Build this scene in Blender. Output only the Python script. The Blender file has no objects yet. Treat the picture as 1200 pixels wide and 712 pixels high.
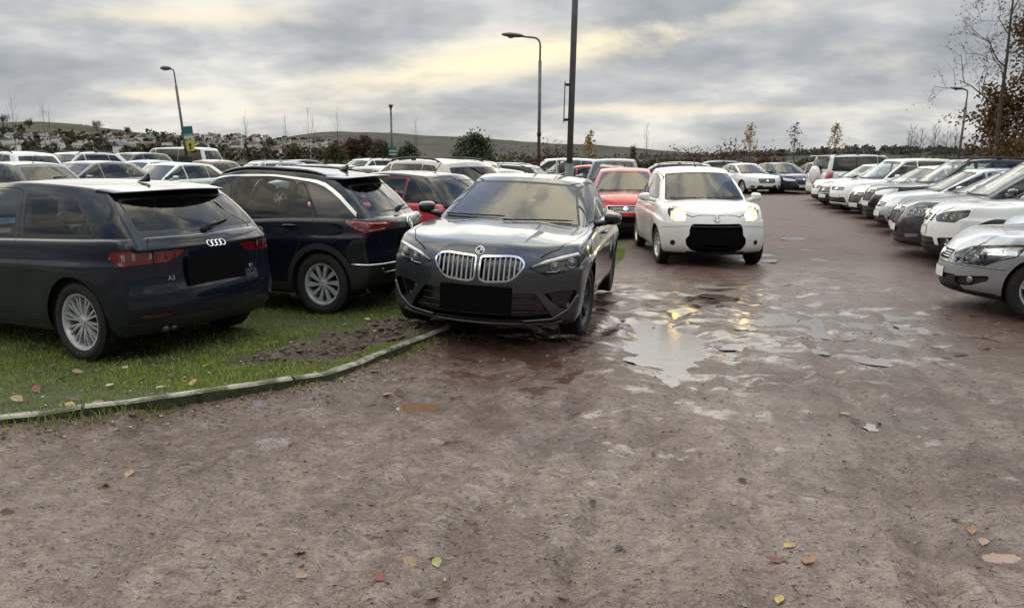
import bpy, bmesh, math, random
import numpy as np
from mathutils import Vector, Matrix, noise as mnoise
from mathutils.bvhtree import BVHTree
from math import sin, cos, pi, radians as R, hypot

random.seed(7)
SC = bpy.context.scene
COL = SC.collection
X, Y, Z = Vector((1, 0, 0)), Vector((0, 1, 0)), Vector((0, 0, 1))

# ------------------------------------------------------------------ small maths
def curve(pts):
    """monotone cubic through (x, value) points"""
    xs = [p[0] for p in pts]; ys = [p[1] for p in pts]; n = len(xs)
    if n == 1:
        return lambda t: ys[0]
    d = [(ys[i + 1] - ys[i]) / (xs[i + 1] - xs[i]) for i in range(n - 1)]
    m = [d[0]] + [0 if d[i - 1] * d[i] <= 0 else 2 * d[i - 1] * d[i] / (d[i - 1] + d[i]) for i in range(1, n - 1)] + [d[-1]]
    def f(t):
        if t <= xs[0]: return ys[0]
        if t >= xs[-1]: return ys[-1]
        i = 0
        while t > xs[i + 1]: i += 1
        h = xs[i + 1] - xs[i]; s = (t - xs[i]) / h
        return ((1 + 2 * s) * (1 - s) ** 2 * ys[i] + s * (1 - s) ** 2 * h * m[i]
                + s * s * (3 - 2 * s) * ys[i + 1] + s * s * (s - 1) * h * m[i + 1])
    return f

def rpoly(pts, r, n=4):
    """polygon with filleted corners; r one radius or one per corner"""
    out = []; N = len(pts)
    rr = r if isinstance(r, (list, tuple)) else [r] * N
    for i in range(N):
        p = Vector(pts[i]); a = Vector(pts[i - 1]) - p; b = Vector(pts[(i + 1) % N]) - p
        k = min(rr[i], a.length * .48, b.length * .48)
        if k < 1e-4:
            out.append(tuple(p)); continue
        A = p + a.normalized() * k; B = p + b.normalized() * k
        for j in range(n + 1):
            t = j / n
            out.append(tuple(A * (1 - t) ** 2 + p * 2 * t * (1 - t) + B * t * t))
    return out

def area2(p):
    return sum(p[i - 1][0] * p[i][1] - p[i][0] * p[i - 1][1] for i in range(len(p)))

def offset(poly, d):
    """grow (d > 0) or shrink a polygon"""
    s = 1 if area2(poly) > 0 else -1
    out = []; N = len(poly)
    for i in range(N):
        p = Vector(poly[i]); a = (p - Vector(poly[i - 1])); b = (Vector(poly[(i + 1) % N]) - p)
        if a.length < 1e-7: a = b
        if b.length < 1e-7: b = a
        a.normalize(); b.normalize()
        na = Vector((a.y, -a.x)) * s; nb = Vector((b.y, -b.x)) * s
        m = na + nb
        if m.length < 1e-5: m = na
        m.normalize()
        out.append(tuple(p + m * d / max(.45, m.dot(na))))
    return out

def strip(pts, w):
    """thin polygon along an open polyline"""
    L, Rr = [], []
    for i, p in enumerate(pts):
        a = Vector(pts[max(0, i - 1)]); b = Vector(pts[min(len(pts) - 1, i + 1)])
        t = (b - a).normalized(); n = Vector((-t.y, t.x)) * w / 2
        L.append(tuple(Vector(p) + n)); Rr.append(tuple(Vector(p) - n))
    return L + Rr[::-1]

def ellipse(cx, cy, rx, ry, n=24, p=2.0):
    o = []
    for i in range(n):
        t = 2 * pi * i / n; c, s = cos(t), sin(t)
        o.append((cx + rx * math.copysign(abs(c) ** (2 / p), c), cy + ry * math.copysign(abs(s) ** (2 / p), s)))
    return o

def inside(poly, x, y):
    c = False; j = len(poly) - 1
    for i in range(len(poly)):
        xi, yi = poly[i]; xj, yj = poly[j]
        if (yi > y) != (yj > y) and x < (xj - xi) * (y - yi) / (yj - yi) + xi: c = not c
        j = i
    return c

# ------------------------------------------------------------------ objects
def tag(o, label=None, cat=None, group=None, kind=None):
    if label: o['label'] = label
    if cat: o['category'] = cat
    if group: o['group'] = group
    if kind: o['kind'] = kind
    return o

def empty(name, loc=(0, 0, 0), rz=0):
    o = bpy.data.objects.new(name, None); COL.objects.link(o)
    o.empty_display_size = .2; o.location = loc; o.rotation_euler = (0, 0, rz)
    return o

def link_mesh(name, me, parent=None):
    o = bpy.data.objects.new(name, me); COL.objects.link(o)
    if parent: o.parent = parent
    return o

def obj(name, bm, mat, parent=None, smooth=True, loc=None):
    me = bpy.data.meshes.new(name); bm.to_mesh(me); bm.free()
    for m in (mat if isinstance(mat, (list, tuple)) else [mat]): me.materials.append(m)
    if smooth: me.polygons.foreach_set('use_smooth', [True] * len(me.polygons))
    o = link_mesh(name, me, parent)
    if loc: o.location = loc
    return o

def pymesh(name, vs, fs, mat, parent=None, smooth=False, mi=None):
    me = bpy.data.meshes.new(name); me.from_pydata(vs, [], fs)
    for m in (mat if isinstance(mat, (list, tuple)) else [mat]): me.materials.append(m)
    if smooth: me.polygons.foreach_set('use_smooth', [True] * len(me.polygons))
    if mi is not None: me.polygons.foreach_set('material_index', mi)
    me.update()
    return link_mesh(name, me, parent)

def copy_tree(o, parent=None):
    c = o.copy(); COL.objects.link(c)
    if parent is not None:
        c.parent = parent; c.matrix_parent_inverse = o.matrix_parent_inverse
    for ch in list(o.children): copy_tree(ch, c)
    return c

# shape makers that add to a bmesh
def add_box(bm, c, s, rot=None, bev=0.0, seg=2):
    r = bmesh.ops.create_cube(bm, size=1)
    M = Matrix.Translation(c) @ (rot.to_4x4() if rot else Matrix()) @ Matrix.Diagonal((*s, 1))
    bmesh.ops.transform(bm, matrix=M, verts=r['verts'])
    if bev:
        es = list({e for v in r['verts'] for e in v.link_edges})
        bmesh.ops.bevel(bm, geom=es, offset=bev, segments=seg, affect='EDGES', profile=.5)

def add_tube(bm, pts, rad, n=8, cap=True):
    pts = [Vector(p) for p in pts]
    rr = rad if isinstance(rad, (list, tuple)) else [rad] * len(pts)
    rings = []; ref = None
    for i, p in enumerate(pts):
        t = (pts[min(i + 1, len(pts) - 1)] - pts[max(i - 1, 0)]).normalized()
        if ref is None: ref = t.orthogonal().normalized()
        ref = (ref - t * ref.dot(t)).normalized(); b = t.cross(ref)
        rings.append([bm.verts.new(p + (ref * cos(2 * pi * k / n) + b * sin(2 * pi * k / n)) * rr[i]) for k in range(n)])
    for a, b in zip(rings, rings[1:]):
        for k in range(n): bm.faces.new((a[k], a[(k + 1) % n], b[(k + 1) % n], b[k]))
    if cap:
        bm.faces.new(rings[0][::-1]); bm.faces.new(rings[-1])

def add_lathe(bm, prof, c, axis, n=32, closed=False):
    """revolve (radius, height) profile about axis through c"""
    axis = Vector(axis).normalized(); a = axis.orthogonal().normalized(); b = axis.cross(a); c = Vector(c)
    rings = [[bm.verts.new(c + axis * h + (a * cos(2 * pi * k / n) + b * sin(2 * pi * k / n)) * max(r, 1e-4)) for k in range(n)] for r, h in prof]
    prs = list(zip(rings, rings[1:])) + ([(rings[-1], rings[0])] if closed else [])
    for p, q in prs:
        for k in range(n): bm.faces.new((p[k], p[(k + 1) % n], q[(k + 1) % n], q[k]))

def add_torus(bm, c, axis, R0, r, n=28, m=8):
    add_lathe(bm, [(R0 + r * cos(2 * pi * i / m), r * sin(2 * pi * i / m)) for i in range(m)], c, axis, n, True)

def add_prism(bm, poly, M, depth, bev=0):
    """2-D polygon in the local xy of M, extruded along local z"""
    vs = [bm.verts.new(M @ Vector((x, y, 0))) for x, y in poly]
    f = bm.faces.new(vs)
    r = bmesh.ops.extrude_face_region(bm, geom=[f])
    up = [v for v in r['geom'] if isinstance(v, bmesh.types.BMVert)]
    d = (M.to_3x3() @ Vector((0, 0, depth)))
    for v in up: v.co += d
    bmesh.ops.recalc_face_normals(bm, faces=list({f for v in vs + up for f in v.link_faces}))

def frame(o, n, up=Z):
    """matrix with local z along n, local y near up, origin o"""
    n = Vector(n).normalized(); x = Vector(up).cross(n).normalized(); y = n.cross(x)
    M = Matrix((x, y, n)).transposed().to_4x4(); M.translation = o
    return M

def text_bm(bm, txt, M, size, depth=.003):
    cu = bpy.data.curves.new('t', 'FONT'); cu.body = txt; cu.size = size; cu.extrude = depth / 2
    cu.align_x = 'CENTER'; cu.align_y = 'CENTER'; cu.resolution_u = 3
    o = bpy.data.objects.new('t', cu); COL.objects.link(o)
    dg = bpy.context.evaluated_depsgraph_get(); dg.update()
    me = bpy.data.meshes.new_from_object(o.evaluated_get(dg))
    bpy.data.objects.remove(o); bpy.data.curves.remove(cu)
    me.transform(M); bm.from_mesh(me); bpy.data.meshes.remove(me)

# ------------------------------------------------------------------ node materials
def nodemat(name):
    m = bpy.data.materials.new(name); m.use_nodes = True
    nt = m.node_tree; nt.nodes.clear()
    out = nt.nodes.new('ShaderNodeOutputMaterial')
    return m, nt, out

def N(nt, typ, **kw):
    n = nt.nodes.new(typ)
    for k, v in kw.items():
        if k in n.inputs: n.inputs[k].default_value = v
        else: setattr(n, k, v)
    return n

def I(n, **kw):
    for k, v in kw.items(): n.inputs[k.replace('_', ' ')].default_value = v
    return n

def math_n(nt, op, a, b=None, c=None, clamp=False):
    n = nt.nodes.new('ShaderNodeMath'); n.operation = op; n.use_clamp = clamp
    for i, v in enumerate((a, b, c)):
        if v is None: continue
        if isinstance(v, (int, float)): n.inputs[i].default_value = v
        else: nt.links.new(v, n.inputs[i])
    return n.outputs[0]

def ramp(nt, fac, stops, interp='LINEAR'):
    n = nt.nodes.new('ShaderNodeValToRGB'); n.color_ramp.interpolation = interp
    el = n.color_ramp.elements
    while len(el) > 1: el.remove(el[0])
    el[0].position = stops[0][0]; el[0].color = (*stops[0][1], 1) if len(stops[0][1]) == 3 else stops[0][1]
    for p, c in stops[1:]:
        e = el.new(p); e.color = (*c, 1)
    nt.links.new(fac, n.inputs[0])
    return n.outputs[0]

def mixc(nt, fac, a, b, blend='MIX'):
    n = nt.nodes.new('ShaderNodeMix'); n.data_type = 'RGBA'; n.blend_type = blend
    for i, v in ((0, fac), (6, a), (7, b)):
        if isinstance(v, (int, float)): n.inputs[i].default_value = v
        elif isinstance(v, tuple): n.inputs[i].default_value = (*v, 1)
        else: nt.links.new(v, n.inputs[i])
    return n.outputs[2]

def noise_n(nt, vec, scale, detail=4, rough=.55, dist=0.0, dim='3D'):
    n = nt.nodes.new('ShaderNodeTexNoise'); n.noise_dimensions = dim
    n.inputs['Scale'].default_value = scale; n.inputs['Detail'].default_value = detail
    n.inputs['Roughness'].default_value = rough; n.inputs['Distortion'].default_value = dist
    if vec is not None: nt.links.new(vec, n.inputs['Vector'])
    return n.outputs['Fac']

def maprange(nt, v, a, b, c=0.0, d=1.0, smooth=True):
    n = nt.nodes.new('ShaderNodeMapRange'); n.interpolation_type = 'SMOOTHSTEP' if smooth else 'LINEAR'
    nt.links.new(v, n.inputs[0])
    for i, k in enumerate((a, b, c, d)): n.inputs[i + 1].default_value = k
    return n.outputs[0]

MATS = {}
def simple(name, col, rough=.5, metal=0., spec=.5, coat=0., emit=None, est=0., var=0., vscale=20, bump=0.):
    if name in MATS: return MATS[name]
    m, nt, out = nodemat(name)
    b = N(nt, 'ShaderNodeBsdfPrincipled')
    b.inputs['Base Color'].default_value = (*col, 1); b.inputs['Roughness'].default_value = rough
    b.inputs['Metallic'].default_value = metal; b.inputs['Specular IOR Level'].default_value = spec
    b.inputs['Coat Weight'].default_value = coat; b.inputs['Coat Roughness'].default_value = .05
    if var or bump:
        tc = N(nt, 'ShaderNodeTexCoord'); f = noise_n(nt, tc.outputs['Object'], vscale, 4, .6)
        if var:
            lo = tuple(c * (1 - var) for c in col); hi = tuple(min(1, c * (1 + var)) for c in col)
            nt.links.new(ramp(nt, f, [(.3, lo), (.7, hi)]), b.inputs['Base Color'])
        if bump:
            bp = N(nt, 'ShaderNodeBump', Strength=bump, Distance=.01); nt.links.new(f, bp.inputs['Height'])
            nt.links.new(bp.outputs[0], b.inputs['Normal'])
    if emit:
        b.inputs['Emission Color'].default_value = (*emit, 1); b.inputs['Emission Strength'].default_value = est
    nt.links.new(b.outputs[0], out.inputs[0])
    MATS[name] = m
    return m

MUD = (.13, .085, .065)
def paint(name, col, metal=.0, rough=.38, mud=.5, flake=0.):
    """lacquered car paint with road film on the lower panels (mud at heights where spray lands)"""
    if name in MATS: return MATS[name]
    m, nt, out = nodemat(name)
    b = N(nt, 'ShaderNodeBsdfPrincipled')
    tc = N(nt, 'ShaderNodeTexCoord'); sep = N(nt, 'ShaderNodeSeparateXYZ'); nt.links.new(tc.outputs['Object'], sep.inputs[0])
    n1 = noise_n(nt, tc.outputs['Object'], 5, 6, .65); n2 = noise_n(nt, tc.outputs['Object'], 60, 3, .6)
    zz = math_n(nt, 'ADD', sep.outputs[2], math_n(nt, 'MULTIPLY', math_n(nt, 'SUBTRACT', n1, .5), .5))
    d = maprange(nt, zz, .62, .12, 0, 1)
    d = math_n(nt, 'MULTIPLY', d, maprange(nt, n2, .25, .75, .35, 1.0))
    d = math_n(nt, 'MULTIPLY', d, mud)
    d = math_n(nt, 'ADD', d, math_n(nt, 'MULTIPLY', maprange(nt, n1, .45, .8), .05 * min(1, mud * 2)), clamp=True)
    c = mixc(nt, d, col, MUD)
    nt.links.new(c, b.inputs['Base Color'])
    nt.links.new(math_n(nt, 'ADD', rough, math_n(nt, 'MULTIPLY', d, .4), clamp=True), b.inputs['Roughness'])
    nt.links.new(math_n(nt, 'MULTIPLY', math_n(nt, 'SUBTRACT', 1.0, d), metal), b.inputs['Metallic'])
    nt.links.new(math_n(nt, 'SUBTRACT', 1.0, math_n(nt, 'MULTIPLY', d, .8)), b.inputs['Coat Weight'])
    nt.links.new(math_n(nt, 'MULTIPLY_ADD', d, .4, .03), b.inputs['Coat Roughness'])
    b.inputs['Coat IOR'].default_value = 1.5; b.inputs['Specular IOR Level'].default_value = .06
    nt.links.new(b.outputs[0], out.inputs[0])
    m['paint'] = 1
    MATS[name] = m
    return m

def glass(name, tint, refl=1.5, rough=.0, film=.014):
    """thin pane: tinted see-through, Fresnel mirror on top, a little road film"""
    if name in MATS: return MATS[name]
    m, nt, out = nodemat(name)
    tr = N(nt, 'ShaderNodeBsdfTransparent', Color=(*tint, 1))
    gl = N(nt, 'ShaderNodeBsdfGlossy', Color=(1, 1, 1, 1), Roughness=rough)
    df = N(nt, 'ShaderNodeBsdfDiffuse', Color=(.5, .48, .44, 1))
    tc = N(nt, 'ShaderNodeTexCoord'); n1 = noise_n(nt, tc.outputs['Object'], 4, 6, .7)
    fr = N(nt, 'ShaderNodeFresnel', IOR=refl)
    m0 = N(nt, 'ShaderNodeMixShader'); nt.links.new(math_n(nt, 'MULTIPLY', n1, film), m0.inputs[0])
    nt.links.new(tr.outputs[0], m0.inputs[1]); nt.links.new(df.outputs[0], m0.inputs[2])
    m1 = N(nt, 'ShaderNodeMixShader'); nt.links.new(fr.outputs[0], m1.inputs[0])
    nt.links.new(m0.outputs[0], m1.inputs[1]); nt.links.new(gl.outputs[0], m1.inputs[2])
    nt.links.new(m1.outputs[0], out.inputs[0])
    MATS[name] = m
    return m

def car_mats():
    simple('black_plastic', (.018, .018, .019), .55, var=.25, vscale=8)
    simple('gloss_black', (.006, .006, .007), .18, coat=.6)
    simple('gap_black', (.004, .004, .004), .9)
    simple('rubber', (.016, .015, .014), .82, var=.35, vscale=14, bump=.15)
    simple('arch_liner', (.010, .009, .008), .95)
    simple('chrome', (.78, .78, .78), .12, 1.)
    simple('satin_chrome', (.62, .62, .61), .28, 1.)
    simple('grille_silver', (.42, .42, .43), .3, .8)
    simple('alloy', (.62, .62, .63), .36, .55, var=.12, vscale=9)
    simple('dark_alloy', (.07, .07, .075), .35, .6, var=.2, vscale=9)
    simple('brake_disc', (.10, .09, .085), .5, .8)
    simple('trim_dark', (.04, .04, .042), .8, var=.2, vscale=6)
    simple('trim_grey', (.26, .26, .25), .85, var=.1)
    simple('seat_cloth', (.065, .066, .07), .9, var=.25, vscale=9)
    simple('mirror_silver', (.8, .82, .84), .02, 1.)
    simple('plate_black', (.003, .003, .003), .9, spec=.1)
    simple('plate_white', (.72, .72, .70), .4)
    simple('lamp_chrome', (.72, .73, .75), .14, 1.)
    simple('lamp_white', (.80, .82, .85), .22, coat=.5)
    simple('lamp_dark', (.02, .021, .023), .3, coat=.3)
    simple('bulb_lens', (.30, .32, .35), .04, .55, coat=1.)
    simple('tail_red', (.42, .010, .014), .22, coat=1., spec=.7)
    simple('tail_bright', (.52, .02, .022), .25, coat=1.)
    simple('tail_dark', (.09, .004, .006), .2, coat=1.)
    simple('tail_clear', (.66, .55, .54), .2, coat=1.)
    simple('amber', (.75, .28, .03), .25, coat=1.)
    simple('headlamp_glow', (.9, .8, .5), .3, emit=(1., .66, .20), est=11.)
    simple('headlamp_halo', (.9, .8, .5), .3, emit=(1., .72, .28), est=1.5)
    glass('window_glass', (.80, .86, .84), 1.42)
    glass('windscreen_glass', (.78, .85, .83), 1.5)
    glass('dark_glass', (.10, .115, .115), 1.55)
    glass('privacy_glass', (.035, .04, .042), 1.52)
    glass('lamp_lens', (.93, .94, .95), 1.45, film=.0)
car_mats()
# ------------------------------------------------------------------ car builder
US = [0, .012, .034, .065, .105, .15, .2, .25, .3, .35, .4, .45, .5, .55, .6, .65, .7, .75, .8, .85, .895, .935, .966, .988, 1]
VS = [0, .028, .075, .14, .22, .31, .4, .5, .6, .69, .78, .86, .925, .972, 1]
WS = [0, .05, .14, .27, .40, .52, .62, .70, .742, .765, .81, .88, .95, 1]
HU = [0, .018, .05, .10, .17, .26, .36, .46, .56, .66, .75, .83, .90, .95, .982, 1]
HW = [0, .15, .3, .45, .6, .74, .86, .94, .98, 1]
US2 = [0, .02, .07, .15, .25, .36, .47, .58, .69, .79, .88, .945, .985, 1]
VS2 = [0, .05, .16, .33, .5, .67, .84, .95, 1]
WS2 = [0, .10, .30, .52, .70, .79, .90, 1]
HU2 = [0, .03, .12, .3, .5, .7, .88, .97, 1]
HW2 = [0, .3, .6, .86, .97, 1]
SIDE = [(0, .90), (.06, .94), (.14, .968), (.27, .985), (.45, .992), (.62, 1.0), (.742, 1.002), (.766, .984), (.9, .968), (1, .945)]

def lattice(P, us, vs, ws):
    idx, vv, ff = {}, [], []
    nu, nv, nw = len(us) - 1, len(vs) - 1, len(ws) - 1
    def V(i, j, k):
        key = (i, j, k)
        if key not in idx:
            idx[key] = len(vv); vv.append(P(us[i], vs[j], ws[k]))
        return idx[key]
    for j in range(nv):
        for k in range(nw):
            ff.append((V(0, j, k), V(0, j, k + 1), V(0, j + 1, k + 1), V(0, j + 1, k)))
            ff.append((V(nu, j, k), V(nu, j + 1, k), V(nu, j + 1, k + 1), V(nu, j, k + 1)))
    for i in range(nu):
        for k in range(nw):
            ff.append((V(i, 0, k), V(i + 1, 0, k), V(i + 1, 0, k + 1), V(i, 0, k + 1)))
            ff.append((V(i, nv, k), V(i, nv, k + 1), V(i + 1, nv, k + 1), V(i + 1, nv, k)))
    for i in range(nu):
        for j in range(nv):
            ff.append((V(i, j, 0), V(i, j + 1, 0), V(i + 1, j + 1, 0), V(i + 1, j, 0)))
            ff.append((V(i, j, nw), V(i + 1, j, nw), V(i + 1, j + 1, nw), V(i, j + 1, nw)))
    return vv, ff

def subdiv_bm(vv, ff, lv):
    me = bpy.data.meshes.new('t'); me.from_pydata(vv, [], ff)
    o = bpy.data.objects.new('t', me); COL.objects.link(o)
    if lv:
        m = o.modifiers.new('s', 'SUBSURF'); m.levels = lv
    dg = bpy.context.evaluated_depsgraph_get(); dg.update()
    e = bpy.data.meshes.new_from_object(o.evaluated_get(dg))
    bm = bmesh.new(); bm.from_mesh(e)
    bpy.data.objects.remove(o); bpy.data.meshes.remove(me); bpy.data.meshes.remove(e)
    bm.normal_update()
    return bm

def blob_bm(P, us, vs, ws, lv=1):
    return subdiv_bm(*lattice(P, us, vs, ws), lv)

def soft_box(bm, c, s, M=None, lv=2, taper=(1, 1), e=.12):
    """rounded box (u along x) appended to bm; taper scales y and z at the +x end"""
    c = Vector(c)
    def P(u, v, w):
        ty = 1 + (taper[0] - 1) * u; tz = 1 + (taper[1] - 1) * u
        p = Vector(((u - .5) * s[0], (v - .5) * s[1] * ty, (w - .5) * s[2] * tz))
        return c + (M @ p if M else p)
    g = [0, e, .5, 1 - e, 1]
    b = blob_bm(P, g, g, g, lv)
    t = bpy.data.meshes.new('t'); b.to_mesh(t); b.free(); bm.from_mesh(t); bpy.data.meshes.remove(t)

class Car:
    def __init__(s, name, S, hero=True):
        s.S, s.hero = S, hero
        s.root = empty(name)
        L = S['L']; W = S['W']; r = s.r = S.get('r', .317)
        s.xf = L / 2 - S['foh']; s.xr = s.xf - S['wb']
        belt = curve(S['belt']); zb = curve(S.get('bottom', [(-L / 2, .27), (-L / 2 + .6, .2), (L / 2 - .5, .2), (L / 2, .22)]))
        plan = curve(S['plan']); side = curve(S.get('side', SIDE)); fp = curve(S['front']); rp = curve(S['rear'])
        crown = curve(S['crown']); fb, rb = S.get('fbow', .16), S.get('rbow', .12); fl = S.get('flare', .018)
        pf = S.get('fpow', 2.4)
        s.belt, s.plan = belt, plan
        sculpt = S.get('sculpt')
        def lo(u, v, w):
            yn = 2 * v - 1; a = abs(yn)
            x1 = L / 2 + fp(w) - fb * a ** pf; x0 = -L / 2 + rp(w) + rb * a ** 2.4
            x = x0 + (x1 - x0) * u
            z0 = zb(x); z = z0 + (belt(x) + crown(x) * (1 - a ** 2.2) - z0) * w
            h = plan(x) * side(w)
            if fl:
                for xa in (s.xf, s.xr):
                    d = hypot(x - xa, z - r)
                    h += fl * math.exp(-((d - r - .05) / .13) ** 2)
            p = Vector((x, yn * h, z))
            return sculpt(p, u, yn, w) if sculpt else p
        g = S['gh']
        (xr0, zr0), (xr1, zr1), (xf1, zf1), (xf0, zf0) = g['rb'], g['rt'], g['ft'], g['fb']
        roof = curve(g['roof']); hb = curve(g['hb']); ht = curve(g['ht'])
        rc, gfb, grb = g.get('crown', .035), g.get('fbow', .16), g.get('rbow', .10)
        E = .10
        def hi(u, v, w):
            yn = 2 * v - 1; a = abs(yn)
            zf = zf0 - E + (zf1 - zf0 + E) * w; zr = zr0 - E + (zr1 - zr0 + E) * w
            tf = (zf - zf0) / (zf1 - zf0); tr = (zr - zr0) / (zr1 - zr0)
            bf = max(0, tf) * (1 - tf) * 4; br = max(0, tr) * (1 - tr) * 4
            x1 = xf0 + (xf1 - xf0) * tf + g.get('fbul', .025) * bf; x0 = xr0 + (xr1 - xr0) * tr - g.get('rbul', .03) * br
            xt = xr1 + (xf1 - xr1) * u
            zt = roof(xt); z0 = zr0 - E + (zf0 - E - zr0 + E) * u
            ww = w
            z = z0 + (zt - z0) * ww + rc * (1 - a ** 2.2) * w ** 3
            x = x0 + (x1 - x0) * u - gfb * a ** 2.2 * u ** 4 + grb * a ** 2.2 * (1 - u) ** 4
            xx = x0 + (x1 - x0) * u
            h = hb(xx); h += (ht(xt) - h) * w ** 1.3
            return Vector((x, yn * h, z))
        s.hi_f = hi
        if hero:
            s.lo = blob_bm(lo, US, VS, WS, 1); s.hi = blob_bm(hi, HU, VS, HW, 1)
        else:
            s.lo = blob_bm(lo, US2, VS2, WS2, 1); s.hi = blob_bm(hi, HU2, VS2, HW2, 1)
        for bm in (s.lo, s.hi):
            nl = bm.verts.layers.float_vector.new('nrm'); bm.faces.layers.int.new('rid')
            for v in bm.verts: v[nl] = v.normal
        s.tlo, s.thi = BVHTree.FromBMesh(s.lo), BVHTree.FromBMesh(s.hi)
        s.reg = {}; s.nrid = 1
        s.bodymats = [S['paint'], MATS['gap_black'], MATS['gloss_black'], MATS['black_plastic'], S.get('roofpaint', S['paint'])]
        ri = s.hi.faces.layers.int['rid']
        if 'roofpaint' in S:
            k = s.new(None, 4)
            for f in s.hi.faces: f[ri] = k
        # underside black, bottom of the cabin box removed
        rl = s.lo.faces.layers.int['rid']
        u = s.new(None, 3)
        for f in s.lo.faces:
            if f.normal.z < -.6: f[rl] = u
        bmesh.ops.delete(s.hi, geom=[f for f in s.hi.faces if f.normal.z < -.8 and f.calc_center_median().z < s.belt(f.calc_center_median().x)], context='FACES')
    def new(s, part, mat, **kw):
        s.reg[s.nrid] = dict(part=part, mat=mat, **kw); s.nrid += 1
        return s.nrid - 1
    # frames -----------------------------------------------------------------
    def fr(s, code, sd=1):
        """(a, b, d): 2-D axes and viewing direction; code S side, F / B front / back (with yaw), T top"""
        if code == 'S': return X, Z, Y * sd
        if code == 'T': return X, Y, Z
        k, ang = (code, 0) if isinstance(code, str) else code
        a = R(ang) * sd
        if k == 'F': return Vector((-sin(a), cos(a), 0)), Z, Vector((cos(a), sin(a), 0))
        return Vector((sin(a), cos(a), 0)), Z, Vector((-cos(a), sin(a), 0))
    def to2(s, code, pts, sd=1):
        a, b, d = s.fr(code, sd); o = []
        for p in pts:
            if len(p) == 3:
                q = Vector((p[0], p[1] * (sd if code not in ('S', 'T') else 1), p[2])); o.append((q.dot(a), q.dot(b)))
            else:
                o.append((p[0] * (sd if code not in ('S', 'T') else 1), p[1]))
        return o
    def hit(s, code, p, sd=1, which='lo'):
        a, b, d = s.fr(code, sd)
        (q,) = s.to2(code, [p], sd)
        o = a * q[0] + b * q[1] + d * 6
        best = None
        for t in (s.tlo, s.thi):
            h = t.ray_cast(o, -d)
            if h[0] is not None and (best is None or h[3] < best[3]): best = h
        return best[0], best[1]
    # cutting ----------------------------------------------------------------
    def cut1(s, bm, poly, a, b, d, thr, flt):
        xs = [p[0] for p in poly]; ys = [p[1] for p in poly]
        x0, x1, y0, y1 = min(xs), max(xs), min(ys), max(ys)
        def box(f):
            q = [(v.co.dot(a), v.co.dot(b)) for v in f.verts]
            return min(p[0] for p in q), max(p[0] for p in q), min(p[1] for p in q), max(p[1] for p in q)
        cur = {}
        for f in bm.faces:
            if f.normal.dot(d) > thr and (flt is None or flt(f.calc_center_median())):
                B = box(f)
                if B[0] <= x1 and B[1] >= x0 and B[2] <= y1 and B[3] >= y0: cur[f] = B
        for i in range(len(poly)):
            p, q = poly[i - 1], poly[i]
            dx, dy = q[0] - p[0], q[1] - p[1]
            if abs(dx) + abs(dy) < 1e-6: continue
            lx, hx, ly, hy = min(p[0], q[0]), max(p[0], q[0]), min(p[1], q[1]), max(p[1], q[1])
            fs = []
            for f, B in cur.items():
                if B[0] < hx + 1e-5 and B[1] > lx - 1e-5 and B[2] < hy + 1e-5 and B[3] > ly - 1e-5:
                    # does the segment's line really cross this face's box
                    c = [(X_ - p[0]) * dy - (Y_ - p[1]) * dx for X_ in B[:2] for Y_ in B[2:]]
                    if min(c) < 0 < max(c): fs.append(f)
            if not fs: continue
            geom = set(fs)
            for f in fs: geom.update(f.edges); geom.update(f.verts)
            n = (a * dy - b * dx).normalized()
            r = bmesh.ops.bisect_plane(bm, geom=list(geom), dist=2e-5, plane_co=a * p[0] + b * p[1], plane_no=n)
            for g in r['geom']:
                if isinstance(g, bmesh.types.BMFace):
                    g.normal_update(); cur[g] = box(g)
        out = []
        for f in cur:
            c = f.calc_center_median()
            if inside(poly, c.dot(a), c.dot(b)): out.append(f)
        return out
    def cut(s, code, poly, rid, sides=(1,), which=('lo', 'hi'), thr=.12, flt=None, keep=()):
        for sd in sides:
            a, b, d = s.fr(code, sd); pl = s.to2(code, poly, sd)
            for w in which:
                bm = getattr(s, w); rl = bm.faces.layers.int['rid']
                fs = s.cut1(bm, pl, a, b, d, thr, flt(sd) if flt else None)
                if rid == 'del': bmesh.ops.delete(bm, geom=fs, context='FACES')
                else:
                    for f in fs:
                        if f[rl] not in keep: f[rl] = rid
    def seam(s, code, pts, w=.007, sides=(1,), which=('lo', 'hi'), thr=.12, flt=None):
        """shut line along a polyline (each step its own convex strip)"""
        if not hasattr(s, 'gap'): s.gap = s.new(None, 1)
        pts = [tuple(p) for p in pts]
        if len(pts[0]) == 3: pts = s.to2(code, pts, 1)
        s.cut(code, strip(pts, w), s.gap, sides, which, thr, flt)
    # extraction ---------------------------------------------------------------
    def faces(s, ids, flt=None):
        for w in ('lo', 'hi'):
            bm = getattr(s, w); rl = bm.faces.layers.int['rid']; nl = bm.verts.layers.float_vector['nrm']
            for f in bm.faces:
                if f[rl] in ids and (flt is None or flt(f.calc_center_median())): yield f, f[rl], nl
    def mesh(s, name, ids, mats, matidx, parent, off=0., flt=None, recess=0., rdir=None, flip=False):
        """faces of regions -> mesh object with the body's own smooth normals"""
        vi, vs, ns, fs, mi, ec = {}, [], [], [], [], {}
        for f, rid, nl in s.faces(ids, flt):
            q = []
            for v in f.verts:
                if v not in vi:
                    vi[v] = len(vs); n = v[nl].normalized() if v[nl].length > 1e-6 else v.normal
                    o = n * off - (rdir if rdir else n) * recess
                    vs.append(v.co + o); ns.append(-n if flip else n)
                q.append(vi[v])
            fs.append(tuple(q[::-1] if flip else q)); mi.append(matidx(rid))
            if recess:
                for e in f.edges: ec[e] = ec.get(e, 0) + 1
        if not fs: return None
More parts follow.
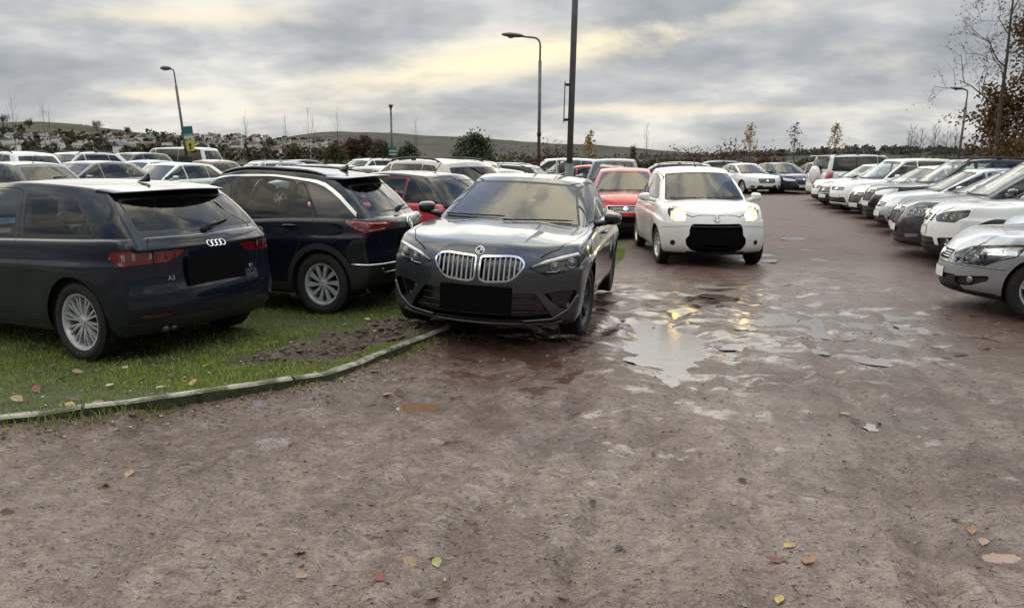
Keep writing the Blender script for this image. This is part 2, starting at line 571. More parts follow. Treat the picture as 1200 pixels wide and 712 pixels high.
        if recess:
            wv = {}
            def rim(v):
                if v not in wv:
                    wv[v] = len(vs); vs.append(v.co.copy()); ns.append(ns[vi[v]])
                return wv[v]
            for e, c in ec.items():
                if c == 1:
                    a, b = e.verts; fs.append((rim(a), rim(b), vi[b], vi[a])); mi.append(0)
        me = bpy.data.meshes.new(name); me.from_pydata([tuple(v) for v in vs], [], fs)
        for m in mats: me.materials.append(m)
        me.polygons.foreach_set('use_smooth', [True] * len(me.polygons))
        me.polygons.foreach_set('material_index', mi)
        me.update()
        if not recess: me.normals_split_custom_set_from_vertices([tuple(n) for n in ns])
        return link_mesh(name, me, parent)
    def side_flt(s, sd): return (lambda c: c.y * sd > 0)
    # standard features ----------------------------------------------------------
    def cabin_hole(s):
        g = s.S['gh']; xr0, xf0 = g['rb'][0] + .07, g['fb'][0] - .13
        hb = curve(g['hb']); poly = []
        for t in range(9):
            x = xr0 + (xf0 - xr0) * t / 8
            poly.append((x, hb(x) - .05))
        poly = poly + [(x, -y) for x, y in poly[::-1]]
        s.cut('T', poly, 'del', which=('lo',), thr=.3, flt=lambda sd: (lambda c: c.z > .55))
    def arches(s, clad=0., ra=.05):
        r = s.r
        for xa in (s.xf, s.xr):
            if clad:
                if not hasattr(s, 'clad'): s.clad = s.new(None, 3)
                s.cut('S', ellipse(xa, r, r + ra + clad, r + ra + clad, 40), s.clad, (1, -1), ('lo',), .1)
            s.cut('S', ellipse(xa, r, r + ra, r + ra, 36), 'del', (1, -1), ('lo',), -2, lambda sd: (lambda c: c.y * sd > .30))
            for sd in (1, -1):
                bm = bmesh.new(); n = 20; yo = min(s.plan(xa) - .045, s.S['W'] / 2 - .05); R1 = r + ra + .004
                A = [(R1 * cos(pi * (1.12 - 1.24 * k / n)), R1 * sin(pi * (1.12 - 1.24 * k / n))) for k in range(n + 1)]
                o_ = [bm.verts.new((xa + a, sd * yo, r + b)) for a, b in A]; i_ = [bm.verts.new((xa + a * .98, sd * .42, r + b)) for a, b in A]
                for k in range(n): bm.faces.new((o_[k], o_[k + 1], i_[k + 1], i_[k]))
                bm.faces.new(i_)
                obj('arch_liner', bm, MATS['arch_liner'], s.root)
    def windows(s):
        S = s.S; g = S['gh']; hi = s.hi_f
        s.r_frame = s.new(None, 3)
        for k, p in enumerate(S['glass']):
            p = rpoly(p, S.get('gr', .035)); gm = S.get('glassmats', {}).get(k, S.get('glassmat', 'window_glass'))
            s.cut('S', offset(p, S.get('gframe', .018)), s.r_frame, (1, -1), ('hi',), .15)
            s.cut('S', p, s.new('window', MATS[gm], side=1), (1, -1), ('hi',), .15)
        def endpoly(u, w0, w1, m0, m1, n=6):
            q = [(lambda p: (p.y, p.z))(hi(u, .5 + .5 * t * (m0 + (m1 - m0) * 0), w0)) for t in [1 - 2 * i / n for i in range(n + 1)]]
            q = [((hi(u, .5 + .5 * m0 * (1 - 2 * i / n), w0)).y, (hi(u, .5 + .5 * m0 * (1 - 2 * i / n), w0)).z) for i in range(n + 1)]
            q2 = [((hi(u, .5 + .5 * m1 * (-1 + 2 * i / n), w1)).y, (hi(u, .5 + .5 * m1 * (-1 + 2 * i / n), w1)).z) for i in range(n + 1)]
            return q + q2
        w0, w1, m0, m1 = g.get('ws', (.2, .93, .93, .92))
        p = rpoly(endpoly(1, w0, w1, m0, m1), .03, 2)
        s.cut('F', p, s.r_frame, which=('hi',), thr=.1)
        s.cut('F', offset(p, -.022), s.new('windscreen', MATS[S.get('wsmat', 'windscreen_glass')]), which=('hi',), thr=.1)
        if S.get('rearglass', True):
            w0, w1, m0, m1 = g.get('rg', (.24, .9, .90, .88))
            p = rpoly(endpoly(0, w0, w1, m0, m1), .05, 3)
            s.cut('B', p, s.r_frame, which=('hi',), thr=.1)
            s.cut('B', offset(p, -.018), s.new('rear_window', MATS[S.get('rgmat', 'window_glass')]), which=('hi',), thr=.1)
    def doors(s):
        if not hasattr(s, 'gap'): s.gap = s.new(None, 1)
        for p in s.S.get('doors', []):
            q = rpoly(p, s.S.get('dr', .07), 4)
            s.cut('S', q, s.gap, (1, -1))
            rid = s.new('door', s.S['paint'], side=1, door=1)
            s.cut('S', offset(q, -.0065), rid, (1, -1))
    def wheels(s, steer=0.):
        S = s.S; tw = S.get('tw', .215)
        tyre, rim, hub = wheel_meshes(s.r, tw, S.get('rimr', .225), S.get('spokes', ('multi', 10)), S.get('rimmat', 'alloy'), s.hero)
        for xa in (s.xf, s.xr):
            for sd in (1, -1):
                h = link_mesh('wheel', hub, s.root)
                h.location = (xa, sd * (S.get('track', S['W'] - .26) / 2), s.r)
                h.rotation_euler = (0, random.uniform(0, 6), (0 if sd > 0 else pi) + (steer if xa == s.xf else 0))
                h.rotation_mode = 'XYZ'
                link_mesh('tyre', tyre, h); link_mesh('rim', rim, h)
    def interior(s):
        S = s.S; g = S['gh']; hb = curve(g['hb']); td = MATS['trim_dark']
        x0, x1 = g['rb'][0] + .22, g['fb'][0] - .1
        bm = bmesh.new(); zt0, zt1 = s.belt(x0) - .04, s.belt(x1) - .04
        vs = [bm.verts.new((x, y * (hb(x) - .03), z)) for x, zt in ((x0, zt0), (0, s.belt(0) - .04), (x1, zt1)) for y in (-1, 1) for z in (.32, zt)]
        for i in (0, 4):
            bm.faces.new((vs[i], vs[i + 2], vs[i + 6], vs[i + 4])); bm.faces.new((vs[i], vs[i + 4], vs[i + 5], vs[i + 1])); bm.faces.new((vs[i + 2], vs[i + 3], vs[i + 7], vs[i + 6]))
        bm.faces.new((vs[0], vs[1], vs[3], vs[2])); bm.faces.new((vs[8], vs[10], vs[11], vs[9]))
        obj('cabin_floor', bm, td, s.root, False)
        zs = S.get('seatz', .30 + (S['H'] - 1.45) * .6)
        for (x, w, ys) in ((S.get('seatx', -.05), .50, (-.36, .36)), (S.get('rseatx', S.get('seatx', -.05) - .86), 1.15, (0,))):
            for y in ys:
                obj('seat', seat_bm(x, y, zs, w), MATS['seat_cloth'], s.root)
        bm = bmesh.new(); xd = g['fb'][0] - .28; zd = g['fb'][1]
        soft_box(bm, (xd - .05, 0, zd - .10), (.62, 2 * hb(xd) - .1, .20), lv=1)
        obj('dashboard', bm, td, s.root)
        bm = bmesh.new(); c = Vector((xd - .42, -.36, zd - .03)); ax = Vector((-.9, 0, .42))
        add_torus(bm, c, ax, .18, .017, 24, 6); add_tube(bm, [c, c - ax * .25], .04); 
        M = frame(c, ax)
        for k in (0, pi, -pi / 2): add_tube(bm, [c, c + M.to_3x3() @ Vector((cos(k), sin(k), 0)) * .18], .018, 6)
        obj('steering_wheel', bm, td, s.root)
        if s.hero:
            bm = bmesh.new(); p = s.hi_f(1, .5, .80); soft_box(bm, p + Vector((-.10, 0, -.005)), (.04, .22, .07), lv=1)
            obj('interior_mirror', bm, td, s.root)
    def mirrors(s, x, z, mat=None, size=(.13, .20, .14), yo=None):
        for sd in (1, -1):
            p, n = s.hit('S', (x, z), sd)
            y0 = abs(p.y) if yo is None else yo
            bm = bmesh.new()
            M = Matrix.Rotation(R(-8 * sd), 3, 'Z')
            c = Vector((x - .02, sd * (y0 + .05 + size[1] / 2), z + .045))
            t = bmesh.ops.create_uvsphere(bm, u_segments=20, v_segments=12, radius=1)
            for v in t['verts']:
                q = Vector([math.copysign(abs(k) ** .62, k) for k in v.co]); f = .72 + .28 * (.5 - .5 * q.x)
                q = Vector((q.x * size[0] / 2 if q.x > 0 else q.x * size[0] * .42, q.y * size[1] / 2 * f, q.z * size[2] / 2 * f * (1 - .12 * q.y * sd)))
                v.co = c + M @ q
            add_tube(bm, [Vector((x + .03, sd * (y0 - .03), z - .015)), c + Vector((.01, -sd * .02, -.03))], [.035, .028], 8)
            m = obj('wing_mirror', bm, [mat or s.S['paint']], s.root)
            bm = bmesh.new(); pl = rpoly([(-size[1] * .40, -size[2] * .36), (size[1] * .40, -size[2] * .36), (size[1] * .40, size[2] * .36), (-size[1] * .40, size[2] * .36)], .03)
            add_prism(bm, pl, frame(c + M @ Vector((-size[0] * .42 - .002, 0, 0)), M @ Vector((-1, 0, 0))), .004)
            obj('mirror_glass', bm, MATS['mirror_silver'], m, False)
    def lamp(s, name, code, pts, depth=.05, house='lamp_dark', lens='lamp_lens', r=.02, both=True, lod_mat='lamp_white', rdir=None, which=('lo',)):
        """a lamp set into the body: recessed housing under a clear lens that follows the surface"""
        rid = s.new('#lamp', None)
        pl = rpoly(s.to2(code, pts, 1), r)
        s.gapring(code, pl, which)
        s.cut(code, pl, rid, (1, -1) if both else (1,), which, .02)
        s.reg[rid].update(name=name, depth=depth, house=house, lens=lens, lod=lod_mat, rdir=rdir)
        return rid
    def gapring(s, code, pl, which=('lo',), w=.005):
        if not hasattr(s, 'gap'): s.gap = s.new(None, 1)
        s.cut(code, offset(pl, w), s.gap, (1, -1), which, .02)
    def panel(s, name, code, pts, mat, off=0., recess=0., r=.02, both=False, which=('lo',), thr=.1, wall=None, keep=()):
        """an area of the skin in another material (grille, intake, cladding), flush or set back"""
        rid = s.new(name, MATS[mat], off=off, recess=recess, side=both, code=code)
        pl = s.to2(code, pts, 1)
        if r: pl = rpoly(pl, r)
        s.cut(code, pl, rid, (1, -1) if both else (1,), which, thr, keep=keep)
        return rid
    def skin(s, code, pts, bodymat, both=False, r=0, which=('lo',), thr=.1):
        """repaint part of the body mesh with one of its own slots (2 gloss black, 3 plastic, 4 roof colour)"""
        key = 'sk%d' % bodymat
        if not hasattr(s, key): setattr(s, key, s.new(None, bodymat))
        pl = s.to2(code, pts, 1)
        if r: pl = rpoly(pl, r)
        s.cut(code, pl, getattr(s, key), (1, -1) if both else (1,), which, thr)
    def finish(s):
        """turn regions into body, doors, panes, lamps ..."""
        ids = {0} | {k for k, v in s.reg.items() if v['part'] is None}
        s.body = s.mesh('body', ids, s.bodymats, lambda r_: 0 if r_ == 0 else s.reg[r_]['mat'], s.root)
        s.made = {}
        for rid, v in s.reg.items():
            p = v['part']
            if p is None: continue
            for sd in ((1, -1) if (p == '#lamp' or v.get('side')) else (0,)):
                flt = s.side_flt(sd) if sd else None
                if p == '#lamp':
                    if not s.hero:
                        o = s.mesh(v['name'], {rid}, [MATS[v['lod']]], lambda r_: 0, s.root, .004, flt)
                    else:
                        o = s.mesh(v['name'], {rid}, [MATS[v['house']]], lambda r_: 0, s.root, 0, flt, v['depth'], v['rdir'])
                        if o and v['lens']: s.mesh('lens', {rid}, [MATS[v['lens']]], lambda r_: 0, o, .002, flt)
                else:
                    rec = v.get('recess', 0)
                    o = s.mesh(p, {rid}, [v['mat']], lambda r_: 0, s.root, v.get('off', 0), flt, rec, (s.fr(v['code'])[2] if rec else None))
                if o: s.made[(rid, sd)] = o
        if s.hero:
            s.mesh('interior_trim', {0}, [MATS['trim_grey']], lambda r_: 0, s.root, -.025, lambda c: c.z > s.belt(c.x) - .02 and s.S['gh']['rb'][0] < c.x < s.S['gh']['fb'][0] - .1 and abs(c.y) < curve(s.S['gh']['hb'])(c.x) + .01, flip=True)
        s.lo.free(); s.hi.free()
        return s.root
    def door_objs(s): return [(k, o) for k, o in s.made.items() if s.reg[k[0]].get('door')]

def seat_bm(x, y, zs, w):
    bm = bmesh.new()
    M = Matrix.Rotation(R(-16), 3, 'Y')
    soft_box(bm, (x + .22, y, zs + .12), (.50, w, .18), lv=1)
    soft_box(bm, (x - .10, y, zs + .45), (.15, w, .62), M, 1)
    for hy in ((0,) if w < .8 else (-.36, 0, .36)):
        soft_box(bm, (x - .21, y + hy, zs + .86), (.10, .26, .19), M, 1)
    return bm

_WH = {}
def wheel_meshes(r, tw, rr, spokes, rimmat, hero):
    key = (r, tw, rr, spokes, rimmat, hero)
    if key in _WH: return _WH[key]
    n = 40 if hero else 20; h = tw / 2
    def fin(bm, name, mat):
        bmesh.ops.recalc_face_normals(bm, faces=bm.faces[:])
        me = bpy.data.meshes.new(name); bm.to_mesh(me); bm.free(); me.materials.append(MATS[mat])
        me.polygons.foreach_set('use_smooth', [True] * len(me.polygons))
        try: me.set_sharp_from_angle(angle=R(38))
        except Exception: pass
        return me
    bm = bmesh.new()
    prof = [(rr + .002, -h * .80), (rr + .02, -h * .92), (rr + (r - rr) * .5, -h), (r - .022, -h * .94), (r - .004, -h * .80), (r, -h * .5), (r, 0), (r, h * .5),
            (r - .004, h * .80), (r - .022, h * .94), (rr + (r - rr) * .5, h), (rr + .02, h * .92), (rr + .002, h * .80)]
    add_lathe(bm, prof, (0, 0, 0), Y, n)
    if hero:
        for k in range(60):
            a = 2 * pi * k / 60
            for yy, tilt in ((-h * .62, .35), (h * .62, -.35)):
                Mx = Matrix.Rotation(a, 3, 'Y') @ Matrix.Rotation(tilt, 3, 'X')
                add_box(bm, Matrix.Rotation(a, 3, 'Y') @ Vector((r - .001, yy, 0)), (.008, h * .5, .017), Matrix.Rotation(a, 3, 'Y') @ Matrix.Rotation(tilt, 3, 'X'))
    tyre = fin(bm, 'tyre', 'rubber')
    bm = bmesh.new()
    yo = h * .74
    add_lathe(bm, [(rr, -h * .8), (rr - .03, -h * .5), (rr - .035, h * .2), (rr - .022, yo - .02), (rr - .012, yo + .004), (rr + .004, yo + .010), (rr + .008, yo), (rr, h * .6)], (0, 0, 0), Y, n)
    kind, ns = spokes
    hubr = .055
    def spoke(a0, w0, w1, r0, r1, y0, y1, t=.03, skew=0.):
        """tapered spoke from radius r0 to r1 at angle a0 (skewed by skew at the rim)"""
        vs = []
        for rad, w, yy, a in ((r0, w0, y0, a0), ((r0 + r1) / 2, (w0 + w1) / 2, (y0 + y1) / 2 + .006, a0 + skew / 2), (r1, w1, y1, a0 + skew)):
            c_, s_ = cos(a), sin(a)
            for sg, dy in ((-1, -t), (-.8, 0), (.8, 0), (1, -t)):
                tw_ = sg * w / 2
                vs.append(bm.verts.new((c_ * rad - s_ * tw_, yy + dy, s_ * rad + c_ * tw_)))
        for i in (0, 4):
            for j in range(3): bm.faces.new((vs[i + j], vs[i + j + 1], vs[i + j + 5], vs[i + j + 4]))
            bm.faces.new((vs[i], vs[i + 4], vs[i + 7], vs[i + 3]))
    yf = yo - .006
    for k in range(ns):
        a = 2 * pi * k / ns
        if kind == 'multi':
            spoke(a - .07, .020, .018, hubr * .8, rr - .015, yf - .022, yf - .006, skew=-.06)
            spoke(a + .07, .020, .018, hubr * .8, rr - .015, yf - .022, yf - .006, skew=.06)
        elif kind == 'turbine':
            spoke(a, .026, .062, hubr * .8, rr - .018, yf - .020, yf - .004, skew=.10)
        elif kind == 'double':
            spoke(a - .12, .024, .020, hubr * .8, rr - .015, yf - .02, yf - .004, skew=-.02)
            spoke(a + .12, .024, .020, hubr * .8, rr - .015, yf - .02, yf - .004, skew=.02)
        else:
            spoke(a, .06, .045, hubr * .8, rr - .015, yf - .02, yf - .004)
    add_lathe(bm, [(.0, yf - .006), (.03, yf - .006), (.034, yf - .012), (hubr, yf - .018), (hubr + .008, yf - .05)], (0, 0, 0), Y, 20)
    if hero:
        for k in range(5):
            a = 2 * pi * k / 5 + .3
            add_lathe(bm, [(.0, yf - .012), (.009, yf - .013), (.010, yf - .03)], (cos(a) * .046, 0, sin(a) * .046), Y, 8)
    rim = fin(bm, 'rim', rimmat)
    bm = bmesh.new()
    add_lathe(bm, [(.0, -.02), (.14, -.02), (.14, .0), (.07, .0), (.068, .03), (0, .03)], (0, 0, 0), Y, 24)
    add_lathe(bm, [(.0, -h * .6), (rr - .04, -h * .6)], (0, 0, 0), Y, 24)
    hub = fin(bm, 'wheel', 'brake_disc')
    _WH[key] = (tyre, rim, hub)
    return _WH[key]
paint('p_navy', (.0035, .007, .017), .1, .4, .12)
paint('p_navy_suv', (.0035, .006, .014), .1, .4, .12)
paint('p_graphite', (.060, .068, .078), .65, .32, .25)
paint('p_white', (.80, .79, .76), .0, .4, .35)
paint('p_white_clean', (.80, .80, .79), .0, .4, .18)
paint('p_silver', (.40, .42, .45), .6, .36, .25)
paint('p_pale_blue', (.38, .44, .52), .5, .36, .25)
paint('p_grey', (.16, .17, .18), .5, .36, .3)
paint('p_dark_grey', (.045, .049, .055), .45, .36, .3)
paint('p_black', (.008, .008, .009), .1, .34, .3)
paint('p_blue', (.014, .024, .060), .3, .36, .3)
paint('p_red', (.48, .016, .026), .1, .36, .25)
paint('p_dark_red', (.16, .012, .014), .2, .36, .25)
paint('p_teal_grey', (.085, .125, .14), .4, .36, .25)
paint('p_beige', (.42, .40, .36), .5, .38, .25)
paint('p_purple', (.10, .05, .065), .3, .38, .25)
paint('p_pale_green', (.50, .58, .55), .4, .36, .25)
paint('p_black_roof', (.008, .008, .009), .1, .34, .2)
# ------------------------------------------------------------------ the cars
def ring_badge(bm, p, n, r, t=.006):
    add_torus(bm, p + n * .004, n, r, t, 28, 8)

def make_navy_hatch():
    """three door hatchback, seen from behind"""
    S = dict(L=4.24, W=1.777, H=1.42, wb=2.60, foh=.86, r=.317, paint=MATS['p_navy'], rimr=.225, spokes=('multi', 10),
        belt=[(-2.12, .965), (-1.9, .985), (-1.2, .965), (0, .93), (.9, .905), (1.4, .86), (1.8, .78), (2.12, .64)],
        crown=[(-2.12, .01), (-1.8, .03), (.9, .06), (1.6, .05), (2.1, .02)],
        plan=[(-2.12, .78), (-1.9, .845), (-1.4, .885), (0, .8885), (1.2, .885), (1.75, .85), (2.12, .76)],
        front=[(0, -.10), (.15, -.02), (.4, 0), (.7, -.03), (1, -.12)], fbow=.30,
        rear=[(0, .13), (.06, .06), (.16, .015), (.33, .0), (.44, .012), (.47, .045), (.75, .055), (.9, .05), (1, .085)], rbow=.17,
        bottom=[(-2.12, .26), (-1.9, .22), (-1.4, .2), (1.5, .19), (2.12, .22)],
        gh=dict(rb=(-2.0, .985), rt=(-1.60, 1.355), ft=(.22, 1.365), fb=(1.05, .925), roof=[(-1.60, 1.335), (-1.2, 1.375), (-.3, 1.40), (.22, 1.365)],
                hb=[(-2.0, .745), (-1.7, .80), (-1.0, .82), (0, .83), (1.05, .76)], ht=[(-1.60, .60), (-1.0, .595), (-.3, .585), (.22, .56)],
                crown=.018, rg=(.30, .88, .92, .95), rbow=.10),
        glass=[[(-1.50, 1.01), (-.62, .985), (-.50, 1.305), (-1.16, 1.285)], [(-.50, .980), (.70, .950), (.74, .985), (.25, 1.275), (-.08, 1.315), (-.38, 1.315)]],
        doors=[[(-.60, .30), (.78, .30), (.86, .5), (.80, .93), (.30, 1.325), (-.2, 1.355), (-.44, 1.345), (-.66, .7)]],
        seatx=-.05)
    c = Car('navy_hatchback', S)
    c.cabin_hole()
    c.doors(); c.windows()
    c.seam('S', [(-1.93, .62), (-1.55, .575), (-1.0, .60)], .006, (1, -1))
    # tailgate shut lines
    c.seam('B', [(-.60, .985), (-.655, .91), (-.60, .80), (-.52, .60), (-.45, .56), (.45, .56), (.52, .60), (.60, .80), (.655, .91), (.60, .985)], .008)
    # lamps: outer on the wing, inner on the tailgate
    r1 = c.lamp('tail_light', ('B', 38), [(-2.02, .47, .885), (-1.97, .62, .905), (-1.78, .84, .895), (-1.76, .86, .84), (-1.86, .80, .785), (-1.98, .60, .79)], .012, 'tail_red', 'lamp_lens', .012, lod_mat='tail_red')
    r2 = c.lamp('tail_light', 'B', [(.60, .905), (.47, .90), (.31, .875), (.37, .83), (.47, .795), (.585, .79)], .012, 'tail_red', 'lamp_lens', .012)
    c.arches()
    # rear bumper: lower black valance, reflector slots
    c.skin('B', [(-.80, .20), (.80, .20), (.80, .335), (.55, .345), (.5, .36), (-.5, .36), (-.55, .345), (-.80, .335)], 3)
    c.panel('plate_recess', 'B', [(-.27, .60), (.27, .60), (.29, .775), (-.29, .775)], 'gap_black', recess=.012, r=.02)
    for sx in (1, -1): c.panel('reflector', 'B', [(sx * .74, .375), (sx * .52, .375), (sx * .52, .392), (sx * .74, .395)], 'tail_dark', off=.002, r=0)
    c.finish(); c.wheels(); c.interior(); c.mirrors(.62, .95, yo=.84)
    # light clusters inside the lamps
    for rid in (r1, r2):
        for sd in (1, -1):
            o = c.made.get((rid, sd))
            if not o: continue
            bm = bmesh.new()
            z0 = .845
            pts = [(y, z0 - .004 * k) for k, y in enumerate((.40, .48, .56))] if rid == r2 else [(.62, .85), (.72, .85), (.78, .845)]
            for k, (y, z) in enumerate(pts):
                p, n = c.hit('B' if rid == r2 else ('B', 38), (y, z) if rid == r2 else (-2.0 + (y - .6) * .8, y, z), sd)
                add_box(bm, p - n * .006, (.012, .055, .030 if rid == r1 else .018), frame(p, n).to_3x3() @ Matrix.Rotation(R(90), 3, 'Y'), .004)
            obj('light_bar', bm, MATS['tail_bright' if rid == r2 else 'tail_clear'], o)
    # plate (blanked black), badge rings, script, wiper, spoiler, aerial fin, exhaust
    p, n = c.hit('B', (0, .69)); M = frame(p + n * .004, n)
    bm = bmesh.new(); add_prism(bm, rpoly([(-.33, -.10), (.33, -.10), (.33, .125), (-.33, .125)], .015), M, .012)
    obj('number_plate', bm, MATS['plate_black'], c.root, False)
    bm = bmesh.new()
    for k in range(4):
        p, n = c.hit('B', (-.072 + .048 * k, .905)); ring_badge(bm, p, n, .029, .0055)
    obj('badge', bm, MATS['chrome'], c.root)
    bm = bmesh.new(); p, n = c.hit('B', (.46, .665)); text_bm(bm, 'A3', frame(p + n * .002, n), .055); obj('lettering', bm, MATS['chrome'], c.root)
    bm = bmesh.new(); p, n = c.hit('B', (-.46, .665)); text_bm(bm, 'TDI', frame(p + n * .002, n), .045); obj('lettering', bm, MATS['chrome'], c.root)
    g = c.hi_f
    wiper(c, (0.02, 1.02), (-.33, 1.075), 'B', pivot=True)
    bm = bmesh.new()
    def sp(u, v, w):
        yn = 2 * v - 1; a = abs(yn)
        top = g(0, v, 1); x = top.x + .16 - u * .36 + .10 * a ** 3 * u
        z = 1.385 - .02 * a ** 2 - u * .035 - (1 - w) * (.012 + .035 * (1 - u)); 
        return Vector((x, yn * (.625 - .02 * u), z))
    b = blob_bm(sp, [0, .3, .7, .93, 1], VS2, [0, .5, 1], 1); obj('spoiler', b, [MATS['p_navy']], c.root)
    shark_fin(c, -1.22, 1.425, 'gloss_black', aerial=False)
    bm = bmesh.new()
    for y in (.52, .44): add_tube(bm, [(-1.80, y, .27), (-2.00, y, .258)], .026, 14)
    obj('exhaust', bm, MATS['brake_disc'], c.root)
    return c

def wiper(c, a, b, code, pivot=False, w=.014, arm=None):
    """wiper blade lying on the glass between two 2-D points of a projection; with pivot a rear wiper"""
    bm = bmesh.new(); pts = []
    for t in range(7):
        q = (a[0] + (b[0] - a[0]) * t / 6, a[1] + (b[1] - a[1]) * t / 6)
        p, n = c.hit(code, q); pts.append(p + n * .018)
    add_tube(bm, pts, [.010] + [w * .6] * 5 + [.005], 6)
    if pivot:
        p, n = c.hit(code, a); add_lathe(bm, [(.0, .04), (.024, .036), (.03, .0)], p, n, 16)
        q, n2 = c.hit(code, (a[0] * .55 + b[0] * .45, a[1] * .55 + b[1] * .45))
        add_tube(bm, [p + n * .03, q + n2 * .032], [.024, .014], 8)
    return obj('wiper', bm, MATS['black_plastic'], c.root)

def shark_fin(c, x, z, mat, aerial=True):
    bm = bmesh.new()
    if aerial:
        add_tube(bm, [(x, 0, z - .01), (x - .16, 0, z + .15)], [.008, .004], 6)
        add_lathe(bm, [(.02, 0), (.014, .02), (0, .025)], (x, 0, z - .012), Z, 12)
        o = obj('aerial', bm, MATS['black_plastic'], c.root)
    else:
        def P(u, v, w):
            return Vector((x + .075 - .16 * u - .04 * w * (1 - u), (v - .5) * .055 * (1 - .8 * w), z - .03 + .085 * w * (.25 + .75 * u)))
        o = obj('aerial', blob_bm(P, [0, .3, .7, 1], [0, .5, 1], [0, .4, .8, 1], 1), MATS[mat], c.root)
    return o

def roof_rails(c, x0, x1, y, z, mat='black_plastic', h=.045, inset=0):
    for sd in (1, -1):
        bm = bmesh.new(); n = 12; pts = []; rr = []
        for i in range(n + 1):
            t = i / n; x = x0 + (x1 - x0) * t
            p, _ = c.hit('T', (x, sd * y(x) if callable(y) else sd * y))
            e = min(1, min(t, 1 - t) * 7); pts.append(p + Z * (h * (e ** .5) - .004)); rr.append(.016 + .004 * e)
        add_tube(bm, pts, rr, 8)
        for t in (.5,):
            i = int(n * t); add_box(bm, pts[i] - Z * .025, (.12, .022, .05))
        obj('roof_rail', bm, MATS[mat], c.root)
def bars(c, code, xs, z0, z1, off, w, d, mat, parent, name='slat'):
    """upright bars standing on the skin between two heights"""
    bm = bmesh.new()
    for y in xs:
        pa, na = c.hit(code, (y, z0(y) if callable(z0) else z0)); pb, nb = c.hit(code, (y, z1(y) if callable(z1) else z1))
        dd = c.fr(code)[2]
        pa = pa + dd * off; pb = pb + dd * off; m = (pa + pb) / 2 + dd * .006
        side = c.fr(code)[0] * w / 2
        q = []
        for p in (pa, m, pb): q += [bm.verts.new(p - side), bm.verts.new(p + dd * d), bm.verts.new(p + side)]
        for i in (0, 3):
            for k in (0, 1): bm.faces.new((q[i + k], q[i + k + 1], q[i + k + 4], q[i + k + 3]))
    bmesh.ops.recalc_face_normals(bm, faces=bm.faces[:])
    return obj(name, bm, MATS[mat], parent)

def bead(c, code, pts, rad, mat, parent, name, off=.004, closed=False, sub=5, n=6):
    """thin moulding following the skin along 2-D points of a projection"""
    q = c.to2(code, pts, 1); out = []
    if closed: q = q + [q[0]]
    for a, b in zip(q, q[1:]):
        for t in range(sub):
            h = c.hit(code, (a[0] + (b[0] - a[0]) * t / sub, a[1] + (b[1] - a[1]) * t / sub))
            if h[0] is not None: out.append(h[0] + h[1] * off)
    h = c.hit(code, q[-1]); out.append(h[0] + h[1] * off)
    bm = bmesh.new(); add_tube(bm, out, rad, n)
    return obj(name, bm, MATS[mat], parent)

def projector(c, code, p2, sd, depth, r, parent, mat='bulb_lens'):
    p, n = c.hit(code, p2, sd); d = c.fr(code, sd)[2]
    q = p - n * depth
    bm = bmesh.new(); add_lathe(bm, [(r * 1.25, -.01), (r * 1.25, .012), (r * 1.05, .014), (r * .98, .004)], q, d, 20)
    o = obj('bezel', bm, MATS['lamp_chrome'], parent)
    bm = bmesh.new(); add_lathe(bm, [(r, 0)] + [(r * cos(a), r * .6 * sin(a)) for a in (.3, .7, 1.1, 1.4)] + [(0, r * .6)], q, d, 20)
    return obj('projector', bm, MATS[mat], parent)

def plate(c, code, z, w=.52, h=.115, mat='plate_black', y=0, off=.006):
    p, n = c.hit(code, (y, z)); d = c.fr(code)[2]
    bm = bmesh.new(); add_prism(bm, rpoly([(-w / 2, -h / 2), (w / 2, -h / 2), (w / 2, h / 2), (-w / 2, h / 2)], .012), frame(p + d * off, d), .012)
    return obj('number_plate', bm, MATS[mat], c.root, False)

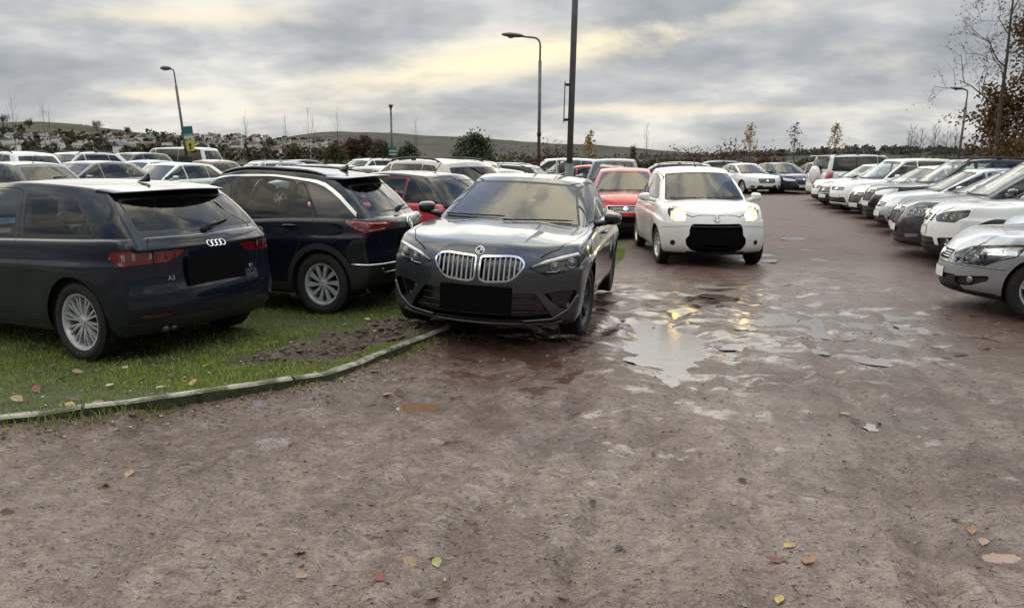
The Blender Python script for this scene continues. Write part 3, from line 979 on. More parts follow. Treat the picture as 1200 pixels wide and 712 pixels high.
def make_graphite_hatch():
    """five door hatchback with twin kidney grille, seen from the front"""
    def sculpt(p, u, yn, w):
        a = abs(yn)
        if w > .99 and p.x > .7:                       # raised centre of the bonnet between two creases
            k = .40 + .12 * max(0, (2.1 - p.x) / 1.3)
            p.z += .020 * max(0, min(1, (k - a) / .08 + .5)) * min(1, (p.x - .7) / .3)
        return p
    S = dict(L=4.319, W=1.80, H=1.434, wb=2.67, foh=.84, r=.325, paint=MATS['p_graphite'], rimr=.235, spokes=('double', 5), rimmat='dark_alloy', sculpt=sculpt,
        belt=[(-2.16, .94), (-1.9, .985), (-1.2, .985), (0, .965), (.75, .955), (1.2, .93), (1.6, .895), (1.9, .845), (2.16, .775)],
        crown=[(-2.16, .01), (-1.8, .03), (.8, .045), (1.6, .045), (2.16, .03)],
        plan=[(-2.16, .76), (-1.9, .84), (-1.4, .895), (0, .888), (1.2, .898), (1.7, .872), (2.16, .80)],
        front=[(0, -.09), (.1, -.01), (.25, .0), (.42, -.015), (.6, -.01), (.8, -.03), (.92, -.075), (1, -.15)], fbow=.33, fpow=2.3,
        rear=[(0, .13), (.1, .03), (.33, .0), (.46, .02), (.5, .05), (.8, .07), (1, .13)], rbow=.18,
        bottom=[(-2.16, .26), (-1.5, .19), (1.5, .18), (1.9, .17), (2.16, .17)],
        gh=dict(rb=(-1.98, 1.0), rt=(-1.52, 1.34), ft=(.10, 1.375), fb=(.98, .965), roof=[(-1.52, 1.33), (-1.0, 1.385), (-.4, 1.405), (.10, 1.375)],
                hb=[(-1.98, .68), (-1.6, .77), (-.8, .825), (0, .835), (.98, .775)], ht=[(-1.5, .53), (-.8, .575), (-.3, .585), (.10, .565)], crown=.032, ws=(.20, .93, .945, .93)),
        glass=[[(-1.42, 1.04), (-.98, 1.025), (-.98, 1.31), (-1.12, 1.295)], [(-.95, 1.025), (-.14, 1.01), (-.12, 1.345), (-.5, 1.35), (-.95, 1.315)], [(-.06, 1.01), (.62, 1.0), (.63, 1.03), (.14, 1.30), (-.04, 1.335)]],
        doors=[[(-.08, .28), (.90, .28), (.93, .6), (.88, .93), (.72, 1.0), (.20, 1.33), (-.06, 1.375), (-.10, .8)],
               [(-1.02, .55), (-.85, .28), (-.10, .28), (-.12, .8), (-.08, 1.375), (-.5, 1.375), (-1.05, 1.34), (-1.46, 1.02), (-1.18, .85)]],
        seatx=-.18, wsmat='windscreen_glass')
    c = Car('graphite_hatchback', S)
    c.cabin_hole(); c.doors(); c.windows()
    # bonnet shut lines and front bumper joints
    c.seam('T', [(.86, .80), (1.2, .80), (1.55, .765), (1.84, .66), (1.97, .52)], .008, (1, -1), ('lo',), .2, flt=lambda sd: None)
    for sx in (-1, 1): c.seam('T', [(.86, sx * .80), (1.2, sx * .80), (1.55, sx * .765), (1.84, sx * .66), (1.97, sx * .52)], .008, (1,), ('lo',), .2)
    # headlamps
    H = ('F', 22)
    hl = c.lamp('headlight', H, [(2.05, .435, .695), (1.98, .60, .765), (1.74, .82, .825), (1.70, .86, .78), (1.80, .83, .70), (1.93, .70, .655), (2.02, .57, .64)], .055, r=.02)
    # lower intakes
    mouth = c.panel('lower_intake', 'F', [(-.50, .475), (.50, .475), (.60, .34), (.66, .235), (-.66, .235), (-.60, .34)], 'gloss_black', recess=.05, r=.02)
    for sx in (1, -1):
        c.panel('air_intake', ('F', 20 * sx), [(1.98, sx * .56, .47), (1.93, sx * .70, .50), (1.80, sx * .82, .50), (1.80, sx * .83, .44), (1.90, sx * .77, .33), (1.96, sx * .68, .36)], 'gloss_black', recess=.035, r=.02)
    K = [(.012, .775), (.28, .790), (.355, .778), (.400, .735), (.397, .69), (.335, .605), (.27, .565), (.075, .55), (.012, .575)]
    kid = []
    for sx in (1, -1):
        pl = rpoly([(sx * y, z) for y, z in K], .035)
        rr = c.new('grille_surround', MATS['chrome'], off=.007); c.cut('F', pl, rr, which=('lo',), thr=.05)
        rk = c.new('grille', MATS['gloss_black'], recess=.03, code='F'); c.cut('F', offset(pl, -.016), rk, which=('lo',), thr=.05)
        kid.append(rk)
    c.skin('F', [(-.9, .16), (.9, .16), (.9, .185), (.66, .205), (-.66, .205), (-.9, .185)], 2)
    c.skin('S', [(-1.0, .10), (1.0, .10), (1.0, .235), (-1.0, .235)], 2, True)
    # tail (hardly seen)
    c.lamp('tail_light', ('B', 38), [(-2.0, .45, .90), (-1.80, .85, .93), (-1.76, .87, .86), (-2.0, .5, .80)], .012, 'tail_red', r=.012)
    c.arches(0, .045)
    c.finish(); c.wheels(R(-6)); c.interior(); c.mirrors(.56, 1.0, MATS['gloss_black'], yo=.84)
    # kidney bars
    f = lambda y: (lambda a: .565 + max(0, (a - .26)) * .95)(abs(y)); t = lambda y: .778 - max(0, abs(y) - .33) * .75
    for sx, rk in ((1, kid[0]), (-1, kid[1])):
        bars(c, 'F', [sx * (.056 + .0435 * k) for k in range(8)], f, t, -.012, .019, .016, 'grille_silver', c.made[(rk, 0)])
    # lamp insides: two projectors, bright daytime-light brow
    for sd in (1, -1):
        o = c.made[(hl, sd)]
        for q in ((1.93, .655, .708), (1.80, .775, .742)): projector(c, H, q, sd, .034, .036, o)
        bm = bmesh.new(); out = []
        for q in ((2.035, .455, .702), (1.985, .585, .749), (1.87, .70, .782), (1.745, .81, .812), (1.72, .835, .792)):
            p, n = c.hit(H, q, sd); out.append(p - n * .008)
        add_tube(bm, out, [.009, .018, .020, .018, .008], 6); obj('light_bar', bm, MATS['lamp_white'], o)
        bm = bmesh.new(); out = []
        for q in ((2.02, .55, .656), (1.95, .66, .663), (1.90, .72, .676)):
            p, n = c.hit(H, q, sd); out.append(p - n * .012)
        add_tube(bm, out, .007, 6); obj('light_bar', bm, MATS['lamp_chrome'], o)
        # fin and lip in the bumper corner
        bead(c, ('F', 20 * sd), [(1.80, sd * .83, .46), (1.90, sd * .78, .335), (1.97, sd * .66, .245), (2.05, sd * .40, .225)], .012, 'p_graphite', c.root, 'bumper_trim', .004)
    bead(c, 'F', [(-.72, .225), (-.64, .20), (0, .195), (.64, .20), (.72, .225)], .014, 'dark_alloy', c.root, 'splitter', .006)
    o = c.made[(mouth, 0)]
    for z in (.30, .36, .42):
        bead(c, 'F', [(-.52, z), (.52, z)], .006, 'black_plastic', o, 'grille_bar', -.02)
    plate(c, 'F', .405, .64, .235, off=-.004)
    # roundel
    p, n = c.hit('F', (0, .812)); n = (n + X * .3).normalized()
    bm = bmesh.new(); add_lathe(bm, [(.041, -.004), (.041, .006), (.036, .009), (.030, .007), (.029, .006)], p, n, 28); b = obj('badge', bm, MATS['chrome'], c.root)
    bm = bmesh.new(); add_lathe(bm, [(.036, .0075), (.030, .0095), (.027, .006)], p, n, 28); obj('ring', bm, MATS['gloss_black'], b)
    M = frame(p + n * .0072, n)
    for q, m in ((0, 'plate_white'), (1, 'p_blue'), (2, 'plate_white'), (3, 'p_blue')):
        bm = bmesh.new(); a0 = pi / 2 * q
        vs = [bm.verts.new(M @ Vector((0, 0, 0)))] + [bm.verts.new(M @ Vector((.028 * cos(a0 + pi / 2 * k / 6), .028 * sin(a0 + pi / 2 * k / 6), 0))) for k in range(7)]
        bm.faces.new(vs); obj('quarter', bm, MATS[m], b, False)
    for a, b2 in (((-.68, 1.005), (-.05, 1.018)), ((-.02, 1.0), (.62, 1.005))): wiper(c, a, b2, 'F')
    shark_fin(c, -1.1, 1.435, 'gloss_black', False)
    handles(c, [(-.02, .865), (-1.06, .885)])
    return c

def handles(c, pos, mat=None, l=.19):
    for (k, o) in c.door_objs():
        xs = [v.co.x for v in o.data.vertices]
        for x, z in pos:
            if min(xs) - .02 < x + .05 < max(xs):
                sd = k[1]; p, n = c.hit('S', (x + l / 2, z), sd)
                bm = bmesh.new(); q = [c.hit('S', (x + l * t, z), sd) for t in (0, .15, .5, .85, 1)]
                add_tube(bm, [a + b * d for (a, b), d in zip(q, (.0, .028, .036, .028, 0))], [.012, .015, .015, .015, .012], 8)
                bm2 = o
                obj('handle', bm, mat or c.S['paint'], o)
                break

def make_navy_suv():
    """crossover with black wheel-arch cladding, seen from behind"""
    S = dict(L=4.234, W=1.819, H=1.573, wb=2.59, foh=.84, r=.335, tw=.215, paint=MATS['p_navy_suv'], rimr=.222, spokes=('turbine', 10),
        belt=[(-2.117, .99), (-1.9, 1.035), (-1.2, 1.04), (0, 1.0), (.85, .985), (1.4, .95), (1.8, .87), (2.117, .74)],
        crown=[(-2.1, .01), (-1.8, .03), (.9, .05), (1.6, .05), (2.1, .02)],
        plan=[(-2.117, .80), (-1.9, .865), (-1.4, .909), (0, .895), (1.2, .905), (1.75, .87), (2.117, .78)],
        front=[(0, -.10), (.15, -.02), (.4, 0), (.7, -.03), (1, -.12)], fbow=.30,
        rear=[(0, .14), (.08, .05), (.2, .01), (.36, .0), (.44, .02), (.48, .05), (.7, .045), (.9, .03), (1, .075)], rbow=.17,
        side=[(0, .93), (.06, .955), (.14, .972), (.27, .982), (.45, .985), (.62, .995), (.73, 1.0), (.79, .982), (.9, .968), (1, .945)],
        bottom=[(-2.117, .34), (-1.8, .28), (-1.4, .22), (1.4, .22), (2.117, .28)],
        gh=dict(rb=(-1.97, 1.05), rt=(-1.50, 1.475), ft=(.30, 1.49), fb=(1.02, 1.0), roof=[(-1.50, 1.455), (-1.0, 1.51), (-.2, 1.54), (.30, 1.495)],
                hb=[(-1.97, .72), (-1.6, .80), (-.9, .835), (0, .845), (1.02, .775)], ht=[(-1.5, .56), (-.9, .60), (-.2, .61), (.30, .58)], rg=(.27, .84, .88, .88), rbow=.14),
        glass=[[(-1.20, 1.075), (-.93, 1.07), (-.93, 1.395), (-1.02, 1.385)], [(-.89, 1.07), (-.16, 1.055), (-.12, 1.44), (-.5, 1.445), (-.89, 1.41)], [(-.05, 1.055), (.72, 1.04), (.73, 1.07), (.30, 1.375), (-.02, 1.435)]],
        doors=[[(-.10, .40), (.88, .40), (.92, .65), (.86, .97), (.72, 1.05), (.30, 1.43), (-.06, 1.475), (-.12, .9)],
               [(-.98, .62), (-.84, .40), (-.12, .40), (-.14, .9), (-.08, 1.475), (-.5, 1.475), (-1.0, 1.43), (-1.26, 1.05), (-1.12, .88)]],
        seatx=-.08, seatz=.42)
    c = Car('navy_crossover', S)
    c.cabin_hole()
    # black rear quarter panel between the rear door and the silver roof line
    c.skin('S', [(-1.24, 1.075), (-1.06, 1.40), (-1.25, 1.385), (-1.50, 1.25), (-1.66, 1.075)], 2, True, .02, ('hi',), .15)
    c.doors(); c.windows()
    line = [(.70, 1.13), (.30, 1.43), (-.05, 1.478), (-.5, 1.483), (-.95, 1.445), (-1.20, 1.41), (-1.45, 1.29), (-1.72, 1.075)]
    f = curve([(-x, z) for x, z in line]); up = [(-1.72 + 2.42 * k / 22, 0) for k in range(23)]
    wd = curve([(-1.72, .048), (-1.3, .040), (-.9, .020), (.7, .016)])
    pts = [(x, f(-x) + wd(x) / 2) for x, _ in up] + [(x, f(-x) - wd(x) / 2) for x, _ in up[::-1]]
    trim = c.panel('roof_trim', 'S', pts, 'satin_chrome', off=.004, r=0, both=True, which=('hi',), thr=.12)
    c.seam('B', [(-.62, 1.04), (-.67, .96), (-.64, .80), (-.58, .68), (.58, .68), (.64, .80), (.67, .96), (.62, 1.04)], .008)
    r1 = c.lamp('tail_light', ('B', 36), [(-2.02, .38, 1.0), (-1.85, .76, 1.015), (-1.70, .895, 1.035), (-1.70, .905, 1.0), (-1.78, .87, .925), (-1.86, .80, .885), (-1.99, .60, .90), (-2.05, .42, .96)], .014, 'tail_red', r=.012, lod_mat='tail_red')
    c.skin('B', [(-.86, .26), (.86, .26), (.88, .53), (.6, .555), (-.6, .555), (-.88, .53)], 3)
    c.skin('S', [(-2.2, .15), (2.2, .15), (2.2, .345), (-2.2, .345)], 3, True)
    c.skin(('B', 45), [(-2.05, .45, .30), (-1.62, .90, .30), (-1.62, .90, .545), (-2.05, .45, .545)], 3, True)
    c.arches(.065, .045)
    c.finish(); c.wheels(); c.interior(); c.mirrors(.66, 1.05, yo=.86)
    for sd in (1, -1):
        o = c.made[(r1, sd)]
        bm = bmesh.new(); out = []
        for q in ((-1.99, .56, .925), (-1.88, .76, .915), (-1.80, .84, .925)):
            p, n = c.hit(('B', 36), q, sd); out.append(p - n * .006)
        add_tube(bm, out, .011, 6); obj('light_bar', bm, MATS['tail_clear'], o)
        bm = bmesh.new(); out = []
        for q in ((-1.98, .50, .975), (-1.86, .74, .985), (-1.74, .86, .995)):
            p, n = c.hit(('B', 36), q, sd); out.append(p - n * .004)
        add_tube(bm, out, .014, 6); obj('light_bar', bm, MATS['tail_bright'], o)
        bead(c, ('B', 40 * sd), [(-2.06, sd * .36, .55), (-1.95, sd * .62, .55), (-1.70, sd * .87, .56)], .013, 'chrome', c.root, 'bumper_trim', .003)
        bead(c, ('B', 10), [(-2.0, sd * .34, .50), (-2.0, sd * .40, .46), (-2.0, sd * .62, .46), (-2.0, sd * .66, .51)], .010, 'chrome', c.root, 'exhaust_trim', .003)
    p, n = c.hit('B', (0, .955)); bm = bmesh.new(); add_torus(bm, p + n * .008, n, .062, .0075, 32, 8); M = frame(p + n * .010, n)
    for pts in ([(-.030, .048), (0, -.002), (.030, .048)], [(-.050, .032), (-.026, -.045), (0, .006), (.026, -.045), (.050, .032)]):
        add_tube(bm, [M @ Vector((x, y, 0)) for x, y in pts], .006, 6)
    obj('badge', bm, MATS['chrome'], c.root)
    plate(c, 'B', .77, .52, .12)
    wiper(c, (0.0, 1.10), (-.36, 1.135), 'B', True)
    g = c.hi_f
    def sp(u, v, w):
        yn = 2 * v - 1; a = abs(yn); top = g(0, v, 1)
        x = top.x + .14 - u * .40 + .12 * a ** 3 * u; z = 1.50 - .03 * a ** 2 - u * .018 - (1 - w) * (.015 + .045 * (1 - u))
        return Vector((x, yn * (.60 - .03 * u), z))
    obj('spoiler', blob_bm(sp, [0, .3, .7, .93, 1], VS2, [0, .5, 1], 1), [S['paint']], c.root)
    roof_rails(c, -1.25, .25, .55, 0, 'gloss_black', .022)
    shark_fin(c, -1.18, 1.55, 'gloss_black', False)
    handles(c, [(-.06, .93), (-1.02, .955)])
    return c

def make_white_micro():
    """small rounded hatchback with its headlamps lit"""
    S = dict(L=3.78, W=1.665, H=1.525, wb=2.45, foh=.73, r=.295, tw=.175, track=1.46, paint=MATS['p_white'], rimr=.19, spokes=('five', 7),
        belt=[(-1.89, .93), (-1.6, .99), (-.8, .98), (0, .965), (.7, .96), (1.15, .945), (1.5, .875), (1.72, .79), (1.89, .70)],
        crown=[(-1.89, .01), (-1.5, .03), (.7, .06), (1.4, .06), (1.89, .03)],
        plan=[(-1.89, .68), (-1.6, .79), (-1.1, .83), (0, .8325), (1.1, .83), (1.5, .79), (1.89, .70)],
        front=[(0, -.08), (.12, -.005), (.3, 0), (.55, -.015), (.8, -.05), (.92, -.09), (1, -.15)], fbow=.34, fpow=2.3,
        rear=[(0, .12), (.2, .01), (.4, 0), (.5, .03), (1, .12)], rbow=.22, flare=.03,
        bottom=[(-1.89, .26), (-1.5, .2), (1.5, .19), (1.89, .20)],
        gh=dict(rb=(-1.80, 1.02), rt=(-1.45, 1.42), ft=(.22, 1.435), fb=(1.05, .965), roof=[(-1.45, 1.40), (-1.0, 1.46), (-.4, 1.49), (.22, 1.44)],
                hb=[(-1.80, .64), (-1.4, .745), (-.8, .77), (0, .775), (1.05, .70)], ht=[(-1.45, .50), (-.8, .565), (-.3, .575), (.22, .555)], fbow=.18, ws=(.22, .93, .95, .94), crown=.04),
        glass=[[(-1.40, 1.07), (-.72, 1.03), (-.70, 1.375), (-1.05, 1.34)], [(-.62, 1.03), (.55, 1.01), (.56, 1.05), (.20, 1.30), (-.15, 1.385), (-.60, 1.385)]],
        doors=[[(-.12, .30), (.72, .30), (.76, .5), (.72, .92), (.60, .99), (.26, 1.35), (-.08, 1.43), (-.14, .8)],
               [(-.92, .52), (-.80, .30), (-.14, .30), (-.16, .8), (-.10, 1.43), (-.6, 1.43), (-1.1, 1.37), (-1.44, 1.04), (-1.05, .82)]],
        seatx=-.12, wsmat='windscreen_glass', gframe=.012)
    c = Car('white_hatchback', S)
    c.cabin_hole(); c.doors(); c.windows()
    for sx in (-1, 1):
        c.seam('T', [(.95, sx * .70), (1.2, sx * .70), (1.45, sx * .64), (1.62, sx * .52), (1.72, sx * .36), (1.76, 0)], .007, (1,), ('lo',), .25)
    c.seam('F', [(-.80, .60), (-.5, .635), (.5, .635), (.80, .60)], .006)
    H = ('F', 24)
    e = [(1.62 - .20 * cos(t) * 0, 0, 0) for t in (0,)]
    cy, cz = None, .815
    a_, b_, _ = c.fr(H); s0 = Vector((1.66, .585, .8)).dot(a_)
    pl = rpoly([(s0 + a, z) for a, z in ((-.135, .715), (-.125, .83), (.0, .905), (.185, .925), (.165, .80), (.05, .705))], .06, 5)
    hl = c.lamp('headlight', H, pl, .055, house='lamp_chrome', r=0)
    mo = c.panel('grille', 'F', [(-.36, .675), (.36, .675), (.405, .61), (.415, .49), (.465, .45), (.455, .35), (.38, .27), (.28, .25), (-.28, .25), (-.38, .27), (-.455, .35), (-.465, .45), (-.415, .49), (-.405, .61)], 'plate_black', recess=.03, r=.03)
    for sx in (1, -1):
        a2, _, _ = c.fr(('F', 15), sx); q = Vector((1.72, sx * .66, .37))
        c.panel('fog_light', ('F', 15 * sx), ellipse(q.dot(a2), .375, .042, .040, 18), 'lamp_dark', recess=.02, r=0)
    c.skin('F', [(-.9, .17), (.9, .17), (.9, .20), (-.9, .20)], 3)
    c.lamp('tail_light', ('B', 40), [(-1.75, .62, .95), (-1.55, .80, .98), (-1.55, .82, .74), (-1.78, .64, .72)], .012, 'tail_red', r=.03)
    c.arches(0, .05)
    c.finish(); c.wheels(R(4)); c.interior(); c.mirrors(.58, .985, size=(.12, .19, .15), yo=.78)
    o = c.made[(mo, 0)]
    bead(c, 'F', [(-.38, .655), (-.34, .63), (.34, .63), (.38, .655)], .011, 'black_plastic', o, 'grille_bar', .0)
    plate(c, 'F', .42, .54, .13, off=-.01)
    for sd in (1, -1):
        o = c.made[(hl, sd)]
        p, n = c.hit(H, (s0 - .01, .80), sd); d = (c.fr(H, sd)[2] * .6 + X).normalized()
        bm = bmesh.new(); add_lathe(bm, [(.066, .0), (.060, .012), (.04, .022), (0, .026)], p - n * .04, d, 24); obj('bulb', bm, MATS['headlamp_glow'], o)
        bm = bmesh.new(); add_lathe(bm, [(.066, .0), (.095, .010), (.130, .024), (.135, .01)], p - n * .048, d, 24); obj('reflector', bm, MATS['headlamp_halo'], o)
    p, n = c.hit('F', (0, .745)); bm = bmesh.new(); add_torus(bm, p + n * .006, n, .044, .007, 28, 8)
    add_box(bm, p + n * .008, (.012, .115, .022), frame(p, n).to_3x3() @ Matrix.Rotation(R(90), 3, 'Y'), .004); obj('badge', bm, MATS['satin_chrome'], c.root)
    for a, b2 in (((-.55, 1.02), (-.02, 1.02)), ((.02, 1.015), (.58, 1.04))): wiper(c, a, b2, 'F')
    shark_fin(c, .02, 1.53, 'black_plastic', True)
    handles(c, [(-.05, .86), (-.98, .88)])
    return c
# ------------------------------------------------------------------ the rest of the car park: one builder, many bodies
def std(L, W, H, wb, foh, hood, belt, cowl, wst, rt, rb, zrb, zc=None, nose=.62, paint='p_grey', r=.317, tail=None, B=-.08, C=-1.0, cp=.22, D=None, slope=.06, rbo=.17, **kw):
    """body tables from a handful of measurements: cowl / wst windscreen foot and head x, rt / rb tailgate glass head and foot x"""
    zc = zc or belt - .02; h = L / 2; tail = tail or zrb - .04; zr = H - .065
    S = dict(L=L, W=W, H=H, wb=wb, foh=foh, r=r, paint=MATS[paint],
        belt=[(-h, tail - .05), (-h + .22, tail), (rb + .1 if rb + .1 > -h + .4 else -h + .5, zrb - .02), (0, belt), (cowl - .1, zc), (cowl + .3, zc - .045), ((cowl + h) / 2 + .18, (zc + hood) / 2 + .012), (h - .22, hood), (h, hood - .10)],
        crown=[(-h, .01), (-h + .3, .03), (cowl, .055), (cowl + .5, .05), (h, .025)],
        plan=[(-h, W / 2 - .10), (-h + .25, W / 2 - .04), (-h + .7, W / 2 - .004), (0, W / 2), (h - .85, W / 2 - .004), (h - .4, W / 2 - .04), (h, W / 2 - .12)],
        front=[(0, -.09), (.12, -.01), (.3, 0), (.55, -.01), (.75, -.035), (.9, -.08), (1, -.15)], fbow=kw.pop('fbow', .30),
        rear=[(0, .13), (.08, .04), (.3, 0), (.44, .015), (.5, .045), (.8, .045), (1, .09)], rbow=rbo,
        gh=dict(rb=(rb, zrb), rt=(rt, zr - .015), ft=(wst, zr - .01), fb=(cowl, zc + .005), roof=[(rt, zr - .03), (rt + .45, zr + .01), ((rt + wst) / 2 + .2, zr + .03), (wst, zr - .01)],
                hb=[(rb, W / 2 - .17), (rb + .35, W / 2 - .10), (-.8, W / 2 - .07), (0, W / 2 - .06), (cowl, W / 2 - .12)],
                ht=[(rt, W / 2 - .33), (-.8, W / 2 - .30), (-.2, W / 2 - .295), (wst, W / 2 - .32)], rg=kw.pop('rg', (.28, .86, .88, .88))), gr=.03, **kw)
    zlo, zhi = belt + .045, zr - .055
    xf = lambda z: cowl + (wst - cowl) * (z - zc) / (zr - zc) - .23
    xr = lambda z: rb + (rt - rb) * (z - zrb) / (zr - zrb) + .12 + cp
    ed = (zhi + .02)
    S['glass'] = [[(xr(zlo + .03), zlo + .035), (C - .03, zlo + .012), (C - .03, zhi - .012), (xr(zhi), zhi - .03)], [(C + .02, zlo + .012), (B - .05, zlo), (B - .03, zhi), (C + .02, zhi - .01)],
                  [(B + .03, zlo), (xf(zlo) + .06, zlo - .005), (xf(zlo + .03) + .05, zlo + .03), (xf(zhi), zhi - .035), (B + .05, zhi)]]
    if xr(zlo + .03) > C - .12: S['glass'].pop(0); S['glass'][0] = [(max(xr(zlo), C + .02), zlo + .02), (B - .05, zlo), (B - .03, zhi), (max(C + .1, xr(zhi)), zhi - .02)]
    if D: S['glass'].append(D)
    axf, axr = h - foh, h - foh - wb
    S['doors'] = [[(B - .02, .30), (axf - r - .12, .30), (axf - r - .08, .5), (axf - r - .1, zc - .05), (xf(zlo) + .08, zlo), (xf(zhi) + .02, zhi + .01), (B - .01, zhi + .035), (B - .04, .8)],
                  [(axr + r * 1.02, .58), (axr + r + .16, .30), (B - .04, .30), (B - .06, .8), (B - .03, zhi + .035), (C - .05, zhi + .02), (max(C - .05, xr(zlo)), zlo), (C - .12, .82)]]
    return S

def car(name, S, hero=False, clad=0., rails=None, grille='slot', lampz=None, lampw=.30, lamph=.13, tail='side', badge=True, roofbars=False, plate_f='plate_white', plate_r='plate_white', fog=True, steps=None, interior=True, mirrormat=None, front=True, rearp=True, custom=None, aerial=True, lampin=.40, lampx=None, house='lamp_dark'):
    c = Car(name, S, hero); L, W = S['L'], S['W']; h = L / 2; g = S['gh']
    hood = S['belt'][-2][1]; belt = dict(S['belt']).get(0, .95); zl = lampz or hood - .075
    c.cabin_hole(); c.doors(); c.windows()
    H = ('F', 26)
    x1 = lampx or h - .52
    hl = None
    if front:
        c.skin('F', [(-1, .1), (1, .1), (1, .25), (-1, .25)], 3)
        hl = c.lamp('headlight', H, [(h - .10, lampin, zl - .01), (h - .16, W / 2 - .27, zl + lamph * .45), (x1, W / 2 - .05, zl + lamph * .75), (x1 + .05, W / 2 - .03, zl + lamph * .1), (h - .30, W / 2 - .10, zl - lamph * .52), (h - .12, lampin + .06, zl - lamph * .55)], .045, house, r=.025, lod_mat='lamp_white')
        if grille == 'slot':
            gp = [(-lampin + .02, zl + .02), (lampin - .02, zl + .02), (lampin - .06, zl - .09), (-lampin + .06, zl - .09)]
        elif grille == 'hex':
            gp = [(-.36, zl + .05), (.36, zl + .05), (.42, zl - .04), (.30, zl - .24), (-.30, zl - .24), (-.42, zl - .04)]
        else:
            gp = [(-.42, zl + .06), (.42, zl + .06), (.40, zl - .13), (-.40, zl - .13)]
        gr = c.new('grille', MATS['black_plastic'], recess=.02, code='F'); q = rpoly(gp, .02)
        rr = c.new('grille_surround', MATS['satin_chrome'], off=.004); c.cut('F', offset(q, .014), rr, which=('lo',)); c.cut('F', q, gr, which=('lo',))
        zi = .30 + (S['H'] - 1.45) * .4
        it = c.panel('lower_intake', 'F', [(-.46, zi + .11), (.46, zi + .11), (.54, zi - .05), (-.54, zi - .05)], 'black_plastic', recess=.02, r=.03)
        pz = zl - .24 - (.06 if grille == 'hex' else 0)
        c.panel('number_plate', 'F', [(-.26, pz - .057), (.26, pz - .057), (.26, pz + .057), (-.26, pz + .057)], plate_f, off=.008, r=.01)
        if fog:
            for sx in (1, -1): c.panel('fog_light', ('F', 16 * sx), [(h - .16, sx * (W / 2 - .30), zi + .09), (h - .26, sx * (W / 2 - .15), zi + .11), (h - .26, sx * (W / 2 - .15), zi + .01), (h - .16, sx * (W / 2 - .30), zi - .0)], 'lamp_dark', recess=.012, r=.02)
    zt = g['rb'][1]
    if rearp:
        if tail == 'side':
            tl = [(-h + .08, W / 2 - .34, zt - .06), (-h + .30, W / 2 - .06, zt - .01), (-h + .36, W / 2 - .03, zt - .14), (-h + .10, W / 2 - .30, zt - .22)]
        elif tail == 'tall':
            tl = [(-h + .10, W / 2 - .20, zt + .02), (-h + .22, W / 2 - .06, zt + .06), (-h + .24, W / 2 - .05, zt - .34), (-h + .06, W / 2 - .20, zt - .36)]
        else:
            tl = [(-h + .10, W / 2 - .22, zt - .02), (-h + .28, W / 2 - .05, zt + .02), (-h + .30, W / 2 - .05, zt - .26), (-h + .08, W / 2 - .24, zt - .28)]
        c.lamp('tail_light', ('B', 38), tl, .012, 'tail_red', r=.03, lod_mat='tail_red')
        c.seam('B', [(-W / 2 + .24, zt), (-W / 2 + .22, .62), (-W / 2 + .30, .52), (W / 2 - .30, .52), (W / 2 - .22, .62), (W / 2 - .24, zt)], .012)
        c.skin('B', [(-1, .1), (1, .1), (1, .34), (-1, .34)], 3)
    if rearp:
        pz = .70 if zt < 1.05 else .78
        c.panel('number_plate', 'B', [(-.26, pz - .057), (.26, pz - .057), (.26, pz + .057), (-.26, pz + .057)], plate_r, off=.008, r=.01)
    if clad:
        c.skin('S', [(-h - .1, .1), (h + .1, .1), (h + .1, .36), (-h - .1, .36)], 3, True)
    if custom: custom(c, 'cut')
    c.arches(clad, .045)
    c.finish(); c.wheels()
    if interior: c.interior()
    c.mirrors(g['fb'][0] - .42, belt + .03, mirrormat, yo=W / 2 - .05)
    if front and hero:
        for sd in (1, -1):
            o = c.made.get((hl, sd))
            if o:
                for t_, rad in ((.38, .040), (.72, .036)): projector(c, H, (h - .12 - t_ * .30, lampin + t_ * (W / 2 - .10 - lampin), zl + lamph * .08 * t_), sd, .03, rad, o)
    if front:
        o = c.made.get((gr, 0))
        if o:
            zz = [gp[2][1] + (gp[0][1] - gp[2][1]) * k / 4 for k in (1, 2, 3)]
            w_ = min(gp[1][0], gp[2][0]) - .02
            for z in zz: bead(c, 'F', [(-w_, z), (0, z), (w_, z)], .007, 'chrome' if grille == 'slot' else 'satin_chrome', o, 'grille_bar', -.008, sub=3)
        if badge:
            zb_ = (gp[0][1] + gp[2][1]) / 2; p, n = c.hit('F', (0, zb_)); bm = bmesh.new(); add_lathe(bm, [(.055, -.01), (.055, .012), (.04, .016), (0, .016)], p, n, 20); obj('badge', bm, MATS['chrome'], c.root)
        wz = g['fb'][1] + .055
        wiper(c, (-W / 2 + .28, wz), (-.02, wz), 'F'); wiper(c, (.02, wz - .005), (W / 2 - .26, wz), 'F')
    if rearp:
        p, n = c.hit('B', (0, zt - .09)); bm = bmesh.new(); add_lathe(bm, [(.045, -.01), (.045, .010), (0, .012)], p, n, 16); obj('badge', bm, MATS['chrome'], c.root)
        if S.get('rearglass', True): wiper(c, (0, zt + .06), (-.36, zt + .10), 'B', True)
    if rails: roof_rails(c, rails[0], rails[1], W / 2 - .36, 0, rails[2] if len(rails) > 2 else 'black_plastic')
    if aerial: shark_fin(c, g['rt'][0] + .35, S['H'] - .01, 'black_plastic', True)
    handles(c, [(c.S['doors'][0][0][0] + .06, belt - .10), (c.S['doors'][1][1][0] - .10, belt - .08)])
    if custom: custom(c, 'after')
    return c

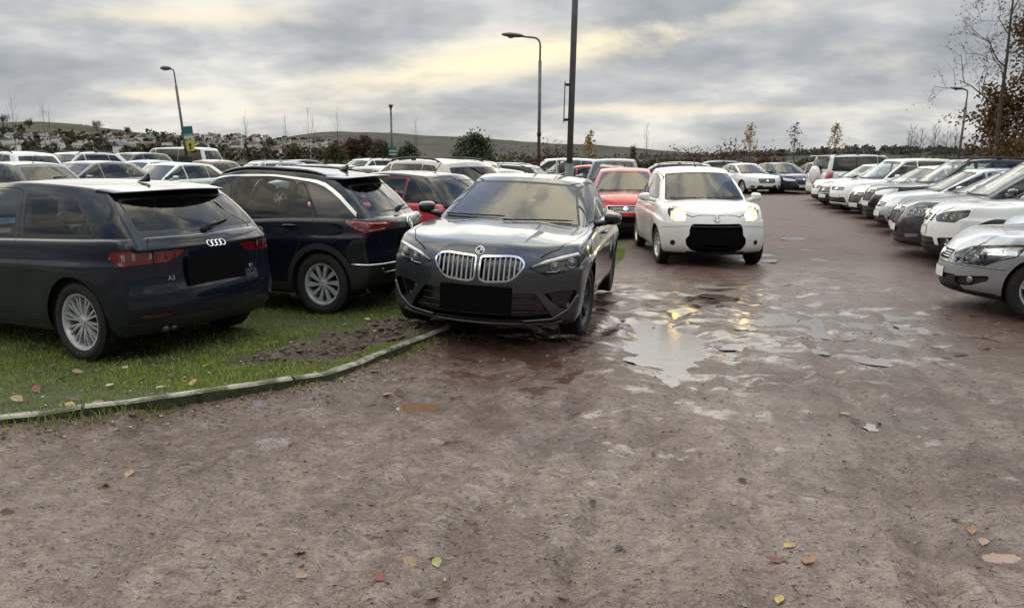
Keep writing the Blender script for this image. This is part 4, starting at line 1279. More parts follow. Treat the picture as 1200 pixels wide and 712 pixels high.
def make_silver_hatch():
    S = std(4.25, 1.753, 1.46, 2.614, .90, .765, .945, 1.02, .20, -1.42, -1.93, 1.0, paint='p_silver', r=.325, rimr=.205, spokes=('five', 5), zc=.93, B=-.10, C=-.98, fbow=.46)
    def cu(c, st):
        if st == 'cut':
            c.seam('T', [(1.0, -.75), (1.4, -.74), (1.75, -.66), (1.95, -.50)], .007, (1,), ('lo',), .25); c.seam('T', [(1.0, .75), (1.4, .74), (1.75, .66), (1.95, .50)], .007, (1,), ('lo',), .25)
            for sx in (1, -1): c.panel('fog_recess', ('F', 30 * sx), [(1.98, sx * .44, .40), (1.72, sx * .80, .455), (1.74, sx * .80, .40), (1.90, sx * .62, .315), (2.0, sx * .46, .31)], 'black_plastic', recess=.03, r=.03)
            c.seam('F', [(-.9, .53), (.9, .53)], .006)
            c.skin(('F', 20), [(2.15, .3, .14), (1.3, 1.0, .14), (1.3, 1.0, .255), (2.15, .3, .255)], 3, True)
        else:
            for sd in (1, -1):
                p, n = c.hit(('F', 30), (1.88, .60, .385), sd); d = (X + n).normalized()
                bm = bmesh.new(); add_lathe(bm, [(.05, -.01), (.048, .01), (.03, .02), (0, .022)], p - n * .028, d, 18); obj('fog_light', bm, MATS['bulb_lens'], c.root)
    return car('silver_hatchback', S, True, grille='slot', lampw=.4, lamph=.19, lampz=.655, lampin=.37, lampx=1.38, house='lamp_chrome', fog=False, plate_f='plate_white', custom=cu)

def make_white_suv():
    S = std(4.38, 1.806, 1.60, 2.646, .92, .90, 1.04, .98, .22, -1.55, -2.0, 1.08, paint='p_white_clean', r=.345, rimr=.235, spokes=('five', 5), zc=1.0, fbow=.42)
    def cu(c, st):
        if st == 'cut':
            for sx in (1, -1):
                c.panel('grille_trim', 'F', [(sx * .40, .90), (sx * .34, .90), (sx * .16, .63), (sx * .22, .61)], 'chrome', off=.006, r=.01)
                c.panel('fog_recess', ('F', 24 * sx), [(2.05, sx * .56, .47), (1.85, sx * .80, .50), (1.84, sx * .82, .36), (2.02, sx * .60, .34)], 'black_plastic', recess=.02, r=.03)
            c.skin('F', [(-1, .1), (1, .1), (1, .33), (-1, .33)], 3); c.skin(('F', 40), [(2.2, .3, .1), (1.3, 1.1, .1), (1.3, 1.1, .33), (2.2, .3, .33)], 3, True)
            c.seam('T', [(1.0, -.78), (1.5, -.76), (1.85, -.62), (2.02, -.44)], .007, (1,), ('lo',), .25); c.seam('T', [(1.0, .78), (1.5, .76), (1.85, .62), (2.02, .44)], .007, (1,), ('lo',), .25)
        else:
            for sd in (1, -1):
                p, n = c.hit(('F', 24), (1.95, .70, .42), sd); bm = bmesh.new(); add_lathe(bm, [(.055, -.01), (.055, .012), (.045, .014), (.042, .004), (0, .006)], p - n * .018, (X + n).normalized(), 18); obj('fog_light', bm, MATS['bulb_lens'], c.root)
    return car('white_crossover', S, True, clad=.06, grille='slot', lamph=.15, lampz=.80, lampin=.42, fog=False, rails=(-1.3, .2), plate_f='plate_white', custom=cu)

def make_grey_mpv():
    S = std(4.80, 1.92, 1.66, 2.85, .97, .86, 1.05, 1.28, .40, -1.85, -2.24, 1.10, paint='p_dark_grey', r=.345, rimr=.22, zc=1.0, B=.05, C=-1.0, cp=.16, fbow=.38, spokes=('double', 5))
    def cu(c, st):
        if st == 'cut':
            for sx in (1, -1): c.panel('fog_trim', ('F', 22 * sx), [(2.27, sx * .58, .40), (2.1, sx * .82, .43), (2.1, sx * .82, .38), (2.28, sx * .60, .345)], 'satin_chrome', off=.004, r=.01)
            c.seam('T', [(1.3, -.82), (1.75, -.78), (2.05, -.66), (2.22, -.46)], .007, (1,), ('lo',), .25); c.seam('T', [(1.3, .82), (1.75, .78), (2.05, .66), (2.22, .46)], .007, (1,), ('lo',), .25)
    return car('grey_people_carrier', S, True, grille='hex', lamph=.14, lampz=.79, lampin=.50, lampx=1.80, house='lamp_chrome', fog=False, plate_f='plate_white', custom=cu)

def make_small_hatch():
    return car('small_hatchback', std(3.95, 1.70, 1.47, 2.49, .80, .76, .95, .98, .12, -1.42, -1.84, 1.0, r=.30, tw=.19, rimr=.20, paint='p_grey', spokes=('five', 6)), tail='tall')

def make_family_hatch():
    return car('family_hatchback', std(4.30, 1.79, 1.46, 2.63, .88, .74, .94, 1.05, .18, -1.45, -1.98, .99, r=.318, paint='p_grey', spokes=('double', 5)), grille='hex', lamph=.11)

def make_saloon():
    return car('saloon', std(4.55, 1.80, 1.44, 2.72, .88, .73, .94, 1.05, .20, -.98, -1.55, .99, tail=.97, r=.32, cp=.12, paint='p_grey', B=-.05, C=-.86, rg=(.30, .90, .9, .88), spokes=('multi', 8)), grille='box', lamph=.12)

def make_crossover():
    return car('crossover', std(4.45, 1.84, 1.66, 2.65, .90, .92, 1.06, .98, .22, -1.62, -2.02, 1.10, r=.35, rimr=.23, zc=1.02, paint='p_grey', spokes=('five', 5)), clad=.06, grille='hex', rails=(-1.4, .15), tail='block', lamph=.13)

def make_estate():
    return car('estate', std(4.65, 1.82, 1.50, 2.70, .88, .75, .95, 1.02, .18, -1.82, -2.20, 1.0, r=.322, C=-1.02, paint='p_grey', cp=.14, spokes=('double', 5)), grille='slot', rails=(-1.6, .1, 'satin_chrome'), tail='block')

def make_mpv():
    return car('people_carrier', std(4.30, 1.80, 1.66, 2.68, .86, .85, 1.04, 1.18, .42, -1.60, -1.96, 1.08, r=.32, zc=.99, paint='p_grey', cp=.14, spokes=('five', 7)), grille='slot', tail='tall')

def make_offroader():
    def cu(c, st):
        if st == 'after':
            y, z, x = 0, 1.02, -2.32
            bm = bmesh.new(); add_lathe(bm, [(0, .17), (.26, .17), (.345, .13), (.365, .05), (.36, -.02), (.30, -.05)], (x + .03, y, z), -X, 32); o = obj('spare_wheel_cover', bm, MATS['p_white'], c.root)
            bm = bmesh.new(); add_lathe(bm, [(.368, .02), (.372, -.03), (.33, -.06)], (x + .03, y, z), -X, 32); obj('tyre', bm, MATS['rubber'], o)
            bm = bmesh.new(); g = c.hi_f
            add_box(bm, Vector((-2.17, 0, 1.765)), (.24, 1.16, .035), bev=.012); obj('spoiler', bm, MATS['p_white'], c.root)
    S = std(4.75, 1.875, 1.84, 2.78, .80, 1.06, 1.13, 1.05, .42, -2.10, -2.26, 1.16, r=.39, rimr=.23, tw=.26, zc=1.10, tail=1.12, paint='p_white', B=-.12, C=-1.02, cp=.10, rbo=.06, spokes=('five', 6))
    S['glassmats'] = {0: 'privacy_glass', 1: 'privacy_glass'}; S['gframe'] = .03
    return car('off_roader', S, clad=.06, grille='box', rails=(-1.9, .1, 'black_plastic'), tail='block', custom=cu, rearp=True)

def make_minibus():
    S = std(4.90, 1.90, 1.97, 3.0, .90, 1.02, 1.16, 1.55, .95, -2.12, -2.34, 1.20, r=.34, rimr=.21, zc=1.12, tail=1.16, paint='p_white_clean', B=.55, C=-.75, cp=.10, rbo=.07, spokes=('five', 5))
    S['glassmats'] = {0: 'dark_glass', 1: 'dark_glass', 2: 'window_glass'}; S['seatz'] = .55; S['seatx'] = .75
    return car('minibus', S, grille='slot', tail='tall', aerial=False)

def make_two_tone_hatch():
    S = std(3.95, 1.70, 1.47, 2.49, .80, .76, .95, .98, .12, -1.42, -1.84, 1.0, r=.30, tw=.19, rimr=.20, paint='p_red', spokes=('five', 6)); S['roofpaint'] = MATS['p_black_roof']
    return car('small_hatchback', S, tail='tall')
# ------------------------------------------------------------------ camera, sky, light
CAM_H, PITCH, FPX = 1.67, math.atan(171 / 940), 940.
cd = bpy.data.cameras.new('camera'); cam_o = bpy.data.objects.new('camera', cd); COL.objects.link(cam_o)
cam_o.location = (0, 0, CAM_H); cam_o.rotation_euler = (pi / 2 - PITCH, 0, 0)
cd.sensor_width = 36; cd.lens = 36 * FPX / 1200; cd.clip_start = .05; cd.clip_end = 12000
SC.camera = cam_o
vs_ = SC.view_settings; vs_.view_transform = 'Standard'; vs_.look = 'None'; vs_.exposure = .40; vs_.gamma = 1

def ray(px, py):
    x, v = (px - 600) / FPX, (356 - py) / FPX
    return Vector((x, cos(PITCH) + v * sin(PITCH), -sin(PITCH) + v * cos(PITCH)))
def at(px, py, z=0.):
    """where the line of sight through a photo pixel meets the height z"""
    d = ray(px, py); t = (z - CAM_H) / d.z
    return Vector((d.x * t, d.y * t, z))
def far(px, depth, py=185):
    """the point a given distance away along a line of sight"""
    d = ray(px, py); t = depth / d.y
    return Vector((d.x * t, depth, CAM_H + d.z * t))

def sky():
    w = bpy.data.worlds.new('World'); SC.world = w; w.use_nodes = True
    nt = w.node_tree; nt.nodes.clear(); L = nt.links.new
    out = N(nt, 'ShaderNodeOutputWorld')
    st = N(nt, 'ShaderNodeTexSky'); st.sky_type = 'NISHITA'; st.sun_disc = False; st.sun_elevation = R(38); st.sun_rotation = R(-12)
    b1 = N(nt, 'ShaderNodeBackground', Strength=.05); L(st.outputs[0], b1.inputs[0])
    tc = N(nt, 'ShaderNodeTexCoord'); sp = N(nt, 'ShaderNodeSeparateXYZ'); L(tc.outputs['Generated'], sp.inputs[0])
    x, y, z = sp.outputs
    zc = math_n(nt, 'MAXIMUM', z, 0.)
    k = math_n(nt, 'DIVIDE', 1.0, math_n(nt, 'ADD', zc, .27))
    def vec(sx, sy, ox=0., oz=0.):
        c = N(nt, 'ShaderNodeCombineXYZ')
        L(math_n(nt, 'MULTIPLY_ADD', math_n(nt, 'MULTIPLY', x, k), sx, ox), c.inputs[0]); L(math_n(nt, 'MULTIPLY', math_n(nt, 'MULTIPLY', y, k), sy), c.inputs[1])
        c.inputs[2].default_value = oz
        return c.outputs[0]
    n1 = noise_n(nt, vec(.98, 1.0, 3.1), 1.55, 10, .56, .12)
    n2 = noise_n(nt, vec(.75, 1.0, 7.7, 2.), 3.4, 8, .58, .1)
    n3 = noise_n(nt, vec(1., 1., 1.3, 5.), 2.3, 7, .6, .5)
    t = math_n(nt, 'ADD', math_n(nt, 'MULTIPLY', n1, .68), math_n(nt, 'MULTIPLY', n2, .32))
    c = ramp(nt, t, [(.34, (.25, .268, .29)), (.43, (.335, .35, .37)), (.50, (.43, .44, .45)), (.55, (.54, .54, .53)), (.61, (.70, .68, .625))])
    # paler, evener strip low down
    low = maprange(nt, z, .0, .045, 1, 0)
    c = mixc(nt, math_n(nt, 'MULTIPLY', low, .45), c, (.40, .412, .425))
    # the sun's gap: warm lit cloud edges ahead, where the cloud is thin
    yy = math_n(nt, 'MAXIMUM', y, .05); u = math_n(nt, 'DIVIDE', x, yy); v = math_n(nt, 'DIVIDE', z, yy)
    def glow(u0, v0, su, sv, slope=0.):
        a = math_n(nt, 'DIVIDE', math_n(nt, 'SUBTRACT', u, u0), su)
        b = math_n(nt, 'DIVIDE', math_n(nt, 'SUBTRACT', math_n(nt, 'SUBTRACT', v, v0), math_n(nt, 'MULTIPLY', math_n(nt, 'SUBTRACT', u, u0), slope)), sv)
        r2 = math_n(nt, 'ADD', math_n(nt, 'MULTIPLY', a, a), math_n(nt, 'MULTIPLY', b, b))
        return math_n(nt, 'POWER', 2.718, math_n(nt, 'MULTIPLY', r2, -1.))
    g = math_n(nt, 'ADD', math_n(nt, 'ADD', glow(-.06, .108, .17, .024, .16), glow(.17, .145, .13, .026, .14)), math_n(nt, 'MULTIPLY', math_n(nt, 'ADD', math_n(nt, 'ADD', glow(-.44, .075, .07, .008), glow(.10, .058, .30, .007)), math_n(nt, 'ADD', glow(-.38, .165, .2, .012), glow(.45, .12, .07, .015))), .6))
    g = math_n(nt, 'MULTIPLY', g, math_n(nt, 'GREATER_THAN', y, 0.))
    gm = math_n(nt, 'MULTIPLY', g, maprange(nt, math_n(nt, 'ADD', n1, math_n(nt, 'MULTIPLY', g, .10)), .42, .62), clamp=True)
    c = mixc(nt, gm, c, (.88, .775, .545))
    # brighter, creamier cloud overhead with blue breaks; mask of the sky behind the viewer
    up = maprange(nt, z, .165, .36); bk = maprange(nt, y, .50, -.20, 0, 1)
    hi = ramp(nt, n3, [(.34, (.10, .17, .33)), (.44, (.20, .25, .33)), (.51, (.50, .49, .44)), (.58, (.82, .77, .60)), (.68, (1.05, .96, .70))])
    zz = math_n(nt, 'MAXIMUM', z, .05); ux = math_n(nt, 'DIVIDE', x, zz); uy = math_n(nt, 'DIVIDE', y, zz)
    def patch(x0, y0, sx, sy):  # cream and blue sky patches added overhead where the windscreens mirror them
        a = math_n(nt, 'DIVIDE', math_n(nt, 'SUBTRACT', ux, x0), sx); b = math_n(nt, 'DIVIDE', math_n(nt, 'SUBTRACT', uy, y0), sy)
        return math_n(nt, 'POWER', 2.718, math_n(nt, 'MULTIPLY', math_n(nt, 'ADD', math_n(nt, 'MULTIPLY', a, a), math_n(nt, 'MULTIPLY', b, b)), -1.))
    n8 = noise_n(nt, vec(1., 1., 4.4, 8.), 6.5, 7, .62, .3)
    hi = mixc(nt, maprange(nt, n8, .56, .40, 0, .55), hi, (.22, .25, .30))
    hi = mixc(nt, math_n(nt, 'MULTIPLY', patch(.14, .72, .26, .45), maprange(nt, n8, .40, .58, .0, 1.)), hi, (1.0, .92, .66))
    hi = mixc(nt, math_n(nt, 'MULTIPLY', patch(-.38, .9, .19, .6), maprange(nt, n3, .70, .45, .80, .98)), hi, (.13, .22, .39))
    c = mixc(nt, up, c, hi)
    gain = math_n(nt, 'MULTIPLY_ADD', maprange(nt, z, .165, .34), SKY_UP, 1.0)
    # added dimming of the unseen sky behind the viewer, darkens paint and glass reflections
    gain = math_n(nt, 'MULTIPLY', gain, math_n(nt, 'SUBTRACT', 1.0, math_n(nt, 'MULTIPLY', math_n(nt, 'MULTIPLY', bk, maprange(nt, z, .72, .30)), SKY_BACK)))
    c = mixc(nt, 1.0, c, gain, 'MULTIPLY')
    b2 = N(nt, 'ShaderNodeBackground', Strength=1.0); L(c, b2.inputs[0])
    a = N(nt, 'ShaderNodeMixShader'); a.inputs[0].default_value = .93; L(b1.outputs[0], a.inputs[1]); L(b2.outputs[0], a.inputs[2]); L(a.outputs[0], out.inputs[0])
    w.cycles.sampling_method = 'MANUAL'; w.cycles.sample_map_resolution = 1024
    sd = bpy.data.lights.new('sun', 'SUN'); so = bpy.data.objects.new('sun', sd); COL.objects.link(so)
    sd.energy = .6; sd.angle = R(75); sd.color = (1., .93, .80)
    d = Vector((sin(R(-12)) * cos(R(38)), cos(R(-12)) * cos(R(38)), sin(R(38))))
    so.rotation_euler = d.to_track_quat('Z', 'Y').to_euler(); so.location = (0, 0, 30)
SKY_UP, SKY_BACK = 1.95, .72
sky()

# ------------------------------------------------------------------ ground
_rs = np.random.RandomState(3); _G = _rs.rand(64, 256, 256)
def vnoise(x, y, k=0):
    xi = np.floor(x).astype(int); yi = np.floor(y).astype(int); fx = x - xi; fy = y - yi
    fx = fx * fx * fx * (fx * (fx * 6 - 15) + 10); fy = fy * fy * fy * (fy * (fy * 6 - 15) + 10); g = _G[k % 64]
    a = g[xi % 256, yi % 256]; b = g[(xi + 1) % 256, yi % 256]; c = g[xi % 256, (yi + 1) % 256]; d = g[(xi + 1) % 256, (yi + 1) % 256]
    return (a * (1 - fx) + b * fx) * (1 - fy) + (c * (1 - fx) + d * fx) * fy - .5
def fbm(x, y, f, o=4, k=0, g=.5):
    s = 0; a = 1
    for i in range(o):
        c_, s_ = cos(.7 * i + .4), sin(.7 * i + .4)
        s = s + a * vnoise((x * c_ - y * s_) * f, (x * s_ + y * c_) * f, k + i); f *= 2.03; a *= g
    return s
def sstep(t): t = np.clip(t, 0, 1); return t * t * (3 - 2 * t)

KERB_PX = [(-420, 540), (-200, 513), (0, 487), (80, 478), (150, 471), (215, 463), (270, 455), (330, 446), (378, 438), (410, 427), (450, 411), (490, 396), (520, 386)]
KERB = [at(x, y, .10) for x, y in KERB_PX]
VERGE = [(p.x, p.y) for p in KERB] + [(-.35, 8.5), (.35, 9.6), (1.35, 11.4), (1.8, 13.), (2.3, 16.), (2.0, 17), (-3, 16.), (-14, 16), (-14, 5)]
def seg_d(x, y, pts, closed):
    d = np.full(x.shape, 1e9)
    for a, b in zip(pts, pts[1:] + ([pts[0]] if closed else [])):
        if not closed and a is pts[-1]: break
        ax, ay = a; bx, by = b; dx, dy = bx - ax, by - ay
        t = np.clip(((x - ax) * dx + (y - ay) * dy) / (dx * dx + dy * dy + 1e-12), 0, 1)
        d = np.minimum(d, np.hypot(x - ax - t * dx, y - ay - t * dy))
    return d
def poly_in(x, y, pts):
    c = np.zeros(x.shape, bool); j = len(pts) - 1
    for i in range(len(pts)):
        xi, yi = pts[i]; xj, yj = pts[j]
        if yi != yj: c ^= ((yi > y) != (yj > y)) & (x < (xj - xi) * (y - yi) / (yj - yi) + xi)
        j = i
    return c
BARE = [(p.x, p.y) for p in (at(a, b, .1) for a, b in ((255, 420), (310, 402), (380, 386), (440, 377), (500, 368), (525, 376), (505, 386), (465, 399), (420, 411), (375, 421), (310, 426)))]
PUD = [(785, 400, 64, 34, .022), (880, 402, 62, 20, .012), (1030, 398, 85, 24, .014), (960, 378, 70, 14, .010), (1040, 425, 34, 6, .022), (655, 517, 34, 9, .022), (490, 470, 38, 7, .026), (1172, 648, 34, 9, .024), (1050, 495, 30, 9, .018), (905, 352, 70, 9, .008), (770, 352, 45, 8, .010), (884, 376, 42, 9, .012)]
_r = random.Random(17)
for _ in range(20):
    _x = _r.uniform(720, 1110); PUD.append((_x, _r.uniform(346, 425) if _x < 960 else _r.uniform(362, 432), _r.uniform(10, 34), _r.uniform(2.5, 6.5), _r.uniform(.010, .018)))
for _ in range(8): PUD.append((_r.uniform(820, 1010), _r.uniform(262, 335), _r.uniform(10, 26), _r.uniform(1.2, 2.4), .012))
def pud_xy(p):
    c = at(p[0], p[1]); e = at(p[0] + p[2], p[1]); n = at(p[0], p[1] - p[3]); s = at(p[0], p[1] + p[3])
    return c.x, (n.y + s.y) / 2, e.x - c.x, (n.y - s.y) / 2
RUTS = [(-.95, .006, .026), (.50, .006, .024), (1.15, -.004, .022), (2.55, -.004, .026), (-.10, .03, .016), (1.75, .012, .018), (3.3, .0, .02), (-2.0, .02, .016)]
def ground_h(x, y, full=False):
    r = np.hypot(x, y)
    sd = np.where(poly_in(x, y, VERGE), 1, -1) * seg_d(x, y, VERGE, True)
    v = sstep(sd / .10 + .5)
    bare = np.where(poly_in(x, y, BARE), 1, -1) * seg_d(x, y, BARE, True)
    bare = sstep((bare + fbm(x, y, 3., 3, 9) * .22) / .16 + .5) * v
    near = np.clip(1.3 - r / 45, 0, 1)
    h = fbm(x, y, .45, 3, 0) * .030 + near * (fbm(x, y, 2.3, 3, 5) * .020 + fbm(x, y, 9., 3, 12) * .013 * np.clip(1.4 - r / 18, 0, 1) + fbm(x, y, 34., 2, 20) * .011 * np.clip(1.2 - r / 10, 0, 1))
    # wheel tracks that run up the lane
    lane = x - .30 * (y - 9)
    h += (1 - v) * near * .016 * np.sin(lane * 5.2 + fbm(x, y, .6, 2, 30) * 5) * sstep((fbm(x, y, .8, 2, 33) + .2) * 2)
    for x0, k2, dp in RUTS:
        d = x - (x0 + .27 * (y - 6) + k2 * (y - 6) ** 2) - .06 * np.sin(y * 1.3 + x0)
        a = (1 - v) * np.clip(1.35 - y / 13, 0, 1) * sstep((fbm(x, y, .5, 2, 36) + .38) * 2.5)
        h += dp * a * (-np.exp(-(d / .085) ** 2) + .55 * np.exp(-((np.abs(d) - .16) / .06) ** 2))
        h += dp * .22 * a * np.exp(-(d / .085) ** 2) * np.sign(np.sin((y + d * .8) * 46))
    for p in PUD:
        cx, cy, rx, ry = pud_xy(p)
        q = ((x - cx) / rx) ** 2 + ((y - cy) / ry) ** 2
        h -= (1 - v) * p[4] * 1.9 * np.exp(-q * 1.5)
    kd = seg_d(x, y, [(p.x, p.y) for p in KERB], False)
    hv = .005 + .085 * np.exp(-(kd / 1.0) ** 2) + fbm(x, y, 1.6, 3, 40) * .03 + fbm(x, y, 8., 2, 44) * .018
    hv = hv * (1 - bare) + bare * (.055 + fbm(x, y, 2.6, 4, 50) * .15 + fbm(x, y, 11., 3, 52) * .075)
    h = h * (1 - v) + hv * v
    h += (1 - v) * .062 * np.exp(-(kd / .24) ** 2)
    h += .24 * sstep((-x - 7) / 9) * sstep((y - 13) / 8)
    h = np.where(r > 70, h * np.clip(1 - (r - 70) / 40, 0, 1), h)
    if full == 2:
        wet = np.zeros_like(h)
        for k, p in enumerate(PUD):
            cx, cy, rx, ry = pud_xy(p); rx, ry = rx + .06, ry + .05
            wet = np.maximum(wet, np.exp(-((((x - cx) / rx) ** 2 + ((y - cy) / ry) ** 2) / 1.9) ** 2))
        return h, v, bare, wet * (1 - v)
    if full: return h, v, bare
    return h
def gz(x, y): return float(ground_h(np.array([x]), np.array([y]))[0])

def ground():
    rr = list(np.geomspace(.3, 1.7, 14)) ; r = 1.7
    while r < 26: r *= 1.0062; rr.append(r)
    while r < 75: r *= 1.02; rr.append(r)
    while r < 6000: r *= 1.28; rr.append(r)
    ang = list(np.arange(-47, 47.01, .36)) + list(np.arange(55, 312, 8.))
    A, B = np.meshgrid(np.radians(np.array(ang)), np.array(rr)); x = np.sin(A) * B; y = np.cos(A) * B
    h, v, bare, wetm = ground_h(x, y, 2)
    na, nr = len(ang), len(rr)
    vs = np.stack([x, y, h], -1).reshape(-1, 3)
    i, j = np.meshgrid(np.arange(nr - 1), np.arange(na), indexing='ij'); j2 = (j + 1) % na
    f = np.stack([i * na + j, (i + 1) * na + j, (i + 1) * na + j2, i * na + j2], -1).reshape(-1, 4)[:, ::-1]
    me = bpy.data.meshes.new('ground'); me.vertices.add(len(vs)); me.vertices.foreach_set('co', vs.ravel())
    me.loops.add(f.size); me.loops.foreach_set('vertex_index', f.ravel()); me.polygons.add(len(f)); me.polygons.foreach_set('loop_start', np.arange(0, f.size, 4))
    me.update(calc_edges=True)
    me.polygons.foreach_set('use_smooth', np.ones(len(f), bool))
    for nm, a in (('verge', v), ('bare', bare), ('wet', wetm)):
        at_ = me.attributes.new(nm, 'FLOAT', 'POINT'); at_.data.foreach_set('value', a.ravel().astype(np.float32))
    m, nt, out = nodemat('wet_mud'); L = nt.links.new
    tc = N(nt, 'ShaderNodeTexCoord'); P = tc.outputs['Object']
    sp = N(nt, 'ShaderNodeSeparateXYZ'); L(P, sp.inputs[0])
    n1 = noise_n(nt, P, .55, 5, .6, .3); n2 = noise_n(nt, P, 7., 10, .74, .5); n3 = noise_n(nt, P, 48., 5, .75); n4 = noise_n(nt, P, 1.7, 6, .6, .2)
    # grit swept into short streaks
    mp = N(nt, 'ShaderNodeMapping'); L(P, mp.inputs[0]); mp.inputs['Scale'].default_value = (16, 46, 16); mp.inputs['Rotation'].default_value = (0, 0, .35)
    n5 = noise_n(nt, mp.outputs[0], 1., 5, .7, 1.2)
    vo = N(nt, 'ShaderNodeTexVoronoi', Scale=70.); L(P, vo.inputs['Vector'])
    mud = ramp(nt, n2, [(.28, (.034, .015, .010)), (.46, (.094, .043, .030)), (.60, (.142, .070, .050)), (.74, (.23, .14, .11))])
    grv = ramp(nt, n2, [(.28, (.056, .033, .025)), (.46, (.195, .132, .105)), (.59, (.315, .235, .197)), (.72, (.50, .42, .37))])
    gravel_sheen = math_n(nt, 'ADD', maprange(nt, sp.outputs[1], 9.5, 3.2), math_n(nt, 'MULTIPLY', maprange(nt, sp.outputs[0], 2.2, -2.0), .35))  # paler gravel towards the near left, some of it sheen put into colour
    gravel_sheen = math_n(nt, 'MULTIPLY', maprange(nt, math_n(nt, 'ADD', gravel_sheen, math_n(nt, 'MULTIPLY', math_n(nt, 'SUBTRACT', n4, .5), 2.6)), .30, 1.20), .92, clamp=True)
    col = mixc(nt, gravel_sheen, mud, grv)
    col = mixc(nt, math_n(nt, 'MULTIPLY', maprange(nt, n3, .55, .68), .6), col, (.38, .33, .30))
    col = mixc(nt, math_n(nt, 'MULTIPLY', maprange(nt, n5, .52, .63), .8), col, (.026, .018, .015))
    col = mixc(nt, math_n(nt, 'MULTIPLY', maprange(nt, n3, .45, .32), .75), col, (.026, .018, .015))
    col = mixc(nt, math_n(nt, 'MULTIPLY', maprange(nt, vo.outputs['Distance'], .16, .05), math_n(nt, 'MULTIPLY', maprange(nt, n2, .5, .62), .6)), col, (.33, .29, .27))
    n9 = noise_n(nt, P, 165., 3, .7)
    col = mixc(nt, math_n(nt, 'MULTIPLY', maprange(nt, n9, .50, .36), .55), col, (.035, .023, .019))
    col = mixc(nt, math_n(nt, 'MULTIPLY', maprange(nt, n9, .58, .70), .45), col, (.46, .39, .35))
    soil = ramp(nt, n2, [(.3, (.022, .018, .012)), (.6, (.055, .042, .026))])
    turf = ramp(nt, n2, [(.3, (.040, .055, .014)), (.65, (.095, .115, .032))])
    av = N(nt, 'ShaderNodeAttribute', attribute_name='verge'); ab = N(nt, 'ShaderNodeAttribute', attribute_name='bare')
    bmud = ramp(nt, n2, [(.28, (.045, .031, .023)), (.5, (.115, .083, .062)), (.7, (.20, .155, .12))])
    col = mixc(nt, av.outputs['Fac'], col, mixc(nt, ab.outputs['Fac'], turf, bmud))
    # wheel tracks drawn out along the lane
    mq = N(nt, 'ShaderNodeMapping'); L(P, mq.inputs[0]); mq.inputs['Rotation'].default_value = (0, 0, .29); mq.inputs['Scale'].default_value = (5.5, .55, 1.)
    n6 = noise_n(nt, mq.outputs[0], 1., 6, .62, .4); aw = N(nt, 'ShaderNodeAttribute', attribute_name='wet')
    trk = math_n(nt, 'MULTIPLY', maprange(nt, n6, .50, .64), math_n(nt, 'SUBTRACT', 1.0, av.outputs['Fac']))
    col = mixc(nt, math_n(nt, 'MULTIPLY', trk, .55), col, mixc(nt, .5, col, (.045, .022, .016)))
    col = mixc(nt, math_n(nt, 'MULTIPLY', aw.outputs['Fac'], .6), col, (.060, .034, .026))
    # thin films of standing water in the low spots of the lane
    mr = N(nt, 'ShaderNodeMapping'); L(P, mr.inputs[0]); mr.inputs['Rotation'].default_value = (0, 0, .2); mr.inputs['Scale'].default_value = (2.1, 3.0, 1.)
    n7 = noise_n(nt, mr.outputs[0], 1., 8, .64, .5)
    zx = math_n(nt, 'SUBTRACT', sp.outputs[0], math_n(nt, 'MULTIPLY_ADD', sp.outputs[1], .24, -.30))
    zone = math_n(nt, 'POWER', 2.718, math_n(nt, 'MULTIPLY', math_n(nt, 'POWER', math_n(nt, 'DIVIDE', zx, 2.6), 2.), -1.))
    zone = math_n(nt, 'MULTIPLY', zone, maprange(nt, sp.outputs[1], 3.2, 7.5, .0, 1.))
    film = maprange(nt, math_n(nt, 'ADD', math_n(nt, 'MULTIPLY_ADD', zone, .16, n7), math_n(nt, 'MULTIPLY', math_n(nt, 'SUBTRACT', n2, .5), -.22)), .605, .685)
    film = math_n(nt, 'MULTIPLY', film, math_n(nt, 'SUBTRACT', 1.0, av.outputs['Fac'])); film = math_n(nt, 'MULTIPLY', film, maprange(nt, sp.outputs[1], 13., 9.5))
    col = mixc(nt, math_n(nt, 'MULTIPLY', film, .55), col, (.075, .045, .035))
    # fields outside the car park
    rad = math_n(nt, 'SQRT', math_n(nt, 'ADD', math_n(nt, 'MULTIPLY', sp.outputs[0], sp.outputs[0]), math_n(nt, 'MULTIPLY', sp.outputs[1], sp.outputs[1])))
    fld = ramp(nt, noise_n(nt, P, .02, 3), [(.4, (.05, .06, .025)), (.6, (.10, .10, .05))])
    col = mixc(nt, maprange(nt, rad, 62, 70), col, fld)
    b = N(nt, 'ShaderNodeBsdfPrincipled'); L(col, b.inputs['Base Color'])
    wet = maprange(nt, math_n(nt, 'ADD', n1, math_n(nt, 'MULTIPLY', math_n(nt, 'SUBTRACT', n2, .5), .5)), .42, .60)
    rg = math_n(nt, 'ADD', math_n(nt, 'MULTIPLY', wet, .36), .17)
    wet = math_n(nt, 'MULTIPLY', wet, math_n(nt, 'SUBTRACT', 1.0, math_n(nt, 'MULTIPLY', trk, .6)))
    wet = math_n(nt, 'MULTIPLY', wet, math_n(nt, 'SUBTRACT', 1.0, aw.outputs['Fac']))
    z2 = math_n(nt, 'POWER', 2.718, math_n(nt, 'MULTIPLY', math_n(nt, 'POWER', math_n(nt, 'DIVIDE', math_n(nt, 'SUBTRACT', sp.outputs[0], math_n(nt, 'MULTIPLY_ADD', sp.outputs[1], .16, -.7)), 1.5), 2.), -1.))
    z2 = math_n(nt, 'MULTIPLY', z2, maprange(nt, n4, .40, .58))
    wet = math_n(nt, 'MULTIPLY', wet, math_n(nt, 'SUBTRACT', 1.0, math_n(nt, 'MULTIPLY', z2, .8)))
    rg = math_n(nt, 'MULTIPLY_ADD', wet, .40, .13)
